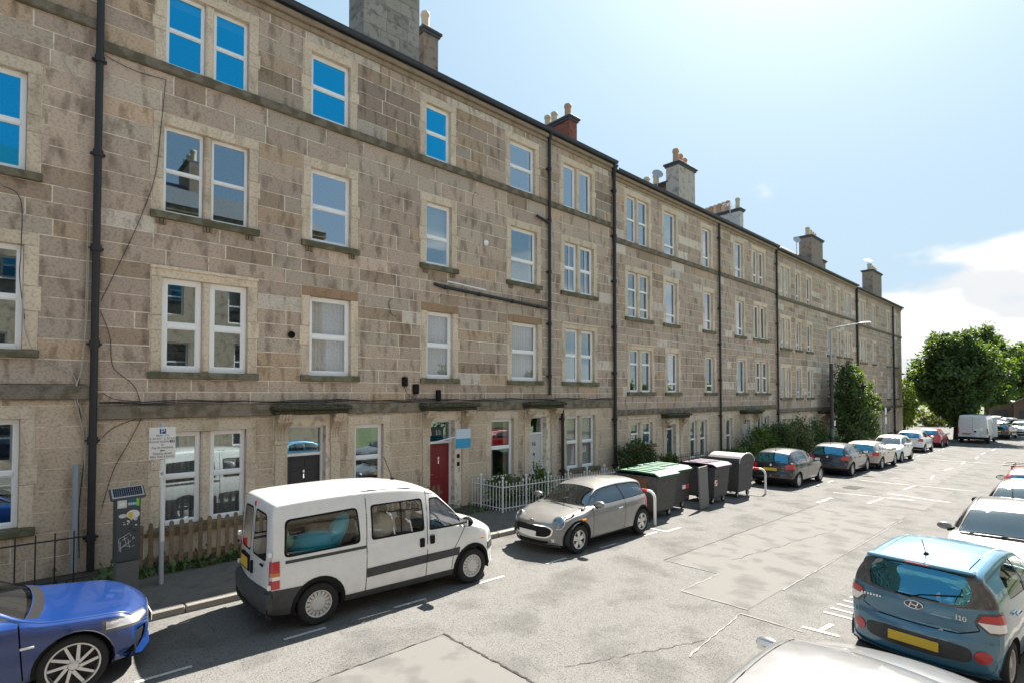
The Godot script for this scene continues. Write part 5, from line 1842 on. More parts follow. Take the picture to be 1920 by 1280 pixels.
	obj("indicator", m, M.lamp_amber, n)
	# load inside
	m = MB.new()
	m.ell(Vector3(-1.35, 1.12, 0.45), Vector3(0.42, 0.22, 0.22), 14, 8)
	m.put(half_ell(), tf(Vector3(-1.05, 1.30, 0.55), 0, 0, -0.5))
	obj("turquoise_bag", m, mat("bag_turquoise", L(0.02, 0.36, 0.50), 0.5), n)
	m = MB.new()
	m.ell(Vector3(-0.28, 1.18, 0.35), Vector3(0.30, 0.26, 0.25), 14, 8)
	obj("cream_sack", m, mat("sack_cream", L(0.45, 0.42, 0.34), 0.9), n)
	m = MB.new()
	m.xbox(tf(Vector3(-1.55, 1.25, 0.1), 0.3, 0.4, 0.2), Vector3(0.5, 0.5, 0.4), 0.04)
	m.xbox(tf(Vector3(-0.75, 1.15, -0.3), 0.1, 0.5, 0.1), Vector3(0.6, 0.55, 0.5), 0.04)
	obj("boxes", m, mat("load_brown", L(0.13, 0.09, 0.06), 0.9), n)
	m = MB.new()
	m.ell(Vector3(-1.85, 1.22, 0.42), Vector3(0.16, 0.12, 0.18), 12, 8)
	obj("green_bag", m, mat("bag_green", L(0.16, 0.40, 0.20), 0.5), n)

func half_ell() -> MB:
	var m := MB.new()
	m.ell(Vector3.ZERO, Vector3(0.14, 0.30, 0.14), 12, 8)
	return m

func mini_car() -> void:
	var H := 1.414
	var w := 0.8635
	var sp := {
		"H": H, "R": 0.315, "wr": 0.60, "rc": 0.11, "crown": 0.05, "paint": "paint_greybeige", "sub": 5, "arch_trim": 0.052, "arch_gap": 0.035, "shoulder": 0.945, "bonnet_w": 0.80,
		"prof": V2([1.80, 0.20, 1.895, 0.30, 1.915, 0.46, 1.905, 0.60, 1.86, 0.705, 1.55, 0.835, 0.93, 0.945, 0.52, 1.20, 0.28, 1.325, 0.0, 1.385, -0.55, 1.410, -1.15, 1.385, -1.56, 1.325, -1.66, 1.17, -1.745, 0.98, -1.80, 0.80, -1.845, 0.62, -1.90, 0.52, -1.905, 0.36, -1.84, 0.24]),
		"axles": [1.195, -1.30],
		"plan": [[1.91, w * 0.80], [1.7, w * 0.905], [1.3, w * 0.965], [0.6, w * 0.985], [-0.2, w], [-1.0, w], [-1.5, w * 0.96], [-1.9, w * 0.86]],
		"bot": [[1.9, 0.22], [1.5, 0.19], [-1.5, 0.20], [-1.9, 0.28]],
		"belt": [[1.9, 0.70], [1.3, 0.86], [0.7, 0.925], [-1.9, 0.945]],
		"bow": [[1.91, 0.30], [1.6, 0.25], [0.95, 0.19], [0.3, 0.07], [0.0, 0.02], [-1.2, 0.03], [-1.6, 0.12], [-1.9, 0.22]],
		"wheel": {"n": 5, "wi": 0.07, "wo": 0.115, "rim": 0.64},
		"cabin": {"x0": -1.5, "x1": 1.05, "fl": 0.28, "dash": 0.72, "dy": 0.92, "seats": [-0.15, -0.95]},
	}
	sp.cuts = [
		["windscreen", "car_glass", "top", [Vector2(6.10, -0.2), Vector2(6.10, 0.66), Vector2(7.93, 0.53), Vector2(7.93, -0.2)], {"sink": 0.006}],
		["rear_window", "car_glass_dark", "top", [Vector2(12.15, -0.2), Vector2(12.15, 0.50), Vector2(13.9, 0.58), Vector2(13.9, -0.2)], {"sink": 0.006}],
		["door_window", "car_glass_side", "side", V2([0.72, 0.965, 0.32, 1.225, 0.10, 1.265, -0.52, 1.285, -0.54, 0.975]), {"r": 0.03, "split": true, "sink": 0.006}],
		["quarter_window", "car_glass_side", "side", V2([-0.57, 0.975, -0.55, 1.285, -1.15, 1.265, -1.44, 1.215, -1.56, 1.0]), {"r": 0.05, "split": true, "sink": 0.006}],
		["window_trim", "plastic_black", "side", V2([0.80, 0.945, 0.30, 1.255, 0.10, 1.29, -0.55, 1.31, -1.18, 1.29, -1.50, 1.235, -1.60, 0.98]), {"r": 0.03, "split": true}],
		["grille", "plastic_black", "front", V2([-0.2, 0.635, 0.40, 0.625, 0.52, 0.565, 0.50, 0.46, 0.40, 0.405, -0.2, 0.395]), {"lim": 1.55, "sink": 0.012, "r": 0.04}],
		["grille_surround", "chrome", "front", V2([-0.2, 0.655, 0.42, 0.645, 0.55, 0.575, 0.53, 0.45, 0.42, 0.385, -0.2, 0.375]), {"lim": 1.55, "sink": -0.006, "r": 0.04}],
		["air_intake", "plastic_black", "front", V2([-0.2, 0.33, 0.46, 0.32, 0.42, 0.25, -0.2, 0.245]), {"lim": 1.6, "sink": 0.012, "r": 0.02}],
		["tail_lamp", "lamp_red", "rear", V2([0.60, 0.66, 0.60, 0.90, 0.80, 0.90, 0.80, 0.66]), {"lim": -1.45, "split": true, "sink": -0.006, "r": 0.03}],
		["sill_trim", "plastic_black", "side", V2([0.9, 0.1, 0.9, 0.27, -1.0, 0.27, -1.0, 0.1]), {"split": true}],
		["front_lip", "plastic_black", "front", V2([-0.2, 0.0, 1.0, 0.0, 1.0, 0.235, -0.2, 0.225]), {"lim": 1.45}],
		seam(0.70, 0.28, 0.69, 0.93), seam(-0.50, 0.28, -0.55, 0.95), seam(1.72, 0.70, 0.95, 0.90, 0.008)]
	var n := car("compact_car", "grey-beige three-door compact car with round headlamps beside the white railing", "car", "cars parked along the street", Vector3(10.33, yg(10.3), -8.50), PI + 0.02, sp)
	for sg in [1.0, -1.0]:   # round headlamps and fog lamps
		var hl := part("headlamp", n)
		var ax := Transform3D(Basis(Vector3(0, 1, 0), Vector3(1, 0, 0), Vector3(0, 0, -1)), Vector3.ZERO)
		var t := tf(Vector3(1.63, 0.70, sg * 0.60), 0, -sg * 0.42, 0.42) * ax
		var m := MB.new()
		m.lathe([Vector2(0.15, -0.12), Vector2(0.15, 0.0), Vector2(0.14, 0.014), Vector2(0.125, 0.012), Vector2(0.125, -0.03)], t, 24)
		obj("ring", m, M.chrome, hl)
		m = MB.new()
		m.lathe([Vector2(0.125, 0.004), Vector2(0.09, 0.016), Vector2(0.001, 0.026)], t, 24)
		obj("lens", m, M.car_glass, hl)
		m = MB.new()
		m.lathe([Vector2(0.125, -0.01), Vector2(0.10, -0.04), Vector2(0.045, -0.06), Vector2(0.045, -0.02), Vector2(0.001, -0.012)], t, 20)
		obj("reflector", m, M.chrome, hl)
		m = MB.new()
		m.lathe([Vector2(0.055, -0.05), Vector2(0.055, 0.006), Vector2(0.045, 0.010), Vector2(0.001, 0.006)], tf(Vector3(1.765, 0.335, sg * 0.56), 0, -sg * 0.35, 0.08) * ax, 16)
		obj("fog_lamp", m, M.chrome, n)
		m = MB.new()
		m.cbox(Vector3(0.98, 0.70, sg * 0.835), Vector3(1.12, 0.745, sg * 0.865), 0.012)
		obj("side_scuttle", m, M.lamp_amber, n)
	mirrors(n, 0.62, 1.0, 0.82, "paint_greybeige", 1.05)
	handles(n, [Vector2(-0.33, 0.80)], 0.845, "chrome")
	var m := MB.new()
	m.xbox(tf(Vector3(1.912, 0.455, 0.06)), Vector3(0.016, 0.11, 0.50), 0.004)
	obj("number_plate", m, M.plate_white, n)
	plate(n, -1.90, 0.56, 0.0)
	m = MB.new()
	m.xbox(tf(Vector3(1.84, 0.735, 0.0), 0, 0, 0.4), Vector3(0.03, 0.012, 0.14), 0.004)
	m.lathe([Vector2(0.001, 0.012), Vector2(0.03, 0.010), Vector2(0.035, 0.0)], tf(Vector3(1.84, 0.738, 0)), 12)
	obj("badge", m, M.chrome, n)
	wiper(n, Vector3(0.97, 0.955, -0.2), Vector3(0.90, 0.985, -0.1), Vector3(0.84, 1.0, 0.5))
	wiper(n, Vector3(0.95, 0.955, 0.25), Vector3(0.92, 0.975, 0.2), Vector3(0.90, 0.99, -0.45))

func blue_car() -> void:
	var Ln := 4.34
	var H := 1.44
	var w := 0.908
	var sp := hatch(Ln, w * 2, H, "paint_blue", {"R": 0.335, "nose": 0.035, "wheel": {"n": 5, "wi": 0.038, "wo": 0.030, "pair": [-0.075, 0.06], "lean": 0.03, "rim": 0.76, "hub": 0.22}})
	sp.sub = 5
	sp.arch_gap = 0.04
	var keep := []
	for c in sp.cuts:
		if c[0] in ["headlamp", "grille", "air_intake"]: continue
		keep.append(c)
	sp.cuts = [
		["headlamp", "lamp_clear", "front", V2([0.46, 0.655, 0.50, 0.70, 1.2, 0.80, 1.2, 0.735, 0.70, 0.62]), {"lim": 1.62, "split": true, "sink": 0.004}],
		["headlamp_base", "lamp_dark", "front", V2([0.44, 0.64, 0.48, 0.715, 1.2, 0.81, 1.2, 0.69, 0.70, 0.59]), {"lim": 1.58, "split": true}],
		["grille", "plastic_black", "front", V2([-0.2, 0.66, 0.36, 0.65, 0.46, 0.56, 0.40, 0.36, 0.3, 0.32, -0.2, 0.32]), {"lim": 1.75, "sink": 0.015, "r": 0.02}],
		["grille_frame", "plastic_grey", "front", V2([-0.2, 0.69, 0.38, 0.68, 0.49, 0.57, 0.43, 0.34, 0.31, 0.295, -0.2, 0.295]), {"lim": 1.75, "r": 0.02}],
		["side_intake", "plastic_black", "front", V2([0.56, 0.54, 0.74, 0.56, 0.80, 0.30, 0.62, 0.27]), {"lim": 1.6, "split": true, "sink": 0.02}],
		["bumper_lip", "plastic_black", "front", V2([-0.2, 0.0, 1.2, 0.0, 1.2, 0.25, -0.2, 0.245]), {"lim": 1.5}]] + keep
	var n := car("parked_car", "blue hatchback with large alloy wheels and clear headlamps beside the parking ticket machine", "car", "cars parked along the street", Vector3(-0.72, 0.0, -8.92), -0.02, sp)
	dress_hatch(n, Ln, w * 2, H, {"mirror": "paint_blue", "mirror_x": 0.10, "no_wipers": true})
	for sg in [1.0, -1.0]:
		var m := MB.new()
		m.cbox(Vector3(0.86, 0.66, sg * 0.895), Vector3(0.98, 0.685, sg * 0.912), 0.004)
		obj("side_badge", m, M.white_reflector, n)
		m = MB.new()
		for r in 5:
			for c in 3:
				m.xbox(tf(Vector3(1.875 - 0.035 * c, 0.33 + 0.045 * r, sg * (0.63 + 0.045 * c + 0.01 * (r % 2))), 0, 0, 0.0), Vector3(0.02, 0.028, 0.026), 0.006)
		obj("intake_mesh", m, M.steel, n)

func teal_car() -> void:
	var Ln := 3.665
	var H := 1.49
	var w := 0.83
	var sp := hatch(Ln, w * 2, H, "paint_teal", {"sub": 6, "wr": 0.745, "R": 0.29, "wheel": {"n": 7, "wi": 0.05, "wo": 0.06, "mat": "hubcap"},
		"prof": [0.465, 0.16, 0.493, 0.26, 0.499, 0.38, 0.485, 0.47, 0.44, 0.56, 0.36, 0.615, 0.275, 0.655, 0.155, 0.83, 0.055, 0.94, -0.05, 0.985, -0.15, 1.0, -0.30, 0.985, -0.435, 0.945, -0.458, 0.82, -0.478, 0.685, -0.484, 0.58, -0.481, 0.475, -0.498, 0.435, -0.501, 0.33, -0.487, 0.20, -0.46, 0.15]})
	sp.bow = [[Ln * 0.5, 0.26], [Ln * 0.42, 0.20], [Ln * 0.24, 0.13], [Ln * 0.04, 0.03], [-Ln * 0.1, 0.0], [-Ln * 0.40, 0.06], [-Ln * 0.46, 0.17], [-Ln * 0.5, 0.25]]
	sp.plan[-1][1] = w * 0.90
	sp.plan[-2][1] = w * 0.955
	var keep := []
	for c in sp.cuts:
		if c[0] in ["tail_lamp", "rear_window", "bumper_insert", "quarter_window", "seam"]: continue
		keep.append(c)
	sp.cuts = [
		["rear_window", "car_glass_dark", "top", [Vector2(12.20, -0.2), Vector2(12.20, 0.46), Vector2(13.0, 0.54), Vector2(13.85, 0.50), Vector2(13.98, 0.36), Vector2(14.02, -0.2)], {"sink": 0.006, "r": 0.05}],
		["window_surround", "lamp_dark", "rear", V2([-0.2, 1.44, 0.52, 1.40, 0.72, 1.20, 0.80, 1.03, 0.62, 1.01, 0.4, 0.995, -0.2, 0.985]), {"lim": -1.48}],
		["tail_lamp", "lamp_red", "rear", V2([0.585, 0.875, 0.625, 0.945, 1.0, 1.0, 1.0, 0.86]), {"lim": -1.44, "split": true, "sink": -0.010}],
		["tail_lamp", "lamp_clear", "rear", V2([0.585, 0.87, 1.0, 0.855, 1.0, 0.775, 0.69, 0.765]), {"lim": -1.44, "split": true, "sink": -0.010}],
		["lamp_surround", "lamp_dark", "rear", V2([0.555, 0.86, 0.60, 0.965, 1.0, 1.02, 1.0, 0.755, 0.685, 0.735]), {"lim": -1.42, "split": true, "sink": -0.003}],
		["rear_reflector", "lamp_red", "rear", circle_pts(0.635, 0.475, 0.075), {"lim": -1.4, "split": true, "sink": -0.008}],
		["bumper_insert", "plastic_grey", "rear", V2([-0.2, 0.60, 0.3, 0.60, 0.50, 0.57, 0.545, 0.53, 0.545, 0.42, 0.48, 0.385, -0.2, 0.37]), {"lim": -1.3, "r": 0.03}],
		["seam", "", "rear", V2([-0.2, 0.703, 0.42, 0.703, 0.42, 0.690, -0.2, 0.690]), {"lim": -1.4}],
		["seam", "", "rear", V2([0.42, 0.703, 0.60, 0.77, 0.608, 0.757, 0.428, 0.690]), {"lim": -1.4}],
		["seam", "", "rear", V2([0.60, 0.77, 0.56, 0.86, 0.572, 0.865, 0.61, 0.77]), {"lim": -1.4}],
		["diffuser", "plastic_black", "rear", V2([-0.2, 0.1, 1.0, 0.1, 1.0, 0.235, -0.2, 0.23]), {"lim": -1.3}]] + keep
	var n := car("parked_car", "grey-blue metallic hatchback showing its rear window and oval badge", "car", "cars parked along the street", Vector3(10.05, -0.08, -1.36), -0.10, sp)
	mirrors(n, 0.70, 1.0, 0.80, "paint_teal")
	handles(n, [Vector2(-0.2, 0.86), Vector2(-1.0, 0.90)], 0.83, "chrome")
	plate(n, -1.855, 0.505, 0.0, true, -0.05)
	aerial(n, Vector3(-1.28, 1.455, 0.0), -0.16, 0.22)
	wiper(n, Vector3(-1.775, 1.01, -0.05), Vector3(-1.745, 1.055, 0.06), Vector3(-1.705, 1.14, 0.46))
	wiper(n, Vector3(-1.775, 1.01, -0.05), Vector3(-1.775, 1.025, -0.2), Vector3(-1.77, 1.03, 0.25))
	var m := MB.new()
	m.cbox(Vector3(-1.655, 1.385, -0.56), Vector3(-1.50, 1.425, 0.56), 0.016)
	obj("spoiler", m, M.paint_teal, n)
	m = MB.new()
	m.cbox(Vector3(-1.664, 1.398, -0.13), Vector3(-1.65, 1.414, 0.13), 0.004)
	obj("brake_lamp", m, M.lamp_red, n)
	# oval badge with a slanted letter
	var bd := part("badge", n, Vector3(-1.79, 0.925, 0.0))
	m = MB.new()
	var ring := []
	for k in 25: ring.append(Vector3(0, 0.048 * sin(TAU * k / 24), 0.095 * cos(TAU * k / 24)))
	m.tube(ring, 0.008, 6, false)
	m.xbox(tf(Vector3(0, 0, -0.035), 0.35, 0, 0), Vector3(0.012, 0.07, 0.014))
	m.xbox(tf(Vector3(0, 0, 0.035), 0.35, 0, 0), Vector3(0.012, 0.07, 0.014))
	m.xbox(tf(Vector3(0, 0, 0.0), 0.25, 0, 0), Vector3(0.012, 0.013, 0.075))
	obj("emblem", m, M.chrome, bd)
	m = MB.new()
	var disc := []
	for k in 24: disc.append(Vector2(0.092 * cos(TAU * k / 24), 0.046 * sin(TAU * k / 24)))
	m.extrude(disc, Transform3D(Basis(Vector3(0, 0, 1), Vector3(0, 1, 0), Vector3(-1, 0, 0)), Vector3(0.012, 0, 0)), 0.008)
	obj("backing", m, M.lamp_dark, bd)
	var t := TextMesh.new()
	t.text = "i10"
	t.font = sysfont("Droid Serif")
	t.font_size = 24
	t.pixel_size = 0.0034
	t.depth = 0.008
	var lt := obj("lettering", t, M.chrome, n)
	lt.position = Vector3(-1.765, 0.90, 0.46)
	lt.rotation = Vector3(0, -PI / 2 - 0.18, 0)
	m = MB.new()
	for k in 7:
		m.xbox(tf(Vector3(-1.765, 0.915, -0.58 + 0.035 * k)), Vector3(0.008, 0.022 + 0.01 * (k % 2), 0.018))
	obj("lettering", m, M.chrome, n)

func circle_pts(cx: float, cy: float, r: float) -> Array:
	var out := []
	for k in 16: out.append(Vector2(cx + r * cos(TAU * k / 16), cy + r * sin(TAU * k / 16)))
	return out

func big_van() -> void:
	var H := 2.52
	var w := 1.02
	var sp := {
		"H": H, "R": 0.34, "wr": 0.90, "rc": 0.12, "paint": "paint_white", "sub": 3, "shoulder": 0.98, "arch_gap": 0.05, "bonnet_w": 0.88,
		"prof": V2([2.6, 0.3, 2.70, 0.5, 2.68, 0.8, 2.55, 1.0, 2.2, 1.25, 1.85, 1.38, 1.3, 2.0, 1.05, 2.25, 0.8, 2.40, 0.3, 2.5, -1.0, 2.52, -2.4, 2.50, -2.6, 2.44, -2.66, 2.2, -2.69, 1.2, -2.70, 0.55, -2.72, 0.35]),
		"axles": [1.75, -1.70], "plan": [[2.7, w * 0.85], [2.2, w * 0.95], [1.4, w], [-1.0, w], [-2.5, w], [-2.7, w * 0.97]], "bot": [[2.7, 0.3], [-2.7, 0.35]], "belt": [[2.7, 1.0], [1.8, 1.3], [-2.7, 1.35]], "bow": [[2.7, 0.3], [1.5, 0.15], [0.5, 0.0], [-2.5, 0.0], [-2.7, 0.03]],
		"wheel": {"n": 8, "mat": "plastic_grey"}}
	sp.cuts = [
		["windscreen", "car_glass_dark", "top", [Vector2(5.2, -0.2), Vector2(5.2, 0.8), Vector2(6.9, 0.75), Vector2(6.9, -0.2)]],
		["side_window", "car_glass_dark", "side", V2([1.6, 1.40, 1.0, 2.05, 0.7, 2.05, 0.7, 1.40]), {"split": true}],
		["tail_lamp", "lamp_red", "rear", V2([0.93, 0.85, 0.93, 1.35, 1.2, 1.35, 1.2, 0.85]), {"lim": -2.45, "split": true, "sink": -0.01}],
		["rear_bumper", "plastic_black", "rear", V2([-0.2, 0, 1.2, 0, 1.2, 0.58, -0.2, 0.58]), {"lim": -2.3, "sink": -0.03, "j0": -1.0}],
		["seam", "", "rear", V2([-0.2, 2.3, 0.009, 2.3, 0.009, 0.6, -0.2, 0.6]), {"lim": -2.4}]]
	var n := car("panel_van", "large white panel van seen from behind under the big tree", "van", "", Vector3(64.2, yg(64), -6.95), -0.02, sp)
	plate(n, -2.705, 0.80, -0.42)
	var m := MB.new()
	m.cbox(Vector3(-2.72, 0.87, -0.75), Vector3(-2.68, 0.90, -0.10), 0.005)
	obj("plate_bar", m, M.plastic_black, n)
	m = MB.new()
	m.cbox(Vector3(-2.73, 0.98, 0.10), Vector3(-2.68, 1.12, 0.26), 0.01)
	obj("door_handle", m, M.plastic_black, n)
	m = MB.new()
	m.cbox(Vector3(0.3, 0.5, 1.0), Vector3(0.36, 2.1, 1.30), 0.02)
	obj("open_door", m, M.paint_white, n)
	mirrors(n, 1.55, 1.5, 1.0, "plastic_black", 1.6)
# ---------------------------------------------------------------- gardens, fences, facade fittings
func build_gardens() -> void:
	facade_fittings()
	# wooden pickets
	for q in [[1.78, 4.35, "weathered wooden picket fence behind the ticket machine"], [6.5, 8.62, "weathered wooden picket fence before the red front door"]]:
		var n := thing("picket_fence", q[2], "fence", Vector3(q[0], yg(q[0]) + 0.11, -12.0))
		var m := MB.new()
		for y in [0.25, 0.72]:
			m.col = Color(0.17, 0.115, 0.07)
			m.box(Vector3(0, y - 0.035, -0.035), Vector3(q[1] - q[0], y + 0.035, -0.012))
			obj("rail", m, M.picket_wood, n)
			m = MB.new()
		var x := 0.03
		while x < q[1] - q[0] - 0.05:
			m = MB.new()
			var g := rng.randf_range(0.7, 1.2)
			m.col = Color(0.23 * g, 0.155 * g, 0.088 * g)
			var h := 0.93 + rng.randf_range(-0.02, 0.02)
			m.extrude([Vector2(-0.038, 0.03), Vector2(0.038, 0.03), Vector2(0.038, h - 0.035), Vector2(0.02, h), Vector2(-0.02, h), Vector2(-0.038, h - 0.035)], tf(Vector3(x, 0, -0.012), 0, 0, rng.randf_range(-0.012, 0.012)), 0.02)
			obj("picket", m, M.picket_wood, n)
			x += 0.163
	# black iron area railings
	for q in [[-4.0, 1.02, -12.0, "low black iron railing below the bay beside the drainpipe", 0.25], [20.6, 25.6, -11.9, "black iron railing in front of the green door", 0.16]]:
		var n := thing("iron_railing", q[3], "railing", Vector3(q[0], yg(q[0]) + 0.11, q[2]))
		var ln: float = q[1] - q[0]
		var sl := yg(q[1]) - yg(q[0])
		var m := MB.new()
		m.tube([Vector3(0, 0.88, 0), Vector3(ln, 0.88 + sl, 0)], 0.013, 6)
		obj("rail", m, M.black_iron, n)
		m = MB.new()
		m.tube([Vector3(0, 0.18, 0), Vector3(ln, 0.18 + sl, 0)], 0.013, 6)
		obj("rail", m, M.black_iron, n)
		m = MB.new()
		m.tube([Vector3(0, 0.0, 0), Vector3(0, 1.0, 0)], 0.011, 6)
		var bar := m.mesh()
		var x := 0.1
		while x < ln:
			obj("bar", bar, M.black_iron, n).position = Vector3(x, sl * x / ln, 0)
			x += q[4]
	# white railing with diamond finials
	var n := thing("white_railing", "white iron garden railing with diamond finials beside the white door", "railing", Vector3(10.36, yg(10.4) + 0.10, -11.5))
	var bm := MB.new()
	bm.tube([Vector3(0, 0.03, 0), Vector3(0, 0.83, 0)], 0.011, 6)
	var bar2 := bm.mesh()
	bm = MB.new()
	bm.box(Vector3(-0.02, 0.0, -0.02), Vector3(0.02, 0.95, 0.02))
	bm.xbox(tf(Vector3(0, 1.0, 0), 0, 0, PI / 4), Vector3(0.075, 0.075, 0.03))
	var post := bm.mesh()
	for run in [[Vector3.ZERO, Vector3(5.55, -0.075, 0)], [Vector3.ZERO, Vector3(-0.03, 0, -1.35)]]:
		var a: Vector3 = run[0]
		var b: Vector3 = run[1]
		for y in [0.12, 0.72]:
			var m := MB.new()
			m.tube([a + Vector3(0, y, 0), b + Vector3(0, y, 0)], 0.014, 6)
			obj("rail", m, M.white_iron, n)
		var cnt := int(a.distance_to(b) / 0.135)
		for k in cnt + 1:
			var p := a.lerp(b, float(k) / cnt)
			if k % 7 == 0:
				obj("post", post, M.white_iron, n).position = p
			else:
				obj("bar", bar2, M.white_iron, n).position = p
				if k % 7 == 1 or k % 7 == 6:
					var dm := MB.new()
					dm.xbox(tf(Vector3(0, 0.87, 0), 0, 0, PI / 4), Vector3(0.055, 0.055, 0.022))
					obj("finial", dm, M.white_iron, n).position = p
	# low edging stones along the garden
	var e := thing("garden_edging", "line of low mossy edging stones along the front gardens", "edging", Vector3(-6, 0.1, -11.95))
	var x := -6.0
	while x < 40.0:
		var ln := rng.randf_range(0.5, 0.9)
		if not (x > 4.4 and x < 6.0 or x > 8.5 and x < 10.2):
			var m := MB.new(e.position)
			var g := rng.randf_range(0.7, 1.1)
			m.col = Color(0.15 * g, 0.14 * g, 0.10 * g)
			m.cbox(Vector3(x + 0.01, yg(x) + 0.05, -12.06), Vector3(x + ln - 0.01, yg(x) + 0.20 + rng.randf_range(-0.02, 0.02), -11.88), 0.025)
			obj("edging_stone", m, M.weathered, e)
		x += ln
	# front garden plants
	var sh := [
		[11.2, -12.3, 0.75, 0.50, 0.40, 1200, 0.055, "leaf_mid", "leafy green shrub behind the white railing below the window"],
		[12.55, -12.25, 0.62, 0.55, 0.40, 1200, 0.06, "leaf_bright", "bright green shrub behind the white railing by the white door"],
		[18.3, -12.25, 1.15, 0.90, 0.55, 4200, 0.06, "leaf_dark", "rose bush with a few red blooms beside the green front door"],
		[20.3, -12.2, 0.75, 0.55, 0.45, 1500, 0.06, "leaf_mid", "low shrub at the foot of the green front door"],
		[26.3, -12.0, 0.9, 0.55, 0.6, 2200, 0.06, "leaf_bright", "bright fern-like shrub behind the domed bin"],
		[28.6, -11.9, 1.3, 1.0, 0.8, 3600, 0.07, "leaf_mid", "rounded hedge shrub beside the second stone doorway"],
		[31.0, -11.8, 1.3, 1.05, 0.8, 3600, 0.07, "leaf_dark", "dark shrub behind the black hatchback"],
		[33.4, -11.7, 1.5, 1.20, 0.9, 4200, 0.07, "leaf_pale", "tall flowering shrub with pale leaf tips"],
		[36.2, -11.7, 1.6, 1.05, 0.9, 4200, 0.07, "leaf_dark", "dark spreading shrub by the lamp post"],
		[39.2, -11.8, 1.2, 0.7, 0.8, 2400, 0.08, "leaf_dark", "low dark shrub beyond the lamp post"]]
	for s in sh:
		var p := Vector3(s[0], yg(s[0]) + 0.1, s[1])
		var b := thing("garden_shrub", s[8], "shrub", p, 0.0, "shrubs in the front gardens")
		var m := MB.new()
		for k in 7:
			var a := rng.randf() * TAU
			m.tube([Vector3(rng.randf_range(-0.15, 0.15), 0, rng.randf_range(-0.1, 0.1)), Vector3(cos(a) * s[2] * 0.3, s[3] * 0.8, sin(a) * s[4] * 0.3), Vector3(cos(a) * s[2] * 0.6, s[3] * 1.4, sin(a) * s[4] * 0.6)], 0.018, 5, false, 0.006)
		obj("stems", m, M.bark, b)
		foliage(b, Vector3(0, s[3] * 0.95, 0), Vector3(s[2], s[3], s[4]), s[5], s[6], s[7], int(s[0] * 10), 0.34)
		if s[8].begins_with("rose"):
			for k in 14:
				m = MB.new()
				m.ell(Vector3(rng.randf_range(-0.9, 0.9), rng.randf_range(0.5, 1.6), rng.randf_range(0.2, 0.5)), Vector3(0.04, 0.035, 0.04), 7, 5)
				obj("bloom", m, M.bloom_red, b)
	# weeds at the foot of the fences
	var wd := MB.new()
	for k in 700:
		var wx := rng.randf_range(-3.0, 22.0)
		if rng.randf() < 0.5: wx = rng.randf_range(1.2, 4.4)
		var wz := -11.9 + rng.randf_range(-0.10, 0.10)
		if rng.randf() < 0.25: wz = rng.randf_range(-12.9, -12.1)
		var p := Vector3(wx, yg(wx) + 0.12, wz)
		var a := rng.randf() * TAU
		var h := rng.randf_range(0.06, 0.22)
		var d := Vector3(cos(a), 0, sin(a))
		var g := rng.randf_range(0.6, 1.3)
		wd.col = Color(0.07 * g, 0.13 * g, 0.03 * g)
		var t := p + d * h * 0.5 + Vector3(0, h, 0)
		var s2 := d.cross(Vector3.UP) * 0.02
		wd.tri(p - s2, p + s2, t)
		wd.quad(p + d * h * 0.2 + Vector3(0, h * 0.5, 0), p + d * h * 0.5 + s2 * 2 + Vector3(0, h * 0.6, 0), t, p + d * h * 0.5 - s2 * 2 + Vector3(0, h * 0.7, 0))
	tag(obj("weeds", wd, M.leaf_plain), "small green weeds along the foot of the fences", "weeds", "", "stuff")

func foliage(parent: Node3D, c: Vector3, r: Vector3, count: int, size: float, mtl: String, sd: int, clump := 0.3, shell := 0.45, under := 1.0) -> void:
	# leaves, each two folded faces, gathered in clumps spread through an ellipsoid
	var rg := RandomNumberGenerator.new()
	rg.seed = sd + 100
	var m := MB.new()
	var nc := maxi(10, int(sqrt(count) * 1.3))
	var cl := []
	for k in nc:
		var d := Vector3(rg.randfn(), rg.randfn(), rg.randfn()).normalized()
		if d.y < 0: d.y *= under
		cl.append([c + d * r * pow(rg.randf_range(shell, 1.0), 0.6) * rg.randf_range(0.82, 1.06), rg.randf_range(0.75, 1.2), rg.randf_range(0.6, 1.25)])
	var cr := r * clump
	for k in count:
		var q = cl[rg.randi() % nc]
		var o := Vector3(rg.randfn(), rg.randfn(), rg.randfn()) * 0.45
		var p: Vector3 = q[0] + o * cr * q[2]
		if p.y < 0.03: p.y = 0.03 + rg.randf() * 0.1
		var dir := (o + Vector3(rg.randfn() * 0.5, rg.randfn() * 0.5 - 0.2, rg.randfn() * 0.5)).normalized()
		var up := ((p - c) / r).normalized() * 0.6 + Vector3(0, 0.7, 0) + Vector3(rg.randfn(), rg.randfn(), rg.randfn()) * 0.45
		var sd2 := dir.cross(up).normalized()
		up = sd2.cross(dir).normalized()
		var s := size * rg.randf_range(0.6, 1.35)
		var g: float = q[1] * rg.randf_range(0.75, 1.25)
		m.col = Color(g, g * rg.randf_range(0.92, 1.06), g * rg.randf_range(0.7, 1.1)) * 0.62
		var a := p - dir * s
		var b := p + dir * s
		var l := p + sd2 * s * 0.55 + up * s * 0.18
		var e := p - sd2 * s * 0.55 + up * s * 0.18
		m.tri(a, l, b)
		m.tri(a, b, e)
	obj("foliage", m, M[mtl], parent)

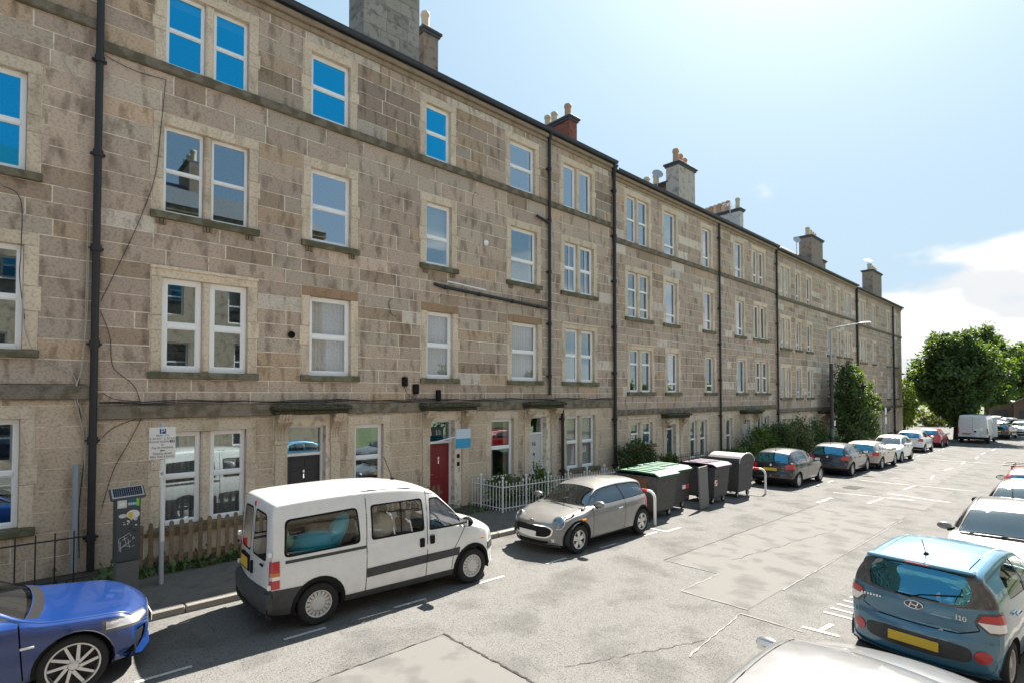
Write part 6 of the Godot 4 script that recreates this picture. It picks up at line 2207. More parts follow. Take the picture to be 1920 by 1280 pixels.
func facade_fittings() -> void:
	var b1 := get_node("tenement_001")
	var off: Vector3 = b1.position
	var z := FZ + 0.025
	var dark := [[[1.24, 10.06], [1.71, 9.96], [2.26, 9.99]], [[2.26, 9.99], [2.18, 8.85], [2.1, 7.93], [1.86, 7.0], [1.55, 6.08], [1.25, 5.25]], [[1.25, 5.05], [1.4, 4.59], [1.44, 4.07], [1.56, 3.87], [1.8, 3.64], [1.91, 3.32]], [[1.29, 3.5], [1.5, 3.37], [1.91, 3.32]], [[1.92, 3.0], [2.54, 3.05], [3.46, 3.24]], [[1.94, 3.0], [1.73, 2.5], [1.5, 2.0], [1.33, 1.3]], [[1.31, 2.63], [1.51, 2.83], [1.92, 3.0]], [[7.62, 6.08], [7.5, 5.95], [7.54, 5.78], [7.62, 5.62], [7.74, 5.62]], [[10.42, 9.3], [10.44, 9.6], [10.55, 9.77], [10.66, 9.7]], [[9.13, 6.3], [9.28, 6.4]], [[8.01, 3.7], [8.1, 3.5], [8.35, 3.35]], [[8.4, 3.55], [8.2, 3.3]]]
	for l in dark:
		var m := MB.new(off)
		m.tube(smooth(l, z), 0.006, 6)
		obj("cable", m, M.cable, b1)
	for k in 3:
		var m := MB.new(off)
		var pts := []
		for i in 45:
			var x := 1.25 + 16.3 * i / 44.0
			pts.append(Vector3(x, 3.285 + 0.018 * k + 0.02 * sin(x * 2.1 + k) + 0.012 * sin(x * 5.3), FZ + 0.10 - 0.02 * k))
		m.tube(pts, 0.010, 5)
		obj("cable", m, M.cable, b1)
	var b0 := get_node("tenement")
	off = b0.position
	var zp := FZ + 0.06
	var pale := [[[0.48, 10.38], [0.74, 10.04], [0.63, 9.69], [0.8, 9.41], [1.06, 9.04]], [[1.06, 6.93], [1.05, 5.69], [1.04, 4.88], [0.97, 3.95], [0.9, 3.5], [0.99, 3.15], [1.07, 2.84], [1.04, 1.83], [1.02, 0.93]], [[1.03, 6.94], [1.02, 4.88], [0.98, 3.96], [0.88, 3.45], [1.02, 2.74], [1.05, 1.83]], [[0.13, 5.17], [0.18, 4.6], [0.32, 4.22], [0.58, 3.99], [0.87, 3.8], [0.91, 3.45]]]
	for l in pale:
		var m := MB.new(off)
		m.tube(smooth(l, zp), 0.010, 6)
		obj("cable", m, M.cable_pale, b0)
	for l in [[[-0.5, 3.645], [0.37, 3.64], [1.05, 3.645]], [[-0.15, 7.11], [0.08, 6.93], [0.1, 6.02], [0.09, 5.54], [0.17, 4.79]], [[0.97, 4.0], [0.94, 3.4], [1.04, 2.4], [0.98, 1.3], [1.0, 0.4]]]:
		var m := MB.new(off)
		m.tube(smooth(l, FZ + 0.05), 0.007, 6)
		obj("cable", m, M.cable, b0)
	var m := MB.new(off)
	m.tube([Vector3(0.91, 0.2, FZ + 0.12), Vector3(0.92, 2.15, FZ + 0.10)], 0.05, 12)
	obj("grey_standpipe", m, M.grey_pipe, b0)
	# fittings screwed to the wall
	m = MB.new(Vector3(4.89, 4.88, FZ))
	m.lathe([Vector2(0.075, 0.0), Vector2(0.085, 0.05), Vector2(0.055, 0.06), Vector2(0.05, 0.02), Vector2(0.001, 0.02)], Transform3D(Basis(Vector3(1, 0, 0), Vector3(0, 0, 1), Vector3(0, -1, 0)), Vector3(4.89, 4.88, FZ)), 16)
	var o := obj("flue_terminal", m, M.plastic_black)
	o.position = Vector3(4.89, 4.88, FZ)
	tag(o, "round black flue terminal in the wall above the black door", "flue")
	for q in [[8.01, 3.82, 0.075, 0.13, "plastic_black", "small black cable box on the wall, trailing one cable"], [8.37, 3.62, 0.085, 0.14, "plastic_black", "black cable box with loose tails under the net-curtained window"], [9.14, 3.44, 0.07, 0.16, "plastic_black", "black cylindrical box over the red door's canopy"]]:
		m = MB.new(Vector3(q[0], q[1], FZ))
		m.cbox(Vector3(q[0] - q[2], q[1] - q[3], FZ - 0.01), Vector3(q[0] + q[2], q[1] + q[3], FZ + 0.11), 0.025)
		o = obj("cable_box", m, M[q[4]])
		o.position = Vector3(q[0], q[1], FZ)
		tag(o, q[5], "box", "boxes on the tenement wall")
	m = MB.new(Vector3(10.97, 8.26, FZ))
	m.ell(Vector3(10.97, 8.26, FZ + 0.03), Vector3(0.09, 0.10, 0.06), 12, 8)
	o = obj("wall_lamp", m, M.upvc)
	o.position = Vector3(10.97, 8.26, FZ)
	tag(o, "small white rounded wall fitting between second floor windows", "wall fitting")
	# satellite dishes and an aerial on the chimneys
	for q in [[25.45, 15.35, -15.75, "round grey satellite dish beside the beige chimney stack"], [44.2, 15.35, -15.2, "round grey satellite dish on a pole before the brown chimney stack"]]:
		var d := thing("satellite_dish", q[3], "satellite dish", Vector3(q[0], q[1] - 0.7, q[2]), 0.0, "dishes on the roofs")
		m = MB.new()
		m.lathe([Vector2(0.001, 0.0), Vector2(0.15, 0.02), Vector2(0.28, 0.075), Vector2(0.30, 0.075), Vector2(0.15, 0.005), Vector2(0.001, -0.02)], tf(Vector3(0, 0.7, 0), 0.0, 0.9, 1.15), 20)
		obj("dish", m, M.galvanised, d)
		m = MB.new()
		m.tube([Vector3(0, -0.9, 0), Vector3(0, 0.65, 0)], 0.025, 8)
		m.tube([Vector3(0, 0.55, 0), Vector3(-0.35, 0.5, 0.25)], 0.015, 6)
		obj("arm", m, M.galvanised, d)
	for q in [[62.7, 15.9, -14.9, "television aerial on the end tenement's chimney"], [33.8, 14.6, -15.6, "television aerial by the white chimney with a row of pots"]]:
		var d := thing("television_aerial", q[3], "aerial", Vector3(q[0], q[1] - 1.0, q[2]), 0.0, "aerials on the roofs")
		m = MB.new()
		m.tube([Vector3(0, -1, 0), Vector3(0, 2.1, 0)], 0.03, 6)
		m.tube([Vector3(-0.6, 2.0, 0), Vector3(0.9, 2.05, 0)], 0.02, 5)
		m.tube([Vector3(-0.4, 1.4, 0), Vector3(0.7, 1.43, 0)], 0.02, 5)
		for k in 7: m.tube([Vector3(-0.5 + 0.22 * k, 2.03, -0.25), Vector3(-0.5 + 0.22 * k, 2.03, 0.25)], 0.012, 4)
		obj("mast", m, M.galvanised, d)

func smooth(l: Array, z: float) -> Array:
	var cv := Curve3D.new()
	for k in l.size():
		var p := Vector3(l[k][0], l[k][1], z)
		var a = l[maxi(k - 1, 0)]
		var b = l[mini(k + 1, l.size() - 1)]
		var t := Vector3(b[0] - a[0], b[1] - a[1], 0) * 0.18
		cv.add_point(p, -t, t)
	cv.bake_interval = 0.12
	return Array(cv.get_baked_points())

# ---------------------------------------------------------------- street furniture
func text(parent: Node3D, s: String, size: float, at: Vector3, mtl: String, bold := false) -> MeshInstance3D:
	var t := TextMesh.new()
	t.text = s
	t.font = sysfont("Droid Sans")
	t.font_size = 32
	t.pixel_size = size / 24.0
	t.depth = 0.002
	var o := obj("lettering", t, M[mtl], parent)
	o.position = at
	return o

func bin(called: String, label: String, x0: float, x1: float, z0: float, z1: float, h: float, lid: String) -> Node3D:
	# four-wheeled refuse container; z0 is the road side
	var n := thing(called, label, "bin", Vector3((x0 + x1) / 2, yg(x0), (z0 + z1) / 2), 0.0, "wheeled refuse bins by the kerb")
	var hx := (x1 - x0) / 2
	var hz := (z0 - z1) / 2
	var m := MB.new()
	var ring := func(y, s): return [Vector3(-hx * s, y, hz * s), Vector3(hx * s, y, hz * s), Vector3(hx * s, y, -hz * s), Vector3(-hx * s, y, -hz * s)]
	var lv := [[0.20, 0.84], [0.24, 0.88], [h * 0.45, 0.93], [h * 0.46, 0.945], [h * 0.70, 0.965], [h * 0.71, 0.98], [h * 0.86, 1.0], [h * 0.87, 1.03], [h * 0.90, 1.03]]
	for k in lv.size() - 1:
		var a: Array = ring.call(lv[k][0], lv[k][1])
		var b: Array = ring.call(lv[k + 1][0], lv[k + 1][1])
		for s in 4: m.quad(a[s], a[(s + 1) % 4], b[(s + 1) % 4], b[s])
	var bt: Array = ring.call(0.20, 0.84)
	m.quad(bt[3], bt[2], bt[1], bt[0])
	for band in [[0.43, 0.155], [0.66, 0.115], [0.88, 0.085]]:   # moulded bands that stand 1 cm proud of the tapering tub: [height, inset from the rim]
		m.cbox(Vector3(-hx + band[1] * hx * 0.7, band[0] - 0.012, -hz + band[1] * hz * 0.7), Vector3(hx - band[1] * hx * 0.7, band[0] + 0.012, hz - band[1] * hz * 0.7), 0.006)
	obj("body", m, M.bin_plastic, n)
	m = MB.new()
	if lid == "dome":
		var prof := []
		for k in 13:
			var a := PI * k / 12.0
			prof.append(Vector2(-cos(a) * hx * 1.04, h * 0.90 + sin(a) * 0.30))
		prof.reverse()
		m.extrude(prof, tf(Vector3(0, 0, -hz * 1.04)), hz * 2.08)
		obj("lid", m, M.bin_plastic, n)
		m = MB.new()
		var rim := []
		for k in 13:
			var a := PI * k / 12.0
			rim.append(Vector3(-cos(a) * hx * 1.05, h * 0.90 + sin(a) * 0.31, hz * 1.04))
		m.tube(rim, 0.022, 6)
		obj("lid_rim", m, M.galvanised, n)
	else:
		var prof := [Vector2(hz * 1.12, h * 0.885), Vector2(hz * 1.12, h * 0.93), Vector2(hz * 0.9, h * 0.985), Vector2(0, h), Vector2(-hz * 0.8, h * 0.985), Vector2(-hz * 1.05, h * 0.94), Vector2(-hz * 1.05, h * 0.90), Vector2(-hz * 0.9, h * 0.955), Vector2(0, h * 0.97), Vector2(hz * 0.9, h * 0.95)]
		prof.reverse()
		var t := Transform3D(Basis(Vector3(0, 0, 1), Vector3(0, 1, 0), Vector3(-1, 0, 0)), Vector3(hx * 1.06, 0, 0))
		m.extrude(prof, t, hx * 2.12)
		for k in 3:
			m.cbox(Vector3(-hx * 0.6 + hx * 0.6 * k - 0.10, h * 0.985, -hz * 0.6), Vector3(-hx * 0.6 + hx * 0.6 * k + 0.10, h * 1.012, hz * 0.55), 0.012)
		obj("lid", m, M[lid], n)
		m = MB.new()
		m.tube([Vector3(-hx * 1.02, h * 0.90, hz * 1.10), Vector3(hx * 1.02, h * 0.90, hz * 1.10)], 0.02, 6)
		obj("handle", m, M.bin_plastic, n)
	for sx in [-1, 1]:
		for sz in [-1, 1]:
			var w := part("wheel", n, Vector3(sx * hx * 0.72, 0.1, sz * hz * 0.72))
			m = MB.new()
			var ax := Transform3D(Basis(Vector3(1, 0, 0), Vector3(0, 0, 1), Vector3(0, -1, 0)), Vector3(0, 0, -0.025))
			m.lathe([Vector2(0.06, 0.0), Vector2(0.1, 0.0), Vector2(0.1, 0.05), Vector2(0.06, 0.05)], ax, 16)
			obj("tyre", m, M.tyre, w)
			m = MB.new()
			m.lathe([Vector2(0.001, -0.002), Vector2(0.062, -0.002), Vector2(0.062, 0.052), Vector2(0.001, 0.052)], ax, 14)
			m.box(Vector3(-0.02, 0.0, -0.04), Vector3(0.02, 0.13, -0.03))
			m.box(Vector3(-0.02, 0.0, 0.03), Vector3(0.02, 0.13, 0.04))
			obj("hub", m, M.galvanised, w)
	return n

func sticker(n: Node3D, x: float, y: float, z: float, w: float, h: float, mtl: String, turn := 0.0) -> void:
	var m := MB.new()
	m.xbox(tf(Vector3(x, y, z), 0, turn, 0), Vector3(w, h, 0.006))
	obj("sticker", m, M[mtl], n)

func build_street() -> void:
	# parking sign on its post
	var n := thing("parking_sign", "white parking times sign on a grey post in front of the picket fence", "sign", Vector3(1.99, 0.11, -11.22), -0.02)
	var m := MB.new()
	m.tube([Vector3(0.02, 0.0, -0.05), Vector3(0.0, 2.84, -0.05)], 0.038, 12)
	obj("post", m, M.galvanised, n)
	m = MB.new()
	m.tube([Vector3(0.02, 0.75, -0.05), Vector3(0.003, 2.2, -0.05)], 0.041, 12)
	obj("post_sleeve", m, M.sign_white, n)
	m = MB.new()
	m.cbox(Vector3(-0.20, 2.21, -0.008), Vector3(0.20, 2.77, 0.008), 0.004)
	var pl := obj("plate", m, M.sign_white, n)
	m = MB.new()
	m.box(Vector3(-0.045, 2.655, 0.008), Vector3(0.05, 2.745, 0.010))
	obj("symbol_panel", m, M.sign_blue, pl)
	text(pl, "P", 0.085, Vector3(0.003, 2.70, 0.0115), "sign_white")
	var y := 2.625
	for s in ["Mon - Fri", "8.30 am - 5.30 pm", "Permit holders      ", "or", "Pay at machine", "", "Display ticket", "Max stay 4 hours"]:
		if s != "": text(pl, s, 0.036, Vector3(0, y, 0.009), "ink")
		y -= 0.053
	m = MB.new()
	m.box(Vector3(0.112, 2.497, 0.008), Vector3(0.182, 2.54, 0.010))
	obj("symbol_panel", m, M.ink, pl)
	text(pl, "S4", 0.036, Vector3(0.147, 2.518, 0.0115), "sign_white")
	m = MB.new()
	m.extrude([Vector2(-0.04, 2.36), Vector2(-0.012, 2.341), Vector2(-0.012, 2.354), Vector2(0.04, 2.354), Vector2(0.04, 2.366), Vector2(-0.012, 2.366), Vector2(-0.012, 2.379)], tf(Vector3(0, 0, 0.008)), 0.002)
	obj("arrow", m, M.ink, pl)
	m = MB.new()
	m.box(Vector3(-0.04, 1.88, -0.007), Vector3(0.04, 2.02, -0.004))
	obj("sticker", m, M.sign_white, n)
	m = MB.new()
	m.xbox(tf(Vector3(0, 1.96, -0.003), 0, 0, 0.5), Vector3(0.05, 0.012, 0.004))
	m.xbox(tf(Vector3(0.005, 1.935, -0.003), 0, 0, -0.6), Vector3(0.035, 0.010, 0.004))
	obj("print", m, M.ink, n)
	# ticket machine
	n = thing("ticket_machine", "grey parking ticket machine with solar panel and stickers", "parking meter", Vector3(1.5, 0.11, -11.3), 0.03)
	m = MB.new()
	m.cbox(Vector3(-0.165, 0.0, -0.13), Vector3(0.165, 0.52, 0.13), 0.015)
	obj("plinth", m, M.meter_base, n)
	m = MB.new()
	m.cbox(Vector3(-0.175, 0.52, -0.14), Vector3(0.175, 1.62, 0.14), 0.02)
	obj("cabinet", m, M.meter_grey, n)
	var sp := part("solar_panel", n, Vector3(0, 1.66, 0.02))
	m = MB.new()
	m.xbox(tf(Vector3.ZERO, 0.62, 0, 0.06), Vector3(0.50, 0.05, 0.30), 0.02)
	obj("tray", m, M.meter_grey, sp)
	m = MB.new()
	m.xbox(tf(Vector3(0, 0.026, 0.019), 0.62, 0, 0.06), Vector3(0.45, 0.012, 0.25), 0.004)
	obj("edge", m, M.steel, sp)
	for k in 14:
		m = MB.new()
		m.put(cell_box(), tf(Vector3(0, 0.031, 0.022), 0.62, 0, 0.06) * tf(Vector3(-0.19 + 0.0292 * k, 0, 0)))
		obj("cell", m, M.solar_cell, sp)
	mat("label_cream", L(0.62, 0.60, 0.50), 0.6)
	mat("label_green", L(0.20, 0.55, 0.05), 0.6)
	mat("label_teal", L(0.02, 0.12, 0.16), 0.6)
	mat("label_yellow", L(0.70, 0.48, 0.03), 0.6)
	sticker(n, -0.09, 1.50, 0.142, 0.13, 0.13, "label_cream")
	sticker(n, -0.09, 1.50, 0.1455, 0.08, 0.05, "white_reflector")
	sticker(n, 0.055, 1.51, 0.142, 0.13, 0.13, "label_teal")
	sticker(n, 0.13, 1.515, 0.1435, 0.04, 0.13, "label_green")
	sticker(n, 0.05, 1.495, 0.146, 0.12, 0.04, "sign_white")
	var tx := text(n, "12572", 0.034, Vector3(0.05, 1.495, 0.1505), "ink")
	tx.name = "number"
	for q in [[0.065, 1.31, 0.095, 0.075, "sign_white"], [-0.08, 1.30, 0.055, 0.035, "label_cream"]]:
		m = MB.new()
		var disc := []
		for k in 24: disc.append(Vector2(q[0] + q[2] * cos(TAU * k / 24), q[1] + q[3] * sin(TAU * k / 24)))
		m.extrude(disc, tf(Vector3(0, 0, 0.138)), 0.006)
		obj("dial_plate", m, M[q[4]], n)
	sticker(n, 0.03, 1.305, 0.146, 0.06, 0.09, "label_yellow")
	for k in 12:
		sticker(n, rng.randf_range(-0.12, 0.14), rng.randf_range(1.12, 1.24), 0.142, rng.randf_range(0.01, 0.035), rng.randf_range(0.01, 0.025), "sign_white")
	m = MB.new()
	for g in [[[-0.12, 0.72], [-0.13, 0.92], [0.02, 1.0], [0.04, 0.95]], [[-0.10, 0.70], [-0.11, 0.88]], [[-0.11, 0.76], [-0.02, 0.82], [0.04, 0.87]], [[-0.06, 0.96], [-0.03, 0.84], [-0.07, 0.80], [0.02, 0.78]], [[0.0, 0.9], [0.02, 0.76], [0.09, 0.78]], [[0.07, 0.93], [0.09, 0.90], [0.06, 0.88], [0.07, 0.93]], [[-0.08, 0.90], [-0.01, 0.93]]]:
		m.tube(g.map(func(p): return Vector3(p[0], p[1], 0.141)), 0.004, 4)
	obj("graffiti", m, M.sign_white, n)
	m = MB.new()
	m.ell(Vector3(0.03, 1.08, 0.14), Vector3(0.02, 0.02, 0.012), 10, 6)
	m.cbox(Vector3(0.06, 1.02, 0.135), Vector3(0.11, 1.05, 0.15), 0.005)
	obj("coin_slot", m, M.ink, n)
	# estate agent's board on its bracket by the red door
	n = thing("letting_board", "white and blue property board on a diagonal bracket by the red door", "sign", Vector3(9.75, 2.18, -12.55))
	m = MB.new()
	m.box(Vector3(-0.27, 0.0, -0.008), Vector3(0.27, 0.28, 0.008))
	obj("upper_panel", m, mat("board_pale", L(0.55, 0.62, 0.68), 0.5), n)
	m = MB.new()
	m.box(Vector3(-0.27, -0.28, -0.008), Vector3(0.27, -0.002, 0.008))
	obj("lower_panel", m, mat("board_blue", L(0.03, 0.30, 0.52), 0.5), n)
	m = MB.new()
	m.tube([Vector3(-0.92, -0.12, -0.40), Vector3(-0.28, 0.06, 0.0)], 0.018, 8)
	obj("bracket", m, M.upvc, n)
	for yy in [1.38, 1.62]:
		n = thing("door_buzzer", "black door entry buzzer panel on the frame of the red door, " + ("lower" if yy < 1.5 else "upper") + " of two", "buzzer", Vector3(9.90, yy, FZ + 0.005))
		m = MB.new()
		m.cbox(Vector3(-0.04, -0.06, -0.01), Vector3(0.04, 0.06, 0.03), 0.008)
		obj("panel", m, M.plastic_black, n)
	# guard hoops
	for q in [[12.78, -8.05, -9.25, "white guard hoop between the compact car and first green-lidded bin"], [20.3, -8.15, -9.35, "white guard hoop between the domed bin and black hatchback"]]:
		n = thing("guard_hoop", q[3], "hoop", Vector3(q[0], yg(q[0]), (q[1] + q[2]) / 2), 0.0, "white guard hoops by the bins")
		m = MB.new()
		var hz: float = (q[1] - q[2]) / 2
		var pts := [Vector3(0, 0, hz)]
		for k in 7:
			var a := PI / 2 * k / 6.0
			pts.append(Vector3(0, 0.70 + 0.2 * sin(a), hz - 0.2 + 0.2 * cos(a)))
		for k in 7:
			var a := PI / 2 + PI / 2 * k / 6.0
			pts.append(Vector3(0, 0.70 + 0.2 * sin(a), -hz + 0.2 + 0.2 * cos(a)))
		pts.append(Vector3(0, 0, -hz))
		m.tube(pts, 0.038, 10)
		obj("tube", m, M.white_iron, n)
		m = MB.new()
		m.tube([Vector3(0, 0.9, hz * 0.62), Vector3(0, 0.9, hz * 0.30)], 0.041, 10)
		obj("red_band", m, M.red_reflector, n)
	# refuse bins
	var b := bin("wheeled_bin", "green-lidded dark bin next to the compact car", 13.28, 14.32, -8.28, -9.65, 1.34, "bin_green")
	m = MB.new()
	m.xbox(tf(Vector3(-0.52, 0.98, 0.05), 0, 0, 0), Vector3(0.02, 0.36, 0.62), 0.004)
	obj("poster", m, mat("poster_brown", L(0.10, 0.035, 0.02), 0.6), b)
	b = bin("wheeled_bin", "green-lidded dark bin with red and white stripes beside the upright board", 14.62, 15.68, -8.62, -9.98, 1.34, "bin_green")
	for k in 2:
		m = MB.new()
		m.cbox(Vector3(0.12 + 0.2 * k, 0.62, 0.645), Vector3(0.31 + 0.2 * k, 0.74, 0.665), 0.003)
		obj("stripe", m, M.white_reflector if k == 0 else M.red_reflector, b)
	b = bin("wheeled_bin", "purple-lidded dark bin with a striped sticker", 16.72, 17.75, -8.30, -9.55, 1.34, "bin_purple")
	m = MB.new()
	m.cbox(Vector3(-0.50, 0.62, 0.60), Vector3(-0.34, 0.80, 0.612), 0.003)
	obj("sticker", m, M.white_reflector, b)
	m = MB.new()
	m.xbox(tf(Vector3(-0.42, 0.71, 0.614), 0, 0, 0.8), Vector3(0.16, 0.05, 0.006))
	obj("stripe", m, M.red_reflector, b)
	m = MB.new()
	m.cbox(Vector3(-0.26, 0.86, 0.60), Vector3(0.30, 1.06, 0.62), 0.02)
	obj("label_panel", m, M.bin_plastic, b)
	bin("wheeled_bin", "tall dark bin with a domed lid and pale rim", 18.52, 19.68, -8.32, -9.45, 1.36, "dome")
	n = thing("upright_board", "grey board standing on end between the bins", "board", Vector3(15.98, yg(16), -8.32), 0.05)
	m = MB.new()
	m.xbox(tf(Vector3(0, 0.66, 0), -0.03, 0, 0.02), Vector3(0.62, 1.30, 0.05), 0.01)
	obj("board", m, M.concrete_board, n)
	# street lamp
	n = thing("street_lamp", "tall grey street lamp with a dark lower post among the parked cars", "street lamp", Vector3(35.9, yg(35.9) + 0.11, -10.5))
	m = MB.new()
	m.tube([Vector3(0, 0, 0), Vector3(0, 5.6, 0)], 0.11, 12, true, 0.10)
	obj("lower_post", m, mat("post_brown", L(0.045, 0.04, 0.036), 0.6), n)
	m = MB.new()
	m.tube([Vector3(0, 5.6, 0), Vector3(0, 7.55, 0), Vector3(0, 7.68, 0.12), Vector3(0, 7.74, 0.4), Vector3(0, 7.85, 1.5)], 0.065, 10, true, 0.035)
	obj("upper_post", m, M.galvanised, n)
	m = MB.new()
	m.ell(Vector3(0, 7.86, 1.75), Vector3(0.13, 0.06, 0.36), 14, 8)
	obj("lantern", m, M.galvanised, n)
	m = MB.new()
	m.tube([Vector3(0, 1.25, 0), Vector3(0, 1.75, 0)], 0.115, 12)
	obj("green_band", m, mat("band_green", L(0.06, 0.16, 0.10), 0.6), n)
	m = MB.new()
	m.cbox(Vector3(0.02, 1.9, 0.10), Vector3(0.22, 2.2, 0.13), 0.004)
	obj("notice", m, M.sign_white, n)
	n = thing("parking_sign", "slim post with small white plates near the corner tenement", "sign", Vector3(48.6, yg(48.6) + 0.11, -10.6))
	m = MB.new()
	m.tube([Vector3.ZERO, Vector3(0, 3.0, 0)], 0.04, 8)
	obj("post", m, M.galvanised, n)
	for yy in [1.75, 2.45]:
		m = MB.new()
		m.cbox(Vector3(-0.2, yy, 0.04), Vector3(0.2, yy + 0.5, 0.06), 0.005)
		obj("plate", m, M.sign_white, n)
	# sheds beyond the bend
	for q in [[106.0, -8.9, "brown timber shed with a pale roof beyond the far cars"], [103.0, -5.9, "brown timber shed with a pale roof deeper along the bend"]]:
		n = thing("timber_shed", q[2], "shed", Vector3(q[0], yg(80), q[1]), 0.0, "sheds beyond the bend")
		m = MB.new()
		m.box(Vector3(0, 0, -1.3), Vector3(5, 3.2, 1.3))
		m.extrude([Vector2(-1.3, 3.2), Vector2(1.3, 3.2), Vector2(0, 3.9)], Transform3D(Basis(Vector3(0, 0, 1), Vector3(0, 1, 0), Vector3(-1, 0, 0)), Vector3(5, 0, 0)), 5)
		obj("wall", m, mat("shed_brown", L(0.13, 0.08, 0.06), 0.9), n)
		m = MB.new()
		for s in [-1, 1]:
			m.extrude([Vector2(1.55 * s, 3.06), Vector2(0, 3.93), Vector2(0, 4.03), Vector2(1.55 * s, 3.16)], Transform3D(Basis(Vector3(0, 0, 1), Vector3(0, 1, 0), Vector3(-1, 0, 0)), Vector3(5.3, 0, 0)), 5.6)
		obj("roof", m, mat("shed_roof", L(0.33, 0.30, 0.27), 0.9), n)
		m = MB.new()
		m.box(Vector3(-0.05, 0, -0.8), Vector3(0.0, 2.1, 0.8))
		obj("door", m, M.plastic_grey, n)

func cell_box() -> MB:
	var m := MB.new()
	m.box(Vector3(-0.0125, -0.004, -0.10), Vector3(0.0125, 0.004, 0.10))
	return m

# ---------------------------------------------------------------- trees
func tree(called: String, label: String, p: Vector3, h: float, crowns: Array, leaf: String, count: int, size: float, sd: int, trunk := 0.28, clump := 0.2) -> void:
	var n := thing(called, label, "tree", p, 0.0, "trees at the end of the street")
	var m := MB.new()
	var top := Vector3(rng.randf_range(-0.3, 0.3), h * 0.55, rng.randf_range(-0.3, 0.3))
	m.tube([Vector3.ZERO, Vector3(0.05, h * 0.12, 0.03), Vector3(0.1, h * 0.3, 0), top], trunk, 9, true, trunk * 0.4)
	for k in 9:
		var a := TAU * k / 9.0 + rng.randf_range(-0.3, 0.3)
		var y0 := h * rng.randf_range(0.2, 0.5)
		var rr: float = crowns[0][1].x * 0.75
		m.tube([Vector3(0.08, y0, 0), Vector3(cos(a) * rr * 0.4, y0 + h * 0.14, sin(a) * rr * 0.4), Vector3(cos(a) * rr, y0 + h * 0.24, sin(a) * rr)], trunk * 0.35, 6, false, 0.02)
	obj("trunk", m, M.bark, n)
	var cr := part("crown", n)
	var tot := 0.0
	for c in crowns: tot += c[1].x * c[1].y
	for k in crowns.size():
		foliage(cr, crowns[k][0], crowns[k][1], int(count * crowns[k][1].x * crowns[k][1].y / tot), size, leaf, sd + k * 17, clump, 0.35)

func leafmat(called: String, r: float, g: float, b: float, back := 0.95) -> void:
	var m := vc(mat(called, L(r, g, b), 0.55))
	m.backlight_enabled = true
	m.backlight = Color(back, back, back * 0.35)

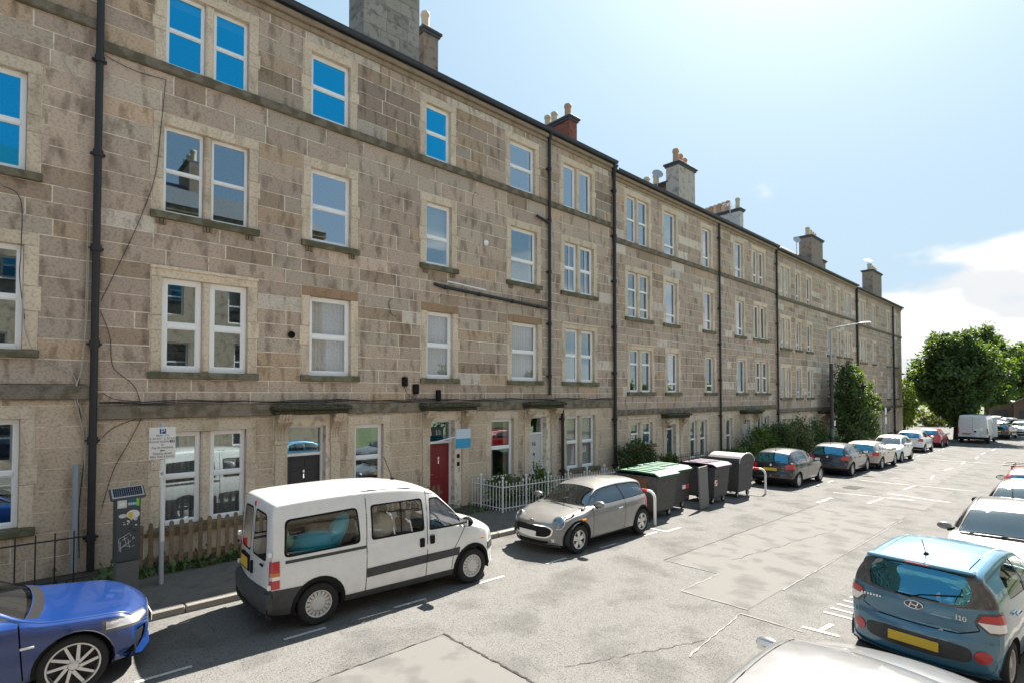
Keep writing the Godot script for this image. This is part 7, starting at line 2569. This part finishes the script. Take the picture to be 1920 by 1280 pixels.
func build_trees() -> void:
	tree("round_tree", "big dense round street tree beside the large white van", Vector3(66.0, yg(62), -8.75), 10.0, [[Vector3(0, 6.2, 0), Vector3(3.55, 3.1, 3.55)], [Vector3(0, 8.7, 0), Vector3(2.3, 1.9, 2.3)], [Vector3(0, 4.0, 0), Vector3(2.6, 1.8, 2.6)], [Vector3(0, 2.7, 0), Vector3(1.6, 1.3, 1.6)]], "leaf_tree", 50000, 0.16, 301, 0.22, 0.24)
	tree("round_tree", "second street tree showing behind the big round tree", Vector3(79.0, yg(70), -7.8), 11.0, [[Vector3(0, 7.6, 0), Vector3(3.0, 3.9, 3.0)], [Vector3(0, 5.0, 0), Vector3(2.6, 2.2, 2.6)]], "leaf_tree", 15000, 0.19, 402, 0.3, 0.22)
	tree("round_tree", "broad tree with sunlit yellow-green top over the brown sheds", Vector3(90.0, yg(70), -3.6), 10.0, [[Vector3(0, 7.4, 0), Vector3(4.8, 3.4, 4.8)], [Vector3(1, 5.6, 0), Vector3(4.6, 2.0, 4.6)]], "leaf_tree", 16000, 0.24, 503, 0.35, 0.2)
	tree("slender_tree", "slender light green tree past the corner of the last tenement", Vector3(80.0, yg(70), -15.5), 6.0, [[Vector3(0, 3.6, 0), Vector3(1.9, 2.6, 1.9)], [Vector3(0, 2.0, 0), Vector3(2.0, 1.8, 2.0)]], "leaf_lime", 7000, 0.16, 604, 0.14, 0.25)
	tree("garden_tree", "small dark leafy tree in a front garden beside the lamp post", Vector3(43.0, yg(43) + 0.1, -11.2), 6.0, [[Vector3(0, 4.2, -0.2), Vector3(1.7, 2.0, 1.2)], [Vector3(0.4, 2.6, 0), Vector3(2.6, 1.7, 1.4)], [Vector3(1.6, 3.4, 0.1), Vector3(1.5, 1.3, 1.1)], [Vector3(-0.6, 1.2, 0.2), Vector3(2.0, 1.1, 1.2)]], "leaf_dark", 15000, 0.10, 705, 0.14, 0.26)
	for q in [[98.0, -22.0, 5.0, "leaf_lime", "pale green tree furthest past the corner tenement"], [120.0, -17.0, 7.0, "leaf_mid", "mid green tree far beyond the brown sheds"], [132.0, -30.0, 8.0, "leaf_tree", "dark tree on the skyline behind the slender tree"], [126.0, -9.0, 7.5, "leaf_tree", "dark tree on the skyline over the sheds"], [150.0, -22.0, 9.0, "leaf_mid", "tree at the farthest end of the road"]]:
		tree("distant_tree", q[4], Vector3(q[0], yg(80), q[1]), q[2], [[Vector3(0, q[2] * 0.55, 0), Vector3(q[2] * 0.5, q[2] * 0.48, q[2] * 0.6)]], q[3], 5000, 0.28, int(q[0]), 0.25, 0.25)
	for q in [[86.0, -19.0, 2.2, "rounded grey-green bush on the verge past the corner tenement"], [92.0, -14.5, 2.0, "rounded bush on the verge behind the small red hatchback"], [108.0, -26.0, 3.0, "large bush at the back of the far verge"]]:
		var b := thing("verge_bush", q[3], "shrub", Vector3(q[0], yg(80), q[1]), 0.0, "bushes on the far verge")
		foliage(b, Vector3(0, q[2] * 0.5, 0), Vector3(q[2] * 1.3, q[2] * 0.55, q[2]), 2500, 0.16, "leaf_pale", int(q[0]), 0.3)
	# trees across the street, out of view: they show in the window panes
	for k in 5:
		tree("mirrored_tree", ["tree across the street by the stone terrace's end", "second tree across the street from the terrace's end", "third tree across the street from the terrace's end", "fourth tree across the street from the terrace's end", "fifth tree across the street from the terrace's end"][k], Vector3(26.0 + 10.0 * k, yg(26 + 10 * k), 8.0 + (k % 2)), 6.0, [[Vector3(0, 3.6, 0), Vector3(3.2, 2.4, 2.6)]], "leaf_mid", 3000, 0.25, 900 + k, 0.2, 0.25)
